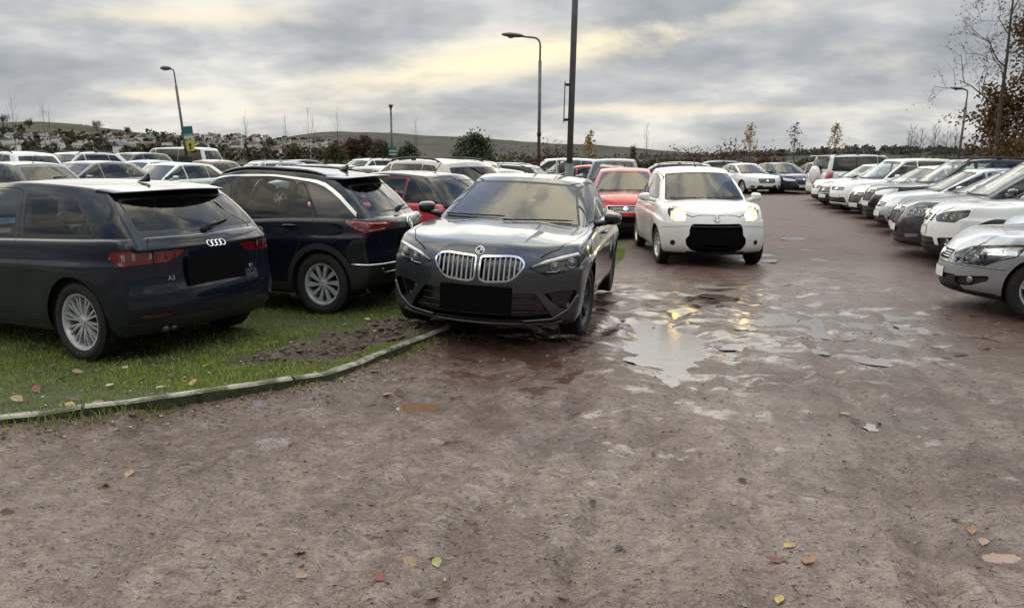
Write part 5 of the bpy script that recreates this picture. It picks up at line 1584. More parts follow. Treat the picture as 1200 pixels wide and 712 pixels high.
    wet = math_n(nt, 'MAXIMUM', wet, maprange(nt, sp.outputs[1], 9.5, 14., 0, .85))
    rg = math_n(nt, 'MULTIPLY_ADD', wet, .22, .13)
    rg = math_n(nt, 'ADD', rg, maprange(nt, sp.outputs[1], 10., 15., 0, .2))
    rg = math_n(nt, 'ADD', rg, math_n(nt, 'MULTIPLY', n3, .12))
    rg = math_n(nt, 'MAXIMUM', rg, math_n(nt, 'MULTIPLY', av.outputs['Fac'], .75))
    rg = math_n(nt, 'MAXIMUM', rg, math_n(nt, 'MULTIPLY', maprange(nt, rad, 50, 64), .95))
    rg = math_n(nt, 'MULTIPLY', rg, math_n(nt, 'SUBTRACT', 1.0, math_n(nt, 'MULTIPLY', film, .72)))
    L(rg, b.inputs['Roughness']); b.inputs['Specular IOR Level'].default_value = .5
    hh = math_n(nt, 'ADD', math_n(nt, 'MULTIPLY', n2, .9), math_n(nt, 'ADD', math_n(nt, 'MULTIPLY', n3, .95), math_n(nt, 'MULTIPLY', n5, .35)))
    bp = N(nt, 'ShaderNodeBump', Strength=1.0, Distance=.028); L(hh, bp.inputs['Height']); L(bp.outputs[0], b.inputs['Normal'])
    L(math_n(nt, 'MAXIMUM', math_n(nt, 'MULTIPLY', math_n(nt, 'MULTIPLY_ADD', wet, .50, .50), math_n(nt, 'SUBTRACT', 1.0, math_n(nt, 'MULTIPLY', film, .90))), av.outputs['Fac']), bp.inputs['Strength'])
    L(b.outputs[0], out.inputs[0]); me.materials.append(m)
    tag(link_mesh('ground', me), kind='structure')
ground()

def water():
    clear = simple('rain_water', (.085, .062, .050), .13, spec=.9, bump=.16, vscale=14)
    muddy = simple('muddy_water', (.20, .115, .068), .06, spec=.6, var=.12, vscale=3)
    pale = simple('silt_water', (.14, .10, .08), .04, spec=.65)
    for k, p in enumerate(PUD):
        cx, cy, rx, ry = pud_xy(p)
        a = np.linspace(0, 2 * pi, 65)[:-1]
        zs = []
        gx, gy = np.meshgrid(np.linspace(cx - rx, cx + rx, 25), np.linspace(cy - ry, cy + ry, 25))
        q = ((gx - cx) / rx) ** 2 + ((gy - cy) / ry) ** 2
        H_ = ground_h(gx, gy); hh = H_[q < .7]
        cov = {0: .70, 1: .50, 2: .48, 3: .42, 4: .70, 5: .55, 6: .70, 7: .62, 8: .5, 9: .32, 10: .40}.get(k, .55)
        e = 1.25; rim = [(1 + .38 * mnoise.noise(Vector((cos(t) * 2.2, sin(t) * 2.2, k * 3.1))) + .12 * mnoise.noise(Vector((cos(t) * 7, sin(t) * 7, k)))) for t in a]
        R_ = ground_h(np.array([cx + cos(t) * rx * e * m for t, m in zip(a, rim)]), np.array([cy + sin(t) * ry * e * m for t, m in zip(a, rim)]))
        z = min(float(np.quantile(hh, cov)), float(np.quantile(R_, .12 if k < 11 else .35)))
        vs = [(cx + cos(t) * rx * e * m, cy + sin(t) * ry * e * m, z) for t, m in zip(a, rim)]
        o = pymesh('puddle', vs, [tuple(range(64))], {4: pale, 5: pale, 6: muddy, 7: muddy}.get(k, clear)); tag(o, kind='structure')
water()

def kerb():
    pts = KERB[:]; bm = bmesh.new(); P = []
    for a, b in zip(pts, pts[1:]):
        n = max(2, int((b - a).length / .12))
        for i in range(n): P.append(a.lerp(b, i / n))
    P.append(pts[-1]); 
    tail = Vector((-.42, 8.30, .08)); P += [P[-1].lerp(tail, t) for t in (.4, .8, 1)]
    rings = []; acc = 0
    for i, p in enumerate(P):
        t = (P[min(i + 1, len(P) - 1)] - P[max(i - 1, 0)]); t.z = 0; t.normalize(); n = Vector((t.y, -t.x, 0))
        zt = .112 + .004 * sin(i * .37) + .003 * math.sin(i * 1.7) + random.uniform(-.004, .004); w = .040 + random.uniform(-.005, .005)
        c = Vector((p.x, p.y, 0))
        sg = i // 8; rk = random.Random(sg); zt += rk.uniform(-.008, .008); c = c + n * rk.uniform(-.008, .008)
        rings.append([bm.verts.new(c + n * a + Z * z) for a, z in ((w, -.06), (w, zt - .014), (w - .012, zt), (-w + .012, zt), (-w, zt - .012), (-w, -.06))])
    for i, (a, b) in enumerate(zip(rings, rings[1:])):
        if i % 8 == 7:
            bm.faces.new(a); bm.faces.new(b[::-1]); t = (b[2].co - a[2].co)
            for k in range(6): a[k].co += t * .44; b[k].co -= t * .44
            continue
        for k in range(5): bm.faces.new((a[k], b[k], b[k + 1], a[k + 1]))
    bm.faces.new(rings[-1]); bmesh.ops.recalc_face_normals(bm, faces=bm.faces[:])
    m, nt, out = nodemat('kerb_concrete'); b = N(nt, 'ShaderNodeBsdfPrincipled', Roughness=.8)
    tc = N(nt, 'ShaderNodeTexCoord'); n1 = noise_n(nt, tc.outputs['Object'], 6, 6, .65); n2 = noise_n(nt, tc.outputs['Object'], 60, 4, .7)
    c = ramp(nt, n1, [(.3, (.15, .13, .10)), (.5, (.32, .295, .25)), (.7, (.43, .41, .35))]); c = mixc(nt, math_n(nt, 'MULTIPLY', maprange(nt, n1, .55, .42), .8), c, (.07, .075, .03))
    c = mixc(nt, math_n(nt, 'MULTIPLY', maprange(nt, n2, .55, .7), .5), c, (.10, .085, .065))
    nt.links.new(c, b.inputs['Base Color']); bp = N(nt, 'ShaderNodeBump', Strength=.6, Distance=.006); nt.links.new(n2, bp.inputs['Height']); nt.links.new(bp.outputs[0], b.inputs['Normal'])
    nt.links.new(b.outputs[0], out.inputs[0])
    moss = simple('kerb_moss', (.040, .044, .018), .95, var=.6, vscale=14, bump=.6)
    bm.normal_update()
    for f in bm.faces:
        if abs(f.normal.z) < .35: f.material_index = 1
    tag(obj('kerb', bm, [m, moss], None, False), kind='structure')
kerb()

def leafmat(name, stops, rough=.6, trans=.25):
    if name in MATS: return MATS[name]
    m, nt, out = nodemat(name)
    g = N(nt, 'ShaderNodeNewGeometry'); c = ramp(nt, g.outputs['Random Per Island'], stops)
    b = N(nt, 'ShaderNodeBsdfPrincipled', Roughness=rough); nt.links.new(c, b.inputs['Base Color'])
    t = N(nt, 'ShaderNodeBsdfTranslucent'); nt.links.new(c, t.inputs[0])
    x = N(nt, 'ShaderNodeMixShader'); x.inputs[0].default_value = trans
    nt.links.new(b.outputs[0], x.inputs[1]); nt.links.new(t.outputs[0], x.inputs[2]); nt.links.new(x.outputs[0], out.inputs[0])
    MATS[name] = m
    return m

def grass():
    rs = np.random.RandomState(11)
    n = 420000
    x = rs.uniform(-7.5, 2.4, n); y = rs.uniform(4.2, 15, n)
    keep = (np.abs(x) / np.maximum(y, .1) < .72)
    x, y = x[keep], y[keep]
    h, v, bare = ground_h(x, y, True)
    dens = v * (1 - bare * .93) * np.clip(.75 + fbm(x, y, 1.1, 3, 60) * 1.5, .12, 1) * np.clip(1.5 - y / 14, .25, 1)
    # a fringe of weeds along the foot of the kerb
    kd = seg_d(x, y, [(p.x, p.y) for p in KERB], False)
    fringe = np.exp(-(kd / .13) ** 2) * (1 - v) * np.clip(.45 + fbm(x, y, 2.2, 3, 66) * 1.8, 0, 1)
    dens = np.maximum(dens, fringe * .9)
    k = rs.rand(len(x)) < dens
    x, y, h, kd = x[k], y[k], h[k], kd[k]; m = len(x)
    a = rs.uniform(0, 2 * pi, m); L = rs.uniform(.014, .044, m) * (1 + .6 * np.clip(fbm(x, y, 2.0, 2, 70), -.4, 1)); w = rs.uniform(.0022, .0045, m)
    L = np.where(rs.rand(m) < .02, L * 1.8, L); L = L * (1 + .5 * np.exp(-(kd / .12) ** 2))
    lean = rs.uniform(.1, 1.0, m) * L; ca, sa = np.cos(a), np.sin(a); b = rs.uniform(0, 2 * pi, m)
    p0 = np.stack([x - ca * w, y - sa * w, h - .006], -1); p1 = np.stack([x + ca * w, y + sa * w, h - .006], -1)
    mx, my = x + np.cos(b) * lean * .35, y + np.sin(b) * lean * .35
    p2 = np.stack([mx + ca * w * .7, my + sa * w * .7, h + L * .6], -1); p3 = np.stack([mx - ca * w * .7, my - sa * w * .7, h + L * .6], -1)
    p4 = np.stack([x + np.cos(b) * lean, y + np.sin(b) * lean, h + L * .92], -1)
    vs = np.stack([p0, p1, p2, p3, p4], 1).reshape(-1, 3); i = np.arange(m) * 5
    me = bpy.data.meshes.new('grass'); me.vertices.add(len(vs)); me.vertices.foreach_set('co', vs.ravel())
    li = np.concatenate([np.stack([i, i + 1, i + 2, i + 3], -1).ravel(), np.stack([i + 3, i + 2, i + 4], -1).ravel()])
    me.loops.add(len(li)); me.loops.foreach_set('vertex_index', li); me.polygons.add(2 * m)
    me.polygons.foreach_set('loop_start', np.concatenate([np.arange(m) * 4, 4 * m + np.arange(m) * 3])); me.update(calc_edges=True)
    me.materials.append(leafmat('grass_blade', [(0, (.11, .175, .020)), (.40, (.235, .33, .045)), (.75, (.36, .42, .09)), (.94, (.21, .21, .07)), (1, (.28, .23, .11))], .55, .3))
    tag(link_mesh('grass', me), kind='stuff')
    print('grass blades', m)
grass()

def litter():
    """twigs, bark and crumbs of leaf trodden into the mud"""
    rs = random.Random(5); vs, fs, mi = [], [], []
    mats = [simple('litter_dark', (.022, .015, .011), .8), simple('litter_brown', (.10, .055, .03), .8), simple('litter_tan', (.24, .16, .09), .8), simple('litter_stone', (.30, .27, .25), .8)]
    def put(n, xr, yr, dens=None):
        for _ in range(n):
            y = yr[0] * (yr[1] / yr[0]) ** rs.random(); x = rs.uniform(*xr) * y / 5 if xr is not None else 0
            if dens and not dens(x, y): continue
            if inside(VERGE, x, y): continue
            pts.append((x, y))
    pts = []
    put(5200, (-3.4, 3.6), (2.2, 17))
    H = ground_h(np.array([p[0] for p in pts]), np.array([p[1] for p in pts]))
    for (x, y), z in zip(pts, H):
        a = rs.uniform(0, 2 * pi); k = rs.random()
        if k < .55:
            l, w, t, m = rs.uniform(.004, .020) * (2 if rs.random() < .06 else 1), rs.uniform(.0008, .0022), .0015, rs.choice((0, 0, 0, 1))
        elif k < .8:
            l, w, t, m = rs.uniform(.003, .010), rs.uniform(.002, .006), .002, rs.choice((0, 1, 1, 2))
        else:
            l = rs.uniform(.004, .012); w, t, m = l * .7, l * .5, 3
        c, s = cos(a), sin(a); b = len(vs); q = rs.uniform(.3, 1)
        for u, v, zz in ((-l, -w, 0), (l, -w * q, 0), (l, w, 0), (-l, w * q, 0), (0, 0, t * 2)): vs.append((x + u * c - v * s, y + u * s + v * c, z + zz + .0008))
        fs += [(b, b + 1, b + 4), (b + 1, b + 2, b + 4), (b + 2, b + 3, b + 4), (b + 3, b, b + 4)]; mi += [m] * 4
    tag(pymesh('mud_debris', vs, fs, mats, mi=mi), kind='stuff')
litter()

def clods():
    rs = random.Random(31); vs, fs = [], []; base = bmesh.new(); bmesh.ops.create_icosphere(base, subdivisions=1, radius=1); bv = [v.co.copy() for v in base.verts]; bf = [tuple(v.index for v in f.verts) for f in base.faces]; base.free()
    xs = [p[0] for p in BARE]; ys = [p[1] for p in BARE]; pts = []
    while len(pts) < 900:
        x, y = rs.uniform(min(xs), max(xs)), rs.uniform(min(ys), max(ys))
        if inside(BARE, x, y): pts.append((x, y))
    H = ground_h(np.array([p[0] for p in pts]), np.array([p[1] for p in pts]))
    for (x, y), z in zip(pts, H):
        r = .006 + .026 * rs.random() ** 3; b = len(vs); q = Vector((rs.uniform(0, 9), rs.uniform(0, 9), 0)); sq = rs.uniform(.45, .8); a = rs.uniform(0, 6.28)
        for v in bv:
            w = v * (1 + .45 * mnoise.noise(v * 1.3 + q)) * r; vs.append((x + (w.x * cos(a) - w.y * sin(a)) * 1.3, y + w.x * sin(a) + w.y * cos(a), z + w.z * sq + r * .15))
        fs += [tuple(i + b for i in f) for f in bf]
    tag(pymesh('mud_clods', vs, fs, simple('clod_earth', (.095, .068, .050), .8, var=.5, vscale=16, bump=.6)), kind='stuff')
clods()

def leaf_litter():
    rs = random.Random(8); pts = []
    kd = [(p.x, p.y) for p in KERB]
    while len(pts) < 800:
        i = rs.randrange(1, len(kd) - 1); t = rs.random(); a, b = Vector(kd[i]), Vector(kd[i + 1]); p = a.lerp(b, t); d = (b - a).normalized(); n = Vector((d.y, -d.x))
        q = p + n * (abs(rs.gauss(0, .16)) + .06 if rs.random() < .5 else -rs.uniform(.06, 1.5)); pts.append(q)
    for _ in range(240):
        y = 2.4 * (9 / 2.4) ** rs.random(); q = Vector((rs.uniform(-3.2, 3.4) * y / 5, y))
        if not inside(VERGE, q.x, q.y): pts.append(q)
    H = ground_h(np.array([p[0] for p in pts]), np.array([p[1] for p in pts])); vs, fs, mi = [], [], []
    for (x, y), z in zip(pts, H):
        a = rs.uniform(0, 6.28); c, s = cos(a), sin(a); l = rs.uniform(.006, .019); w = l * rs.uniform(.35, .65); b = len(vs); k = rs.uniform(.05, .5); t = rs.uniform(-.4, .4)
        up = .018 if inside(VERGE, x, y) else .003
        for u, v, h in ((-l, 0, k * l * .6), (-l * .3, w, w * (k + t)), (l * .5, w * .7, w * (k + t)), (l, 0, k * l * .7), (l * .5, -w * .7, w * (k - t)), (-l * .3, -w, w * (k - t)), (0, 0, 0)): vs.append((x + u * c - v * s, y + u * s + v * c, z + up + h))
        m = rs.choice((0, 1, 1, 2, 3, 3)); fs += [(b + i, b + (i + 1) % 6, b + 6) for i in range(6)]; mi += [m] * 6
    tag(pymesh('leaf_litter', vs, fs, [simple('litter_leaf_brown', (.075, .038, .022), .7), simple('litter_leaf_tan', (.21, .135, .08), .7), simple('litter_leaf_dark', (.03, .019, .014), .6), simple('litter_leaf_straw', (.34, .27, .15), .7)], mi=mi), kind='stuff')
leaf_litter()

def leaf_shape(seed, L=.075, W=.042):
    rs = random.Random(seed); bm = bmesh.new(); n = 7; up, lo, mid = [], [], []
    curl = rs.uniform(.1, .55); tw = rs.uniform(-.4, .4)
    for i in range(n + 1):
        t = i / n; w = W * (sin(pi * t ** .8) ** .9) * (1 + .12 * sin(i * 2.4 + seed))
        z = curl * L * (t - .5) ** 2 * 1.6
        mid.append(bm.verts.new(((t - .5) * L * 1.9, 0, z)))
        up.append(bm.verts.new(((t - .5) * L * 1.9, w, z + w * (.35 + tw)))); lo.append(bm.verts.new(((t - .5) * L * 1.9, -w, z + w * (.35 - tw))))
    for i in range(n):
        for a, b in ((mid, up), (lo, mid)):
            try: bm.faces.new((a[i], a[i + 1], b[i + 1], b[i]))
            except ValueError: pass
    add_tube(bm, [(L * .93, 0, mid[-1].co.z), (L * 1.35, .006, mid[-1].co.z + .006)], .0014, 4)
    return bm
LEAVES = [  # photo place, colour, size, label
    (123, 571, 'yellow', 1.0, 'dull yellow leaf lying on grey gravel, lower left'), (151, 556, 'tan', 1.1, 'large tan leaf beside a dark twig, lower left gravel'),
    (9, 601, 'brown', 1.0, 'red-brown leaf on gravel at the left edge of the photo'), (445, 684, 'red', 1.05, 'red and tan leaf near the bottom edge, below the yellow pair'),
    (480, 661, 'tan', 1.1, 'pale tan curled leaf beside the yellow-green leaf'), (512, 657, 'lime', 1.0, 'bright yellow-green leaf in the foreground gravel'),
    (352, 648, 'yellow', .8, 'small faded yellow leaf in the bright foreground gravel'), (353, 675, 'tan', .9, 'flat tan leaf just below the small faded yellow one'),
    (435, 586, 'brown', .8, 'dark brown leaf alone on mid foreground gravel'), (948, 659, 'orange', 1.25, 'orange-brown leaf in the small puddled patch, bottom centre right'),
    (924, 641, 'yellow', .95, 'straw yellow leaf above the orange-brown leaf'), (910, 657, 'red', 1.0, 'reddish leaf left of the orange-brown leaf'),
    (913, 701, 'yellow', .85, 'yellow leaf at the very bottom edge, right of centre'), (1138, 620, 'orange', 1.0, 'orange leaf by the brown puddle, lower right'),
    (1152, 634, 'tan', 1.0, 'tan leaf touching the brown puddle, lower right'), (1120, 610, 'brown', .9, 'brown leaf above the orange leaf, lower right'),
    (990, 486, 'tan', 1.1, 'tan leaf on red mud in the middle of the lane'), (1002, 492, 'brown', 1.0, 'brown leaf next to the tan leaf in the middle of the lane'),
    (660, 690, 'brown', .9, 'dark leaf near the bottom edge, centre'), (507, 697, 'red', .8, 'dull red leaf at the bottom edge, left of centre'),
    (695, 592, 'dark', .9, 'nearly black wet leaf on centre gravel'), (725, 640, 'dark', .8, 'dark curled leaf in the centre foreground'),
    (455, 463, 'tan', 1.2, 'tan leaf at the rim of the small brown puddle'), (468, 461, 'brown', 1.2, 'dark brown leaf standing at the small brown puddle'),
    (1030, 492, 'yellow', .8, 'small yellow leaf beside the pale puddle on the right'), (870, 566, 'dark', .8, 'small dark leaf on smooth mud, right of centre'),
    (390, 448, 'lime', 1.5, 'yellow-green leaf at the foot of the kerb'), (84, 489, 'yellow', 1.3, 'bright yellow leaf at the foot of the kerb, far left'),
    (116, 489, 'tan', 1.6, 'broad tan leaf at the foot of the kerb, left'), (156, 494, 'brown', 1.3, 'brown leaf beyond the foot of the kerb, left'),
    (440, 441, 'tan', 1.2, 'pale leaf lying by the kerb below the bare mud')]
VLEAVES = [(42, 452, 'red', 1.5, 'large dark red leaf on the grass, left'), (226, 447, 'yellow', 1.5, 'pale yellow leaf on the grass just above the kerb'), (200, 436, 'brown', 1.3, 'brown leaf on the grass beside a yellow one'),
    (146, 426, 'cream', 1.1, 'small cream leaf in the grass under the navy hatchback'), (167, 440, 'brown', 1.2, 'dark leaf in the grass right of the wheel'), (20, 470, 'tan', 1.4, 'tan leaf on the grass by the kerb, far left'),
    (85, 468, 'brown', 1.3, 'brown curled leaf on the grass by the kerb, left'), (128, 448, 'cream', 1.1, 'cream leaf in the grass, middle of the verge'), (243, 425, 'yellow', 1.2, 'yellow leaf in the grass at the edge of the bare mud'), (90, 430, 'tan', 1.2, 'tan leaf in the grass below the alloy wheel'),
    (72, 438, 'dark', 1.3, 'blackish leaf in the grass, left verge'), (60, 420, 'brown', 1.1, 'brown leaf in the grass left of the wheel'), (190, 453, 'cream', 1.2, 'cream leaf beside the kerb in the grass'), (430, 370, 'cream', 1.4, 'cream leaf on the bare mud by the grey hatchback')]
def leaves():
    cols = dict(yellow=(.36, .26, .08), tan=(.28, .19, .11), brown=(.10, .052, .03), red=(.16, .04, .028), lime=(.27, .28, .07), orange=(.24, .11, .05), dark=(.03, .02, .015), cream=(.46, .39, .25))
    for k, (px, py, c, s, lb) in enumerate(LEAVES + VLEAVES):
        vg = k >= len(LEAVES); p = at(px, py, .10 if vg else 0)
        z = gz(p.x, p.y) + (.022 if vg else .004)
        o = obj('fallen_leaf', leaf_shape(k, .037, .021), simple('leaf_' + c, cols[c], .6, var=.3, vscale=40), None, True, (p.x, p.y, z))
        rs = random.Random(k); o.rotation_euler = (rs.uniform(-.25, .25), rs.uniform(-.25, .25), rs.uniform(0, 6.28)); o.scale = (s, s, s)
        tag(o, lb, 'leaf', 'fallen leaves on the grass verge' if vg else 'fallen leaves on the muddy lane')
leaves()
# ------------------------------------------------------------------ hills, town, woods
def elev(px, py, R0):
    """height at horizontal range R0 that shows at photo height py"""
    d = ray(px, py); return CAM_H + d.z / hypot(d.x, d.y) * R0
def az(px): d = ray(px, 185); return math.atan2(d.x, d.y)
class Hill:
    def __init__(s, name, r0, R1, sky, mat, seed, rough=1.0, seen=(-48, 48)):
        s.r0, s.R1 = r0, R1
        s.prof = curve([(az(px), elev(px, py, R1)) for px, py in sky]); s.seed, s.rough = seed, rough
        A = np.radians(np.arange(seen[0], seen[1], .5)); Rr = np.concatenate([np.linspace(r0, R1, 34), np.linspace(R1 * 1.04, R1 * 1.6, 8)])
        vs = []
        for r in Rr:
            for a in A: vs.append((sin(a) * r, cos(a) * r, s.h(a, r)))
        n = len(A); fs = [(i * n + j, i * n + j + 1, (i + 1) * n + j + 1, (i + 1) * n + j) for i in range(len(Rr) - 1) for j in range(n - 1)]
        tag(pymesh(name, vs, [f[::-1] for f in fs], mat, smooth=True), kind='structure')
    def h(s, a, r):
        t = (r - s.r0) / (s.R1 - s.r0)
        k = t * t * (3 - 2 * t) if t < 1 else 1 - .6 * min(1, (t - 1))
        x, y = sin(a) * r, cos(a) * r
        n = mnoise.fractal(Vector((x, y, s.seed * 9.)) / (s.R1 * .12), 1., 2., 4) * s.R1 * .0035 * s.rough * min(1, t * 2)
        return max(-3, s.prof(a) * k) + n
    def solve(s, px, py):
        """the slope point that shows at a photo pixel"""
        a = az(px); lo, hi = s.r0, s.R1
        d = ray(px, py); tn = d.z / hypot(d.x, d.y)
        for _ in range(30):
            m = (lo + hi) / 2
            if s.h(a, m) < CAM_H + tn * m: lo = m
            else: hi = m
        return Vector((sin(a) * hi, cos(a) * hi, s.h(a, hi)))
def hillmat(name, stops, sc):
    m, nt, out = nodemat(name); tc = N(nt, 'ShaderNodeTexCoord'); b = N(nt, 'ShaderNodeBsdfPrincipled', Roughness=.95); b.inputs['Specular IOR Level'].default_value = .1
    n = noise_n(nt, tc.outputs['Object'], sc, 6, .62, .6); vo = N(nt, 'ShaderNodeTexVoronoi', Scale=sc * .8); nt.links.new(tc.outputs['Object'], vo.inputs['Vector'])
    c = ramp(nt, n, stops); sp = N(nt, 'ShaderNodeSeparateColor'); nt.links.new(vo.outputs['Color'], sp.inputs[0])
    c = mixc(nt, .35, c, ramp(nt, sp.outputs[0], [(0, stops[0][1]), (1, stops[-1][1])]))
    nt.links.new(c, b.inputs['Base Color']); nt.links.new(b.outputs[0], out.inputs[0])
    return m
moor = Hill('moor_hill', 1200, 2600, [(-300, 175), (200, 172), (300, 166), (350, 159), (400, 155.5), (450, 156), (500, 161), (560, 164), (640, 169), (720, 174), (800, 180), (900, 186), (1400, 190)],
            hillmat('moor', [(.38, (.040, .040, .033)), (.52, (.062, .058, .047)), (.66, (.092, .084, .066))], .011), 2)
ridge = Hill('wooded_ridge', 500, 1100, [(-200, 196), (560, 192), (700, 186), (800, 184), (900, 182), (960, 179.5), (1010, 178), (1060, 176.5), (1110, 177), (1160, 178), (1260, 177), (1500, 178)],
             hillmat('ridge_field', [(.35, (.030, .032, .022)), (.6, (.055, .052, .036)), (.72, (.085, .085, .05))], .012), 5)
town = Hill('town_hill', 260, 900, [(-300, 138), (-60, 143), (0, 146), (50, 147), (90, 149), (130, 153), (180, 158), (230, 161), (290, 163), (340, 165.5), (400, 171), (440, 178), (500, 190), (1400, 200)],
            hillmat('town_field', [(.35, (.034, .032, .020)), (.5, (.062, .056, .030)), (.68, (.105, .10, .052))], .012), 8, 1., (-48, 12))

def clump_wood(name, spots, mat, rs, leaves=26, flat=.8):
    """far wood as a mass of leafy clumps: spots are (point, radius)"""
    vs, fs = [], []
    for p, r in spots:
        for _ in range(leaves):
            u = Vector((rs.gauss(0, 1), rs.gauss(0, 1), rs.gauss(0, 1))).normalized() * r * rs.uniform(.35, 1)
            c = p + Vector((u.x, u.y, r * .75 + u.z * flat)); s = r * rs.uniform(.22, .45)
            a = Vector((rs.gauss(0, 1), rs.gauss(0, 1), rs.gauss(0, 1))).normalized(); b_ = a.orthogonal().normalized(); d = a.cross(b_)
            i = len(vs); vs += [c + b_ * s, c + d * s * .8, c - b_ * s * .9, c - d * s]; fs.append((i, i + 1, i + 2, i + 3))
    return pymesh(name, [tuple(v) for v in vs], fs, mat)
rs = random.Random(21)
wood_mat = leafmat('far_foliage', [(0, (.034, .036, .024)), (.4, (.054, .052, .034)), (.7, (.078, .068, .042)), (.9, (.11, .075, .042)), (1, (.07, .08, .045))], .9, .1)
wood_haze = leafmat('ridge_foliage_haze', [(0, (.055, .058, .054)), (.5, (.075, .076, .068)), (1, (.095, .088, .074))], .9, .1)  # bare-wood grey, lightened to put distance haze into the leaf colour
spots = []
for _ in range(620):
    px = rs.uniform(-60, 470); py = rs.uniform(152, 190)
    if 20 < px < 175 and py < 158 + (px - 20) * .03 and rs.random() < .92: continue      # open field on the brow
    p = town.solve(px, max(py, 144 + max(0, px) * .055)); spots.append((p, rs.uniform(1.4, 3.4)))
for k in range(60): px = -40 + k * 7.6 + rs.uniform(-3, 3); a = az(px); spots.append((Vector((sin(a) * 905, cos(a) * 905, town.h(a, 905) - 1)), rs.uniform(1.0, 2.8)))
tag(clump_wood('hillside_woods', spots, wood_mat, rs), kind='stuff')
spots = []
for k in range(520):
    px = rs.uniform(860, 1320); a = az(px); r = rs.uniform(760, 1110); spots.append((Vector((sin(a) * r, cos(a) * r, ridge.h(a, r) - 2)), rs.uniform(3, 6)))
for k in range(200):
    px = rs.uniform(560, 900); a = az(px); r = rs.uniform(700, 1100); spots.append((Vector((sin(a) * r, cos(a) * r, ridge.h(a, r) - 2)), rs.uniform(2, 4.5)))
tag(clump_wood('ridge_woods', spots, wood_haze, rs, 18), kind='stuff')

HOUSE_WALLS = [simple('render_white', (.82, .81, .78), .8), simple('render_cream', (.68, .63, .54), .8), simple('render_grey', (.34, .33, .31), .8)]
SLATE = [simple('roof_slate', (.085, .088, .095), .7), simple('roof_pale', (.20, .19, .18), .7), simple('roof_brown', (.12, .075, .055), .8)]
def house(px, py, w, d, h, rz, wall, roof, label, group='houses on the hillside'):
    p = town.solve(px, py); t = empty('house', p - Z * .6, rz); h += .6
    bm = bmesh.new(); add_box(bm, (0, 0, h / 2), (w, d, h)); obj('wall', bm, wall, t, False)
    bm = bmesh.new(); e = .35; g = d * .28
    A = [(-w / 2 - e, -d / 2 - e, h - .15), (-w / 2 - e, 0, h + g), (-w / 2 - e, d / 2 + e, h - .15)]
    a = [bm.verts.new(v) for v in A]; b = [bm.verts.new((-v[0], v[1], v[2])) for v in A]
    bm.faces.new(a); bm.faces.new(b[::-1])
    for i in range(3): bm.faces.new((a[i], b[i], b[(i + 1) % 3], a[(i + 1) % 3]))
    bmesh.ops.recalc_face_normals(bm, faces=bm.faces[:]); ro = obj('roof', bm, roof, t, False)
    bm = bmesh.new(); add_box(bm, (w * .38, 0, h + g + .1), (.5, .6, .9)); obj('chimney', bm, wall, ro, False)
    for sx in (-.27, .27):
        bm = bmesh.new(); add_box(bm, (w * sx, -d / 2 - .03, h * .62), (w * .16, .08, .9)); obj('window', bm, MATS['gloss_black'], t, False)
    tag(t, label, 'house', group)
rs = random.Random(4); rows = []
for k in range(112):
    if k < 26: px, py = rs.uniform(0, 150), rs.choice((168, 172, 176, 179)) + rs.uniform(-1.5, 1.5)
    elif k < 50: px, py = rs.uniform(120, 262), rs.uniform(160, 182)
    else: px, py = rs.uniform(246, 410), None
    if py is None: py = rs.uniform(163 + max(0, px - 300) * .07, 185)
    if any(abs(px - a) < 5.5 and abs(py - b) < 2.2 for a, b in rows): continue
    rows.append((px, py)); big = rs.random() < .3
    wl = HOUSE_WALLS[rs.choice((0, 0, 0, 1, 2))]; kind = 'white' if wl is HOUSE_WALLS[0] else ('cream' if wl is HOUSE_WALLS[1] else 'grey')
    where = 'on the left hillside below the open field' if px < 175 else ('on the slope around the minibus' if px < 262 else 'in the dense part of the hillside town')
    house(px, py, rs.uniform(5, 7.5) if big else rs.uniform(3.4, 5.2), rs.uniform(3.4, 4.4), rs.uniform(3.0, 4.0), rs.uniform(-1.2, 1.2), wl, rs.choice(SLATE), 'small far %s gabled house %s' % (kind, where), '%s houses %s' % (kind, where))

# ------------------------------------------------------------------ trees, shrubs, hedges
def grow(bm, p, d, L, r, depth, rs, tips, up=.08, n=3, spread=.75, droop=0., wig=.12, shrink=(.6, .8), tmin=.35, sides=6):
    pts = [p.copy()]; q = p.copy(); dd = d.normalized(); k = 4
    for i in range(k):
        dd = (dd + Vector((rs.gauss(0, wig), rs.gauss(0, wig), rs.gauss(0, wig) + up - droop * (i / k)))).normalized(); q = q + dd * L / k; pts.append(q.copy())
    add_tube(bm, pts, [r * (1 - .55 * i / k) for i in range(k + 1)], max(3, sides), False)
    for i in range(1, k + 1): tips.append((pts[i].copy(), dd.copy(), depth))
    if depth <= 0: return
    for c in range(n):
        t = tmin + (1 - tmin) * (c + rs.random()) / n; i = min(k - 1, int(t * k)); s = pts[i].lerp(pts[i + 1], t * k - i)
        ax = dd.orthogonal().normalized(); ax.rotate(Matrix.Rotation(rs.uniform(0, 6.28), 3, dd))
        nd = (dd * (1 - spread * .5) + ax * spread * rs.uniform(.7, 1.2)).normalized()
        grow(bm, s, nd, L * rs.uniform(*shrink), r * .50, depth - 1, rs, tips, up, n, spread, droop, wig * 1.15, shrink, tmin * .6, sides - 1)

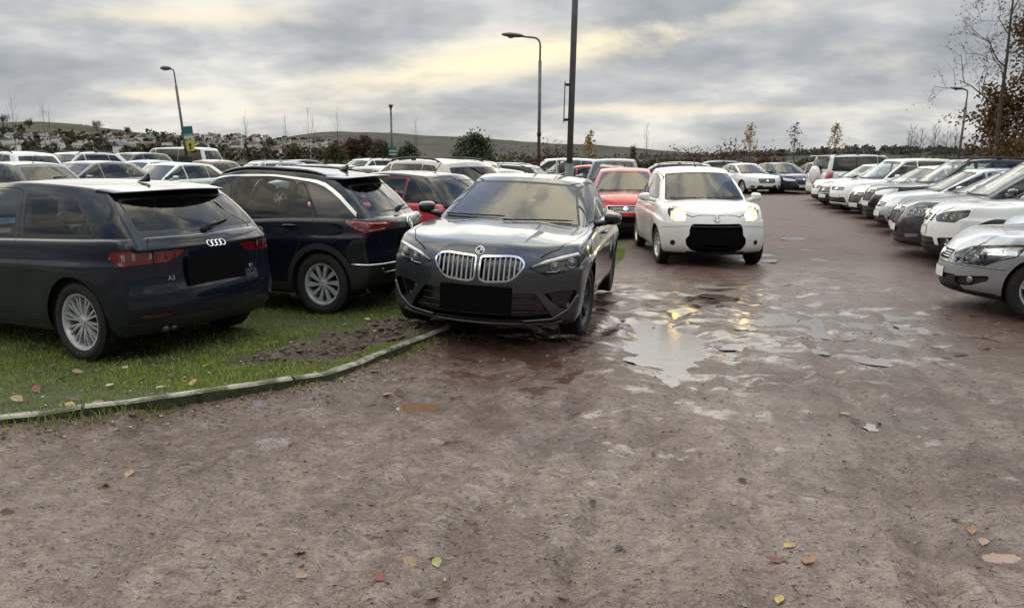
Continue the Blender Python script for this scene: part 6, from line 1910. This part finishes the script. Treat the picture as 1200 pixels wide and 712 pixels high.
def leaf_cards(tips, n, size, rs, scatter=.25, hang=0., sel=None):
    vs, fs = [], []
    tp = [t for t in tips if (sel is None or sel(t))]
    if not tp: return vs, fs
    for _ in range(n):
        p, d, _k = rs.choice(tp); c = p + Vector((rs.gauss(0, scatter), rs.gauss(0, scatter), rs.gauss(0, scatter) - hang * rs.random()))
        a = Vector((rs.gauss(0, 1), rs.gauss(0, 1), rs.gauss(0, 1))).normalized(); b = a.orthogonal().normalized(); e = a.cross(b); s = size * rs.uniform(.6, 1.3)
        i = len(vs); vs += [tuple(c + b * s), tuple(c + e * s * .55 + a * s * .15), tuple(c - b * s), tuple(c - e * s * .55 + a * s * .15)]; fs.append((i, i + 1, i + 2, i + 3))
    return vs, fs
BARK = simple('bark', (.075, .062, .050), .9, var=.35, vscale=12, bump=.4)
BARK_PALE = simple('bark_pale', (.20, .185, .165), .85, var=.35, vscale=6, bump=.3)
LM = dict(green=leafmat('leaf_evergreen', [(0, (.024, .040, .014)), (.5, (.050, .076, .026)), (.85, (.095, .115, .040)), (1, (.09, .085, .03))], .5, .2),
          brown=leafmat('leaf_beech', [(0, (.045, .026, .010)), (.4, (.10, .055, .018)), (.75, (.16, .090, .026)), (1, (.22, .14, .05))], .7, .3),
          yellow=leafmat('leaf_yellow', [(0, (.10, .085, .022)), (.5, (.19, .14, .04)), (1, (.27, .19, .07))], .7, .35),
          rust=leafmat('leaf_rust', [(0, (.045, .022, .014)), (.5, (.085, .042, .022)), (1, (.13, .075, .036))], .8, .2),
          olive=leafmat('leaf_olive', [(0, (.034, .040, .018)), (.5, (.075, .078, .032)), (1, (.14, .11, .05))], .8, .2))
def tree(name, cat, label, px, dep, top, r, seed, leafkind=None, nleaf=0, lsize=.06, levels=3, n=4, spread=.75, droop=0., up=.1, trunk=.5, scatter=.2, bark=BARK, hang=0., tmin=.35, group=None, base=0., shrink=(.55, .8), wig=.12, lean=0., first=.55, x=None):
    rs = random.Random(seed); pos = far(px, dep); pos.z = base
    H = far(px, dep, top).z - base
    t = empty(name, pos); bm = bmesh.new(); tips = []
    q = Vector((0, 0, -.2)); pts = [q]; k = 7
    for i in range(k): q = q + Vector((rs.gauss(0, .02) * H / k + lean * H / k, rs.gauss(0, .02) * H / k, (H + .2) / k)); pts.append(q)
    add_tube(bm, pts, [r * (1 - .85 * i / k) for i in range(k + 1)], 7, False)
    nb = max(4, int(n * 3)); cb = bmesh.new()
    for c in range(nb):
        tt = trunk + (1 - trunk) * (c + rs.random() * .8) / nb; i = min(k - 1, int(tt * k)); s = pts[i].lerp(pts[i + 1], tt * k - i)
        a = c * 2.4 + rs.uniform(-.4, .4); d = Vector((cos(a) * spread, sin(a) * spread, .55)).normalized()
        grow(cb, s, d, H * (1 - trunk) * first * (1.15 - .75 * (tt - trunk) / (1 - trunk)), r * .38 * (1.1 - .6 * tt), levels - 1, rs, tips, up, n, spread, droop, wig, shrink, tmin, 5)
    obj('trunk', bm, bark, t); obj('branches', cb, bark, t)
    if nleaf:
        vs, fs = leaf_cards(tips, nleaf, lsize, rs, scatter, hang); pymesh('crown', vs, fs, LM[leafkind], t)
    return tag(t, label, cat, group)
def shrub(name, cat, label, px, dep, w, h, seed, kind, n=900, ls=.10, base=0., group=None, dense=.9):
    rs = random.Random(seed); p = far(px, dep); p.z = base; t = empty(name, p); tips = []; bm = bmesh.new()
    for k in range(9):
        a = rs.uniform(0, 6.28); e = rs.uniform(.1, 1); d = Vector((cos(a) * e * w / h * .6, sin(a) * e * w / h * .5, 1))
        grow(bm, Vector((rs.uniform(-.2, .2) * w, rs.uniform(-.12, .12) * w, -.1)), d, h * rs.uniform(.55, .8), .035, 2, rs, tips, .04, 3, .7, 0, .15, (.5, .75), .2, 4)
    obj('stems', bm, BARK, t); vs, fs = leaf_cards(tips, n, ls, rs, .16 * h)
    vs = [(v[0], v[1], max(.02, v[2])) for v in vs]
    pymesh('foliage', vs, fs, LM[kind], t); return tag(t, label, cat, group)
def hedge(label, px0, px1, dep, h, seed, kind, n, ls=.10, group=None, depth=1.6):
    rs = random.Random(seed); a, b = far(px0, dep), far(px1, dep); vs, fs = [], []; L = (b - a).length
    t = empty('hedge', ((a.x + b.x) / 2, dep, 0)); bm = bmesh.new()
    for k in range(int(L / .8)):
        x = -L / 2 + L * k / int(L / .8); add_tube(bm, [(x, 0, -.1), (x + rs.gauss(0, .2), rs.gauss(0, .2), h * .5), (x + rs.gauss(0, .3), rs.gauss(0, .3), h * .95)], [.03, .02, .008], 4)
    obj('stems', bm, BARK, t)
    for _ in range(n):
        x = rs.uniform(-L / 2, L / 2); hh = h * (.80 + .35 * (mnoise.noise(Vector((x * .35, seed, 0))) + .5 * mnoise.noise(Vector((x * 1.4, seed, 3)))))
        c = Vector((x, rs.gauss(0, depth * .3), hh * rs.random() ** .65)); q = Vector((rs.gauss(0, 1), rs.gauss(0, 1), rs.gauss(0, 1))).normalized(); u = q.orthogonal().normalized(); e = q.cross(u); s = ls * rs.uniform(.6, 1.4)
        i = len(vs); vs += [tuple(c + u * s), tuple(c + e * s * .6), tuple(c - u * s), tuple(c - e * s * .6)]; fs.append((i, i + 1, i + 2, i + 3))
    pymesh('foliage', vs, fs, LM[kind], t); return tag(t, label, 'hedge', group)

# big trees at the right edge
tree('birch_tree', 'tree', 'tall nearly bare birch with drooping twigs at the right edge', 1168, 31, -70, .105, 3, 'rust', 1500, .040, 4, 4, .85, .10, .06, .30, .10, BARK, .25, group=None, wig=.14, first=.26, shrink=(.55, .78))
tree('beech_tree', 'tree', 'brown-leaved beech filling the right edge beside the birch', 1236, 33, 10, .16, 9, 'brown', 30000, .085, 3, 4, .95, .05, .05, .10, .22, BARK, .1, first=.36)
shrub('beech_shrub', 'shrub', 'low brown-leaved shrub under the beech at the right edge', 1200, 32, 3.0, 3.0, 12, 'brown', 6500, .085)
for k, (px, top) in enumerate(((1066, 152), (1078, 156), (1094, 150), (1108, 158), (1118, 155))):
    tree('bare_tree', 'tree', ['bare thin tree left of the right lamp, tallest-crowned of the row', 'bare thin tree second in the row left of the right lamp', 'bare thin tree in the middle of the row by the right lamp', 'bare thin tree just left of the right lamp', 'bare thin tree behind the right lamp'][k], px, 88 + k * 2, top, .09, 40 + k, 'rust', 60, .06, 3, 4, .5, 0, .1, .25, .15, BARK, first=.34)
# round evergreen and thicket in the middle distance
tree('holm_oak', 'tree', 'round dark evergreen tree in the middle distance behind parked cars', 556, 72, 168, .2, 5, 'green', 9000, .13, 3, 4, 1.0, .05, .02, .16, .28, BARK, .1, first=.62)
for k, (px, top, d_, w_) in enumerate(((392, 174, 160, 7), (412, 169, 170, 7), (428, 167, 170, 6), (446, 171, 160, 6), (345, 177, 170, 6), (478, 176, 130, 5))):
    tree('field_tree', 'tree', ['dark bushy tree below the moor, left of its group', 'dark tallish tree below the moor near the far lamp', 'rounded brown tree beside the dark ones near the far lamp', 'brownish tree directly behind the far lamp', 'dark tree at the edge of the hillside town', 'low dark tree right of the far lamp'][k], px, d_, top, .2, 60 + k, ('olive', 'rust', 'rust', 'olive', 'olive', 'green')[k], 2600, .26, 3, 4, .8, 0, .05, .15, .4, BARK, first=.5, group='trees below the moor')
# saplings
SAP = [(690, 60, 152, 'yellow', 420, 'slim sapling with yellow-green leaves right of the tall pole', .32), (742, 66, 166, 'olive', 320, 'small bushy sapling with dull green leaves', .34), (757, 62, 145, None, 0, 'bare sapling above the dark grey estate', .28), (878, 60, 143, 'yellow', 330, 'slim sapling with yellow leaves behind the white saloon', .34),
       (861, 70, 160, None, 0, 'thin bare whip behind the white saloon', .2), (930, 58, 139, 'rust', 150, 'tall sapling with dark leaf tufts behind the dark blue car', .40), (976, 60, 141, 'yellow', 360, 'sapling with brown-yellow crown behind the silver car', .38), (918, 64, 170, 'rust', 60, 'low sapling with few leaves left of the dark-tufted one', .36),
       (641, 64, 160, None, 0, 'bare sapling beside the curved-arm lamp', .34), (652, 75, 168, None, 0, 'short bare sapling between the two lamp columns', .3),
       (20, 72, 113, None, 0, 'tallest bare sapling at the far left', .3), (55, 74, 121, None, 0, 'bare twin-stemmed sapling on the left', .32), (62, 76, 127, None, 0, 'slighter bare sapling beside the twin-stemmed one', .3), (289, 70, 134, None, 0, 'bare sapling over the silver estate', .26), (336, 76, 135, None, 0, 'bare sapling left of the pair above the town', .25),
       (363, 72, 124, None, 0, 'taller bare sapling of the pair above the town', .3), (369, 78, 137, None, 0, 'shorter bare sapling of the pair above the town', .3), (397, 76, 131, None, 0, 'thin bare sapling left of the far lamp', .18), (488, 78, 140, None, 0, 'faint bare sapling right of the far lamp', .18)]
for k, (px, d_, top, kind, nl, lb, sp_) in enumerate(SAP):
    tree('sapling', 'tree', lb, px, d_, top + (8 if kind else 2), .045 if kind else .035, 100 + k, kind, nl, .085, 2, 3, sp_, 0, .22, .38 if kind else .30, .10, BARK, first=.36, group='young trees round the car park', base=.2 if px < 100 else 0)
for k, (px, py, r_, lb) in enumerate(((8, 143, 9, 'grey bare-crowned tree on the skyline at the far left'), (38, 146, 6, 'small grey tree on the skyline right of the far-left one'), (117, 149, 8, 'wide bare tree alone on the brow of the field'), (152, 153, 5, 'small round tree on the brow of the field, right'))):
    p = town.solve(px, max(py + 4, 148)); d = hypot(p.x, p.y); tt = py - (5 if k != 2 else 2); rs0 = random.Random(300 + k); t = empty('hill_tree', p); tips = []; bm = bmesh.new(); Ht = r_ * 1.0
    add_tube(bm, [(0, 0, -1), (0, 0, Ht * .5)], [.5, .25], 5); obj('trunk', bm, BARK, t); bm = bmesh.new()
    for c in range(12): grow(bm, Vector((0, 0, Ht * (.2 + .03 * c))), Vector((cos(c * 2.4), sin(c * 2.4), .5)), Ht * .42, .16, 2, rs0, tips, .08, 4, .8, 0, .12, (.5, .75), .3, 3)
    obj('branches', bm, BARK, t); vs, fs = leaf_cards(tips, 420, .34, rs0, .5); pymesh('crown', vs, fs, LM['rust'], t); tag(t, lb, 'tree', 'trees on the brow of the field')
# hedges along the far edge
hedge('dark low hedge behind the parked cars on the left', -120, 330, 84, 1.5, 3, 'olive', 7000, .16)
hedge('dark hedge below the moor behind the roof-railed car', 380, 530, 82, 1.6, 4, 'olive', 4500, .14)
hedge('dark green hedge behind the tall pole', 575, 800, 80, 1.75, 6, 'olive', 6500, .13)
hedge('rust-brown hedge behind the white hatchback', 782, 890, 66, 1.75, 7, 'rust', 7000, .10)
hedge('olive and brown hedge behind the cars at the end of the lane', 880, 1070, 66, 1.65, 8, 'olive', 9000, .10)
hedge('dark hedge behind the right hand row of cars', 1060, 1330, 70, 2.0, 9, 'olive', 7000, .12)
for k, (px, w_, h_, kd, lb) in enumerate(((812, 2.4, 2.1, 'rust', 'brown bush on the left of the rust-brown hedge'), (852, 3.0, 2.4, 'rust', 'tallest brown bush in the rust-brown hedge'), (955, 2.2, 1.8, 'olive', 'olive bush at the end of the lane'), (995, 2.6, 1.9, 'olive', 'olive bush left of the white off-roader'), (900, 2.0, 1.9, 'rust', 'brown bush behind the white saloon'),
                                         (605, 2.8, 2.1, 'olive', 'dark bush right of the round evergreen'), (655, 3.2, 2.4, 'rust', 'brown bush behind the curved-arm lamp'), (790, 2.2, 1.9, 'olive', 'olive bush behind the dark grey estate'))):
    shrub('shrub', 'shrub', lb, px, 64, w_, h_, 200 + k, kd, 1500, .10, group='bushes at the car park edge')
def wire_fence():
    a, b = far(770, 61), far(905, 61); t = empty('wire_fence', ((a.x + b.x) / 2, 61, 0)); L = b.x - a.x; n = 5
    for k in range(n + 1):
        bm = bmesh.new(); add_box(bm, (-L / 2 + L * k / n, 0, .85), (.09, .09, 1.75)); obj('post', bm, simple('fence_post', (.20, .17, .14), .9), t, False)
    bm = bmesh.new()
    for z in (.5, .9, 1.3, 1.65): add_tube(bm, [(-L / 2, -.05, z), (L / 2, -.05, z)], .012, 4)
    obj('wire', bm, simple('wire', (.25, .25, .25), .5, .7), t); tag(t, 'post and wire fence in front of the rust-brown hedge', 'fence')
wire_fence()

# ------------------------------------------------------------------ lamp columns and signs
GALV = simple('galvanised', (.12, .125, .13), .5, .5, var=.15, vscale=5); GALV2 = simple('column_grey', (.15, .155, .16), .6, .2, var=.2, vscale=4)
def lamp_post(label, px, dep, top, side, r=.055, tilt=0., arm=.75, head=(.62, .24, .13), band=False, base=0.):
    p = far(px, dep); p.z = base; H = far(px, dep, top).z - base; t = empty('lamp_post', p); t.rotation_euler = (0, tilt, 0)
    bm = bmesh.new(); add_tube(bm, [(0, 0, -.2), (0, 0, 1.3)], r * 1.5, 14); add_tube(bm, [(0, 0, 1.3), (0, 0, 1.36)], [r * 1.5, r], 14, False); add_tube(bm, [(0, 0, 1.3), (0, 0, H * .86)], r, 12); obj('column', bm, GALV2, t)
    if not arm:
        bm = bmesh.new(); add_lathe(bm, [(0, .35), (.16, .33), (.19, .26), (.17, .2), (.07, .0), (r, -.1)], (0, 0, H - .3), Z, 18); add_tube(bm, [(0, 0, H * .84), (0, 0, H - .3)], r * .8, 10); obj('lantern', bm, GALV, t)
        return tag(t, label, 'lamp post', 'lamp posts round the car park')
    bm = bmesh.new(); q = [(0, 0, H * .85)] + [(side * arm * .35 * (1 - cos(a)), 0, H - .28 + .24 * sin(a)) for a in (0, .4, .8, 1.2, 1.5)] + [(side * arm, 0, H)]; add_tube(bm, q, r * .55, 8); obj('arm', bm, GALV2, t)
    bm = bmesh.new(); tt = bmesh.ops.create_uvsphere(bm, u_segments=18, v_segments=10, radius=.5)
    for v in tt['verts']:
        u = (v.co.x * side + .5); v.co = Vector((side * arm + (v.co.x + side * .42) * head[0], v.co.y * head[1] * (1.15 - .4 * abs(u - .6)), H + .01 + v.co.z * head[2] * (1.0 if v.co.z > 0 else .75) + (.05 * u)))
    hd = obj('lantern', bm, GALV, t)
    bm = bmesh.new(); add_lathe(bm, [(0, -.05), (.085, -.035), (.11, 0)], (side * (arm + head[0] * .5), 0, H - .02), Z, 16); obj('lens', bm, MATS['lamp_lens'] if False else simple('lantern_glass', (.35, .34, .32), .25), hd)
    if band:
        bm = bmesh.new(); add_tube(bm, [(0, 0, H * .42), (0, 0, H * .44)], r * 1.3, 12); obj('cable_band', bm, MATS['black_plastic'], t)
    return tag(t, label, 'lamp post', 'lamp posts round the car park')
lamp_post('grey lamp post with curved arm, oval lantern pointing left, at the centre', 631, 29, 43, -1, .06, R(.4), .62, (.80, .30, .18), True)
L1 = lamp_post('leaning lamp post on the left with green and yellow signs on it', 221.5, 40, 80, -1, .062, R(-4.4), .14, (.55, .30, .24), base=.2)
lamp_post('far lamp post with a small post-top lantern, left of the round evergreen', 459.5, 66, 123, 1, .085, 0, 0)
lamp_post('leaning lamp post at the right in front of the birch', 1122, 48, 105, -1, .07, R(2.4), .22, (.95, .34, .16))
def tall_pole():
    p = far(665.5, 16.5); p.z = 0; t = empty('lamp_column', p); t.rotation_euler = (0, R(1.25), 0); H = 8.2
    bm = bmesh.new(); add_tube(bm, [(0, 0, -.2), (0, 0, 1.5)], .088, 18); add_tube(bm, [(0, 0, 1.5), (0, 0, 1.56)], [.088, .062], 18, False); add_tube(bm, [(0, 0, 1.5), (0, 0, H)], .062, 18); obj('column', bm, GALV2, t)
    bm = bmesh.new(); add_tube(bm, [(0, 0, H - .05), (-.2, 0, H + .25), (-.8, 0, H + .3)], .04, 8); obj('arm', bm, GALV2, t)
    bm = bmesh.new(); soft_box(bm, (-1.1, 0, H + .3), (.8, .3, .15), None, 1); obj('lantern', bm, GALV, t)
    b = empty('column_bracket', p); b.rotation_euler = t.rotation_euler
    bm = bmesh.new()
    for z in (2.42, 3.10): add_box(bm, (-.10, 0, z), (.11, .06, .05), bev=.006)
    obj('clamp', bm, MATS['black_plastic'], b); bm = bmesh.new(); add_box(bm, (-.145, 0, 2.76), (.018, .10, .80), bev=.004); obj('banner_plate', bm, GALV, b)
    tag(b, 'narrow bracket plate clamped to the left of the tall pole', 'bracket')
    tag(t, 'tall grey lamp column rising out of frame behind the dark grey hatchback', 'lamp post', 'lamp posts round the car park')
tall_pole()
def sign(name, label, px, dep, py0, py1, w, cols, tilt=0.):
    c0, c1 = far(px, dep - .14, py1), far(px, dep - .14, py0); h = c1.z - c0.z
    t = empty(name, (c0.x, dep - .14, c0.z)); t.rotation_euler = (0, tilt, 0); bm = bmesh.new(); add_prism(bm, rpoly([(-w / 2, 0), (w / 2, 0), (w / 2, h), (-w / 2, h)], .04), frame(Vector((0, 0, 0)), -Y), .02); obj('panel', bm, cols[0][2], t, False)
    for a, b, m, ww in [(x[0], x[1], x[2], x[3]) for x in cols[1:]]:
        bm = bmesh.new(); add_box(bm, (0, -.026, h * (a + b) / 2), (w * ww, .008, h * (b - a))); obj('stripe', bm, m, t, False)
    tag(t, label, 'sign')
teal = simple('sign_teal', (.03, .16, .15), .5); pale = simple('sign_white', (.60, .63, .63), .5); yel = simple('sign_yellow', (.55, .50, .06), .5); dk = MATS['gloss_black']; tl2 = simple('sign_pale_teal', (.22, .42, .40), .5)
sign('zone_sign', 'teal sign board with a white foot on the leaning left lamp', 221.5, 40, 148, 163, .48, [(0, 1, teal), (.03, .26, pale, .94), (.30, .40, tl2, .9)], R(-4.4))
sign('warning_sign', 'yellow warning sign below the teal one on the left lamp', 224, 40, 164.5, 177, .38, [(0, 1, yel), (.46, .72, dk, .30), (.14, .40, dk, .16)], R(-4.4))
sign('zone_sign', 'small green and white sign on the far lamp', 460.5, 66, 172, 182, .62, [(0, 1, teal), (.42, .58, pale, .9), (.06, .2, pale, .9)])
# ------------------------------------------------------------------ parking the cars
def recolour(root, pm):
    for o in root.children_recursive:
        for sl in o.material_slots:
            if sl.material and sl.material.get('paint') and sl.material.name != 'p_black_roof':
                sl.link = 'OBJECT'; sl.material = pm
MODELS = {}
def model(mk):
    if mk not in MODELS:
        c = mk(); MODELS[mk] = [c.root, c, False]
    return MODELS[mk]
def park(mk, x, y, deg, label, colour=None, cat='car', group='parked cars', z=None, rx=0., ry=0., front=None, steer=None):
    """front=(px, depth): the nose of the car shows at that pixel column and distance; else x is a pixel column and y a depth of the middle"""
    m = model(mk); root = m[0] if not m[2] else copy_tree(m[0]); m[2] = True
    a = R(deg); L = m[1].S['L']
    if front: p = far(front[0], front[1]); p = p - Vector((cos(a), sin(a), 0)) * L / 2
    elif mk in HERO: p = Vector((x, y, 0))
    else: p = far(x, y)
    p.z = gz(p.x, p.y) if z is None else z
    root.location = p; root.rotation_euler = (rx, ry, a)
    if colour: recolour(root, MATS[colour])
    tag(root, label, cat, group)
    return root
HERO = (make_navy_hatch, make_navy_suv, make_graphite_hatch, make_white_micro)
a3_ = park(make_navy_hatch, -4.36, 7.77, 154, 'dark navy three-door hatchback parked on the grass, seen from behind', z=.015)
a3_.scale = (.97, .97, 1.035)
tr_ = park(make_navy_suv, -2.97, 9.61, 164, 'dark navy crossover with black wheel arches between the hatchbacks', z=.0)
tr_.scale = (.905, .905, 1.0)
park(make_graphite_hatch, .12, 8.92, -102.2, 'dark grey hatchback with twin upright-bar grille, one side up on the verge', rx=R(-2.7), ry=R(-.3), z=.06, group='cars on the lane')
park(make_white_micro, 3.17, 14.1, -91, 'small white hatchback with both headlamps lit, driving up the lane', z=.0, group='cars on the lane')
G1, G2, G3 = 'cars parked on the left', 'cars parked along the right side', 'cars at the far end'
P = park
# right side, near to far
P(make_silver_hatch, 0, 0, 158, 'silver hatchback nearest on the right, cut by the photo edge', group=G2, front=(1110, 9.25))
P(make_small_hatch, 0, 0, 160, 'pale blue small car mostly hidden between silver hatchback and white crossover', 'p_pale_blue', group=G2, front=(1172, 11.0))
P(make_white_suv, 0, 0, 159, 'white crossover with black wheel arches, second in the right row', group=G2, front=(1087, 12.8))
P(make_grey_mpv, 0, 0, 162, 'dark grey people carrier with wide chrome-edged grille in the right row', group=G2, front=(1051, 14.2))
P(make_family_hatch, 0, 0, 166, 'dark blue hatchback between the grey people carrier and a silver car', 'p_blue', group=G2, front=(1049, 16.2))
P(make_small_hatch, 0, 0, 168, 'silver small hatchback beside the tall black crossover', 'p_silver', group=G2, front=(1030, 18.4))
P(make_crossover, 0, 0, 172, 'black crossover with roof rails and square headlamps in the right row', 'p_black', group=G2, front=(1016, 20.4))
P(make_family_hatch, 0, 0, 182, 'white hatchback behind the black crossover in the right row', 'p_white', group=G2, front=(1002, 22.6))
P(make_mpv, 0, 0, 186, 'white people carrier with dark lower grille, far in the right row', 'p_white_clean', group=G2, front=(980, 24.8))
P(make_saloon, 0, 0, 184, 'black saloon squeezed between two white cars in the right row', 'p_black', group=G2, front=(965, 27.2))
P(make_small_hatch, 0, 0, 184, 'small white car at the far end of the right row', 'p_white_clean', group=G2, front=(956, 29.2))
P(make_offroader, 1020, 33, 8, 'white off-roader with covered spare wheel on its tail', 'p_white', cat='off-roader', group=G2)
P(make_estate, 1150, 31, 178, 'dark estate with roof rails behind the right row', 'p_black', group=G2)
P(make_crossover, 1240, 26, 172, 'grey crossover with roof rails deep in the right row', 'p_grey', group=G2)
# far end of the lane
P(make_saloon, 874, 40, -78, 'white saloon facing the lane at the far end', 'p_white_clean', group=G3)
P(make_family_hatch, 918, 40, -80, 'dark blue hatchback facing the lane beside the white saloon', 'p_blue', group=G3)
P(make_small_hatch, 955, 42, 118, 'silver small car with red tail lamp at the far end', 'p_silver', group=G3)
P(make_family_hatch, 965, 46, 120, 'grey hatchback behind the silver small car at the far end', 'p_grey', group=G3)
# middle, behind the two cars on the lane
rc_ = P(make_small_hatch, 733, 18.4, -97, 'red small car facing forward behind the white hatchback', 'p_red', group='cars behind the white hatchback')
for o in rc_.children:
    if o.name.startswith('number_plate'): o.material_slots[0].link = 'OBJECT'; o.material_slots[0].material = MATS['plate_black']
P(make_mpv, 720, 24.5, -100, 'blue-grey people carrier behind the red small car', 'p_teal_grey', group='cars behind the white hatchback')
P(make_estate, 774, 31, 165, 'dark grey estate behind the white hatchback', 'p_dark_grey', group='cars behind the white hatchback')
P(make_family_hatch, 684, 27.5, 150, 'red hatchback behind the tall lamp column', 'p_red', group='cars behind the tall lamp column')
P(make_mpv, 652, 32, 172, 'white people carrier left of the tall lamp column', 'p_white', group='cars behind the tall lamp column')
P(make_crossover, 664, 37, 175, 'white crossover farther back behind the tall lamp column', 'p_white_clean', group='cars behind the tall lamp column')
P(make_estate, 830, 45, 175, 'black estate by the wire fence', 'p_black', group=G3)
# left, behind the crossover
P(make_two_tone_hatch, 452, 13.8, 146, 'red small hatchback with a black roof behind the navy crossover', None, group=G1)
P(make_crossover, 487, 16.4, 136, 'beige-roofed crossover behind the black-roofed red hatchback', 'p_beige', group=G1)
P(make_crossover, 508, 21, 150, 'grey crossover with roof rails behind the beige one', 'p_grey', group=G1)
P(make_estate, 560, 24.5, 165, 'dark estate left of the round evergreen', 'p_black', group=G1)
P(make_family_hatch, 545, 19.5, 138, 'silver hatchback with dark rear glass beside the dark estate', 'p_grey', group=G1)
P(make_family_hatch, 8, 20, 150, 'dark grey hatchback at the left edge behind the navy hatchback', 'p_dark_grey', group=G1)
P(make_crossover, 8, 26, 150, 'white crossover at the left edge', 'p_white', group=G1)
P(make_crossover, 80, 27, -112, 'pale grey crossover with black roof rails on the left', 'p_silver', group=G1)
P(make_family_hatch, 92, 22.5, -110, 'grey hatchback facing left in front of the pale railed crossover', 'p_grey', group=G1)
P(make_mpv, 152, 34, -110, 'blue-grey people carrier left of the minibus', 'p_teal_grey', group=G1)
P(make_small_hatch, 160, 27, -108, 'pale blue small hatchback behind the roof aerial of the navy hatchback', 'p_pale_blue', group=G1)
P(make_family_hatch, 192, 24.5, -112, 'pale silver-green hatchback facing left in front of the minibus', 'p_pale_green', group=G1)
P(make_minibus, 205, 41, 166, 'white minibus with dark side windows on the left', 'p_white_clean', cat='minibus', group=G1)
P(make_small_hatch, 240, 32, 140, 'dark purple small hatchback right of the white hatchback', 'p_purple', group=G1)
P(make_estate, 300, 31, -140, 'silver estate under the bare sapling', 'p_silver', group=G1)
P(make_family_hatch, 350, 29, -135, 'grey hatchback behind the navy crossover roof', 'p_grey', group=G1)
P(make_saloon, 385, 31, -130, 'white saloon behind the navy crossover roof', 'p_white', group=G1)
P(make_crossover, 425, 34, -130, 'white crossover behind the beige-roofed one', 'p_white', group=G1)
P(make_family_hatch, 432, 24, 138, 'silver hatchback between the white saloon and the grey crossover', 'p_silver', group=G1)
P(make_estate, 20, 36, 150, 'dark estate far back on the left', 'p_blue', group=G1)
P(make_family_hatch, 340, 42, -130, 'dark hatchback far back below the town', 'p_black', group=G1)
P(make_saloon, 480, 40, 150, 'blue saloon far back below the moor', 'p_blue', group=G1)
SC.cycles.use_denoising = True
SC.cycles.max_bounces = 8; SC.cycles.transparent_max_bounces = 16; SC.cycles.glossy_bounces = 4; SC.cycles.diffuse_bounces = 3
SC.cycles.caustics_reflective = False; SC.cycles.caustics_refractive = False; SC.cycles.sample_clamp_indirect = 6
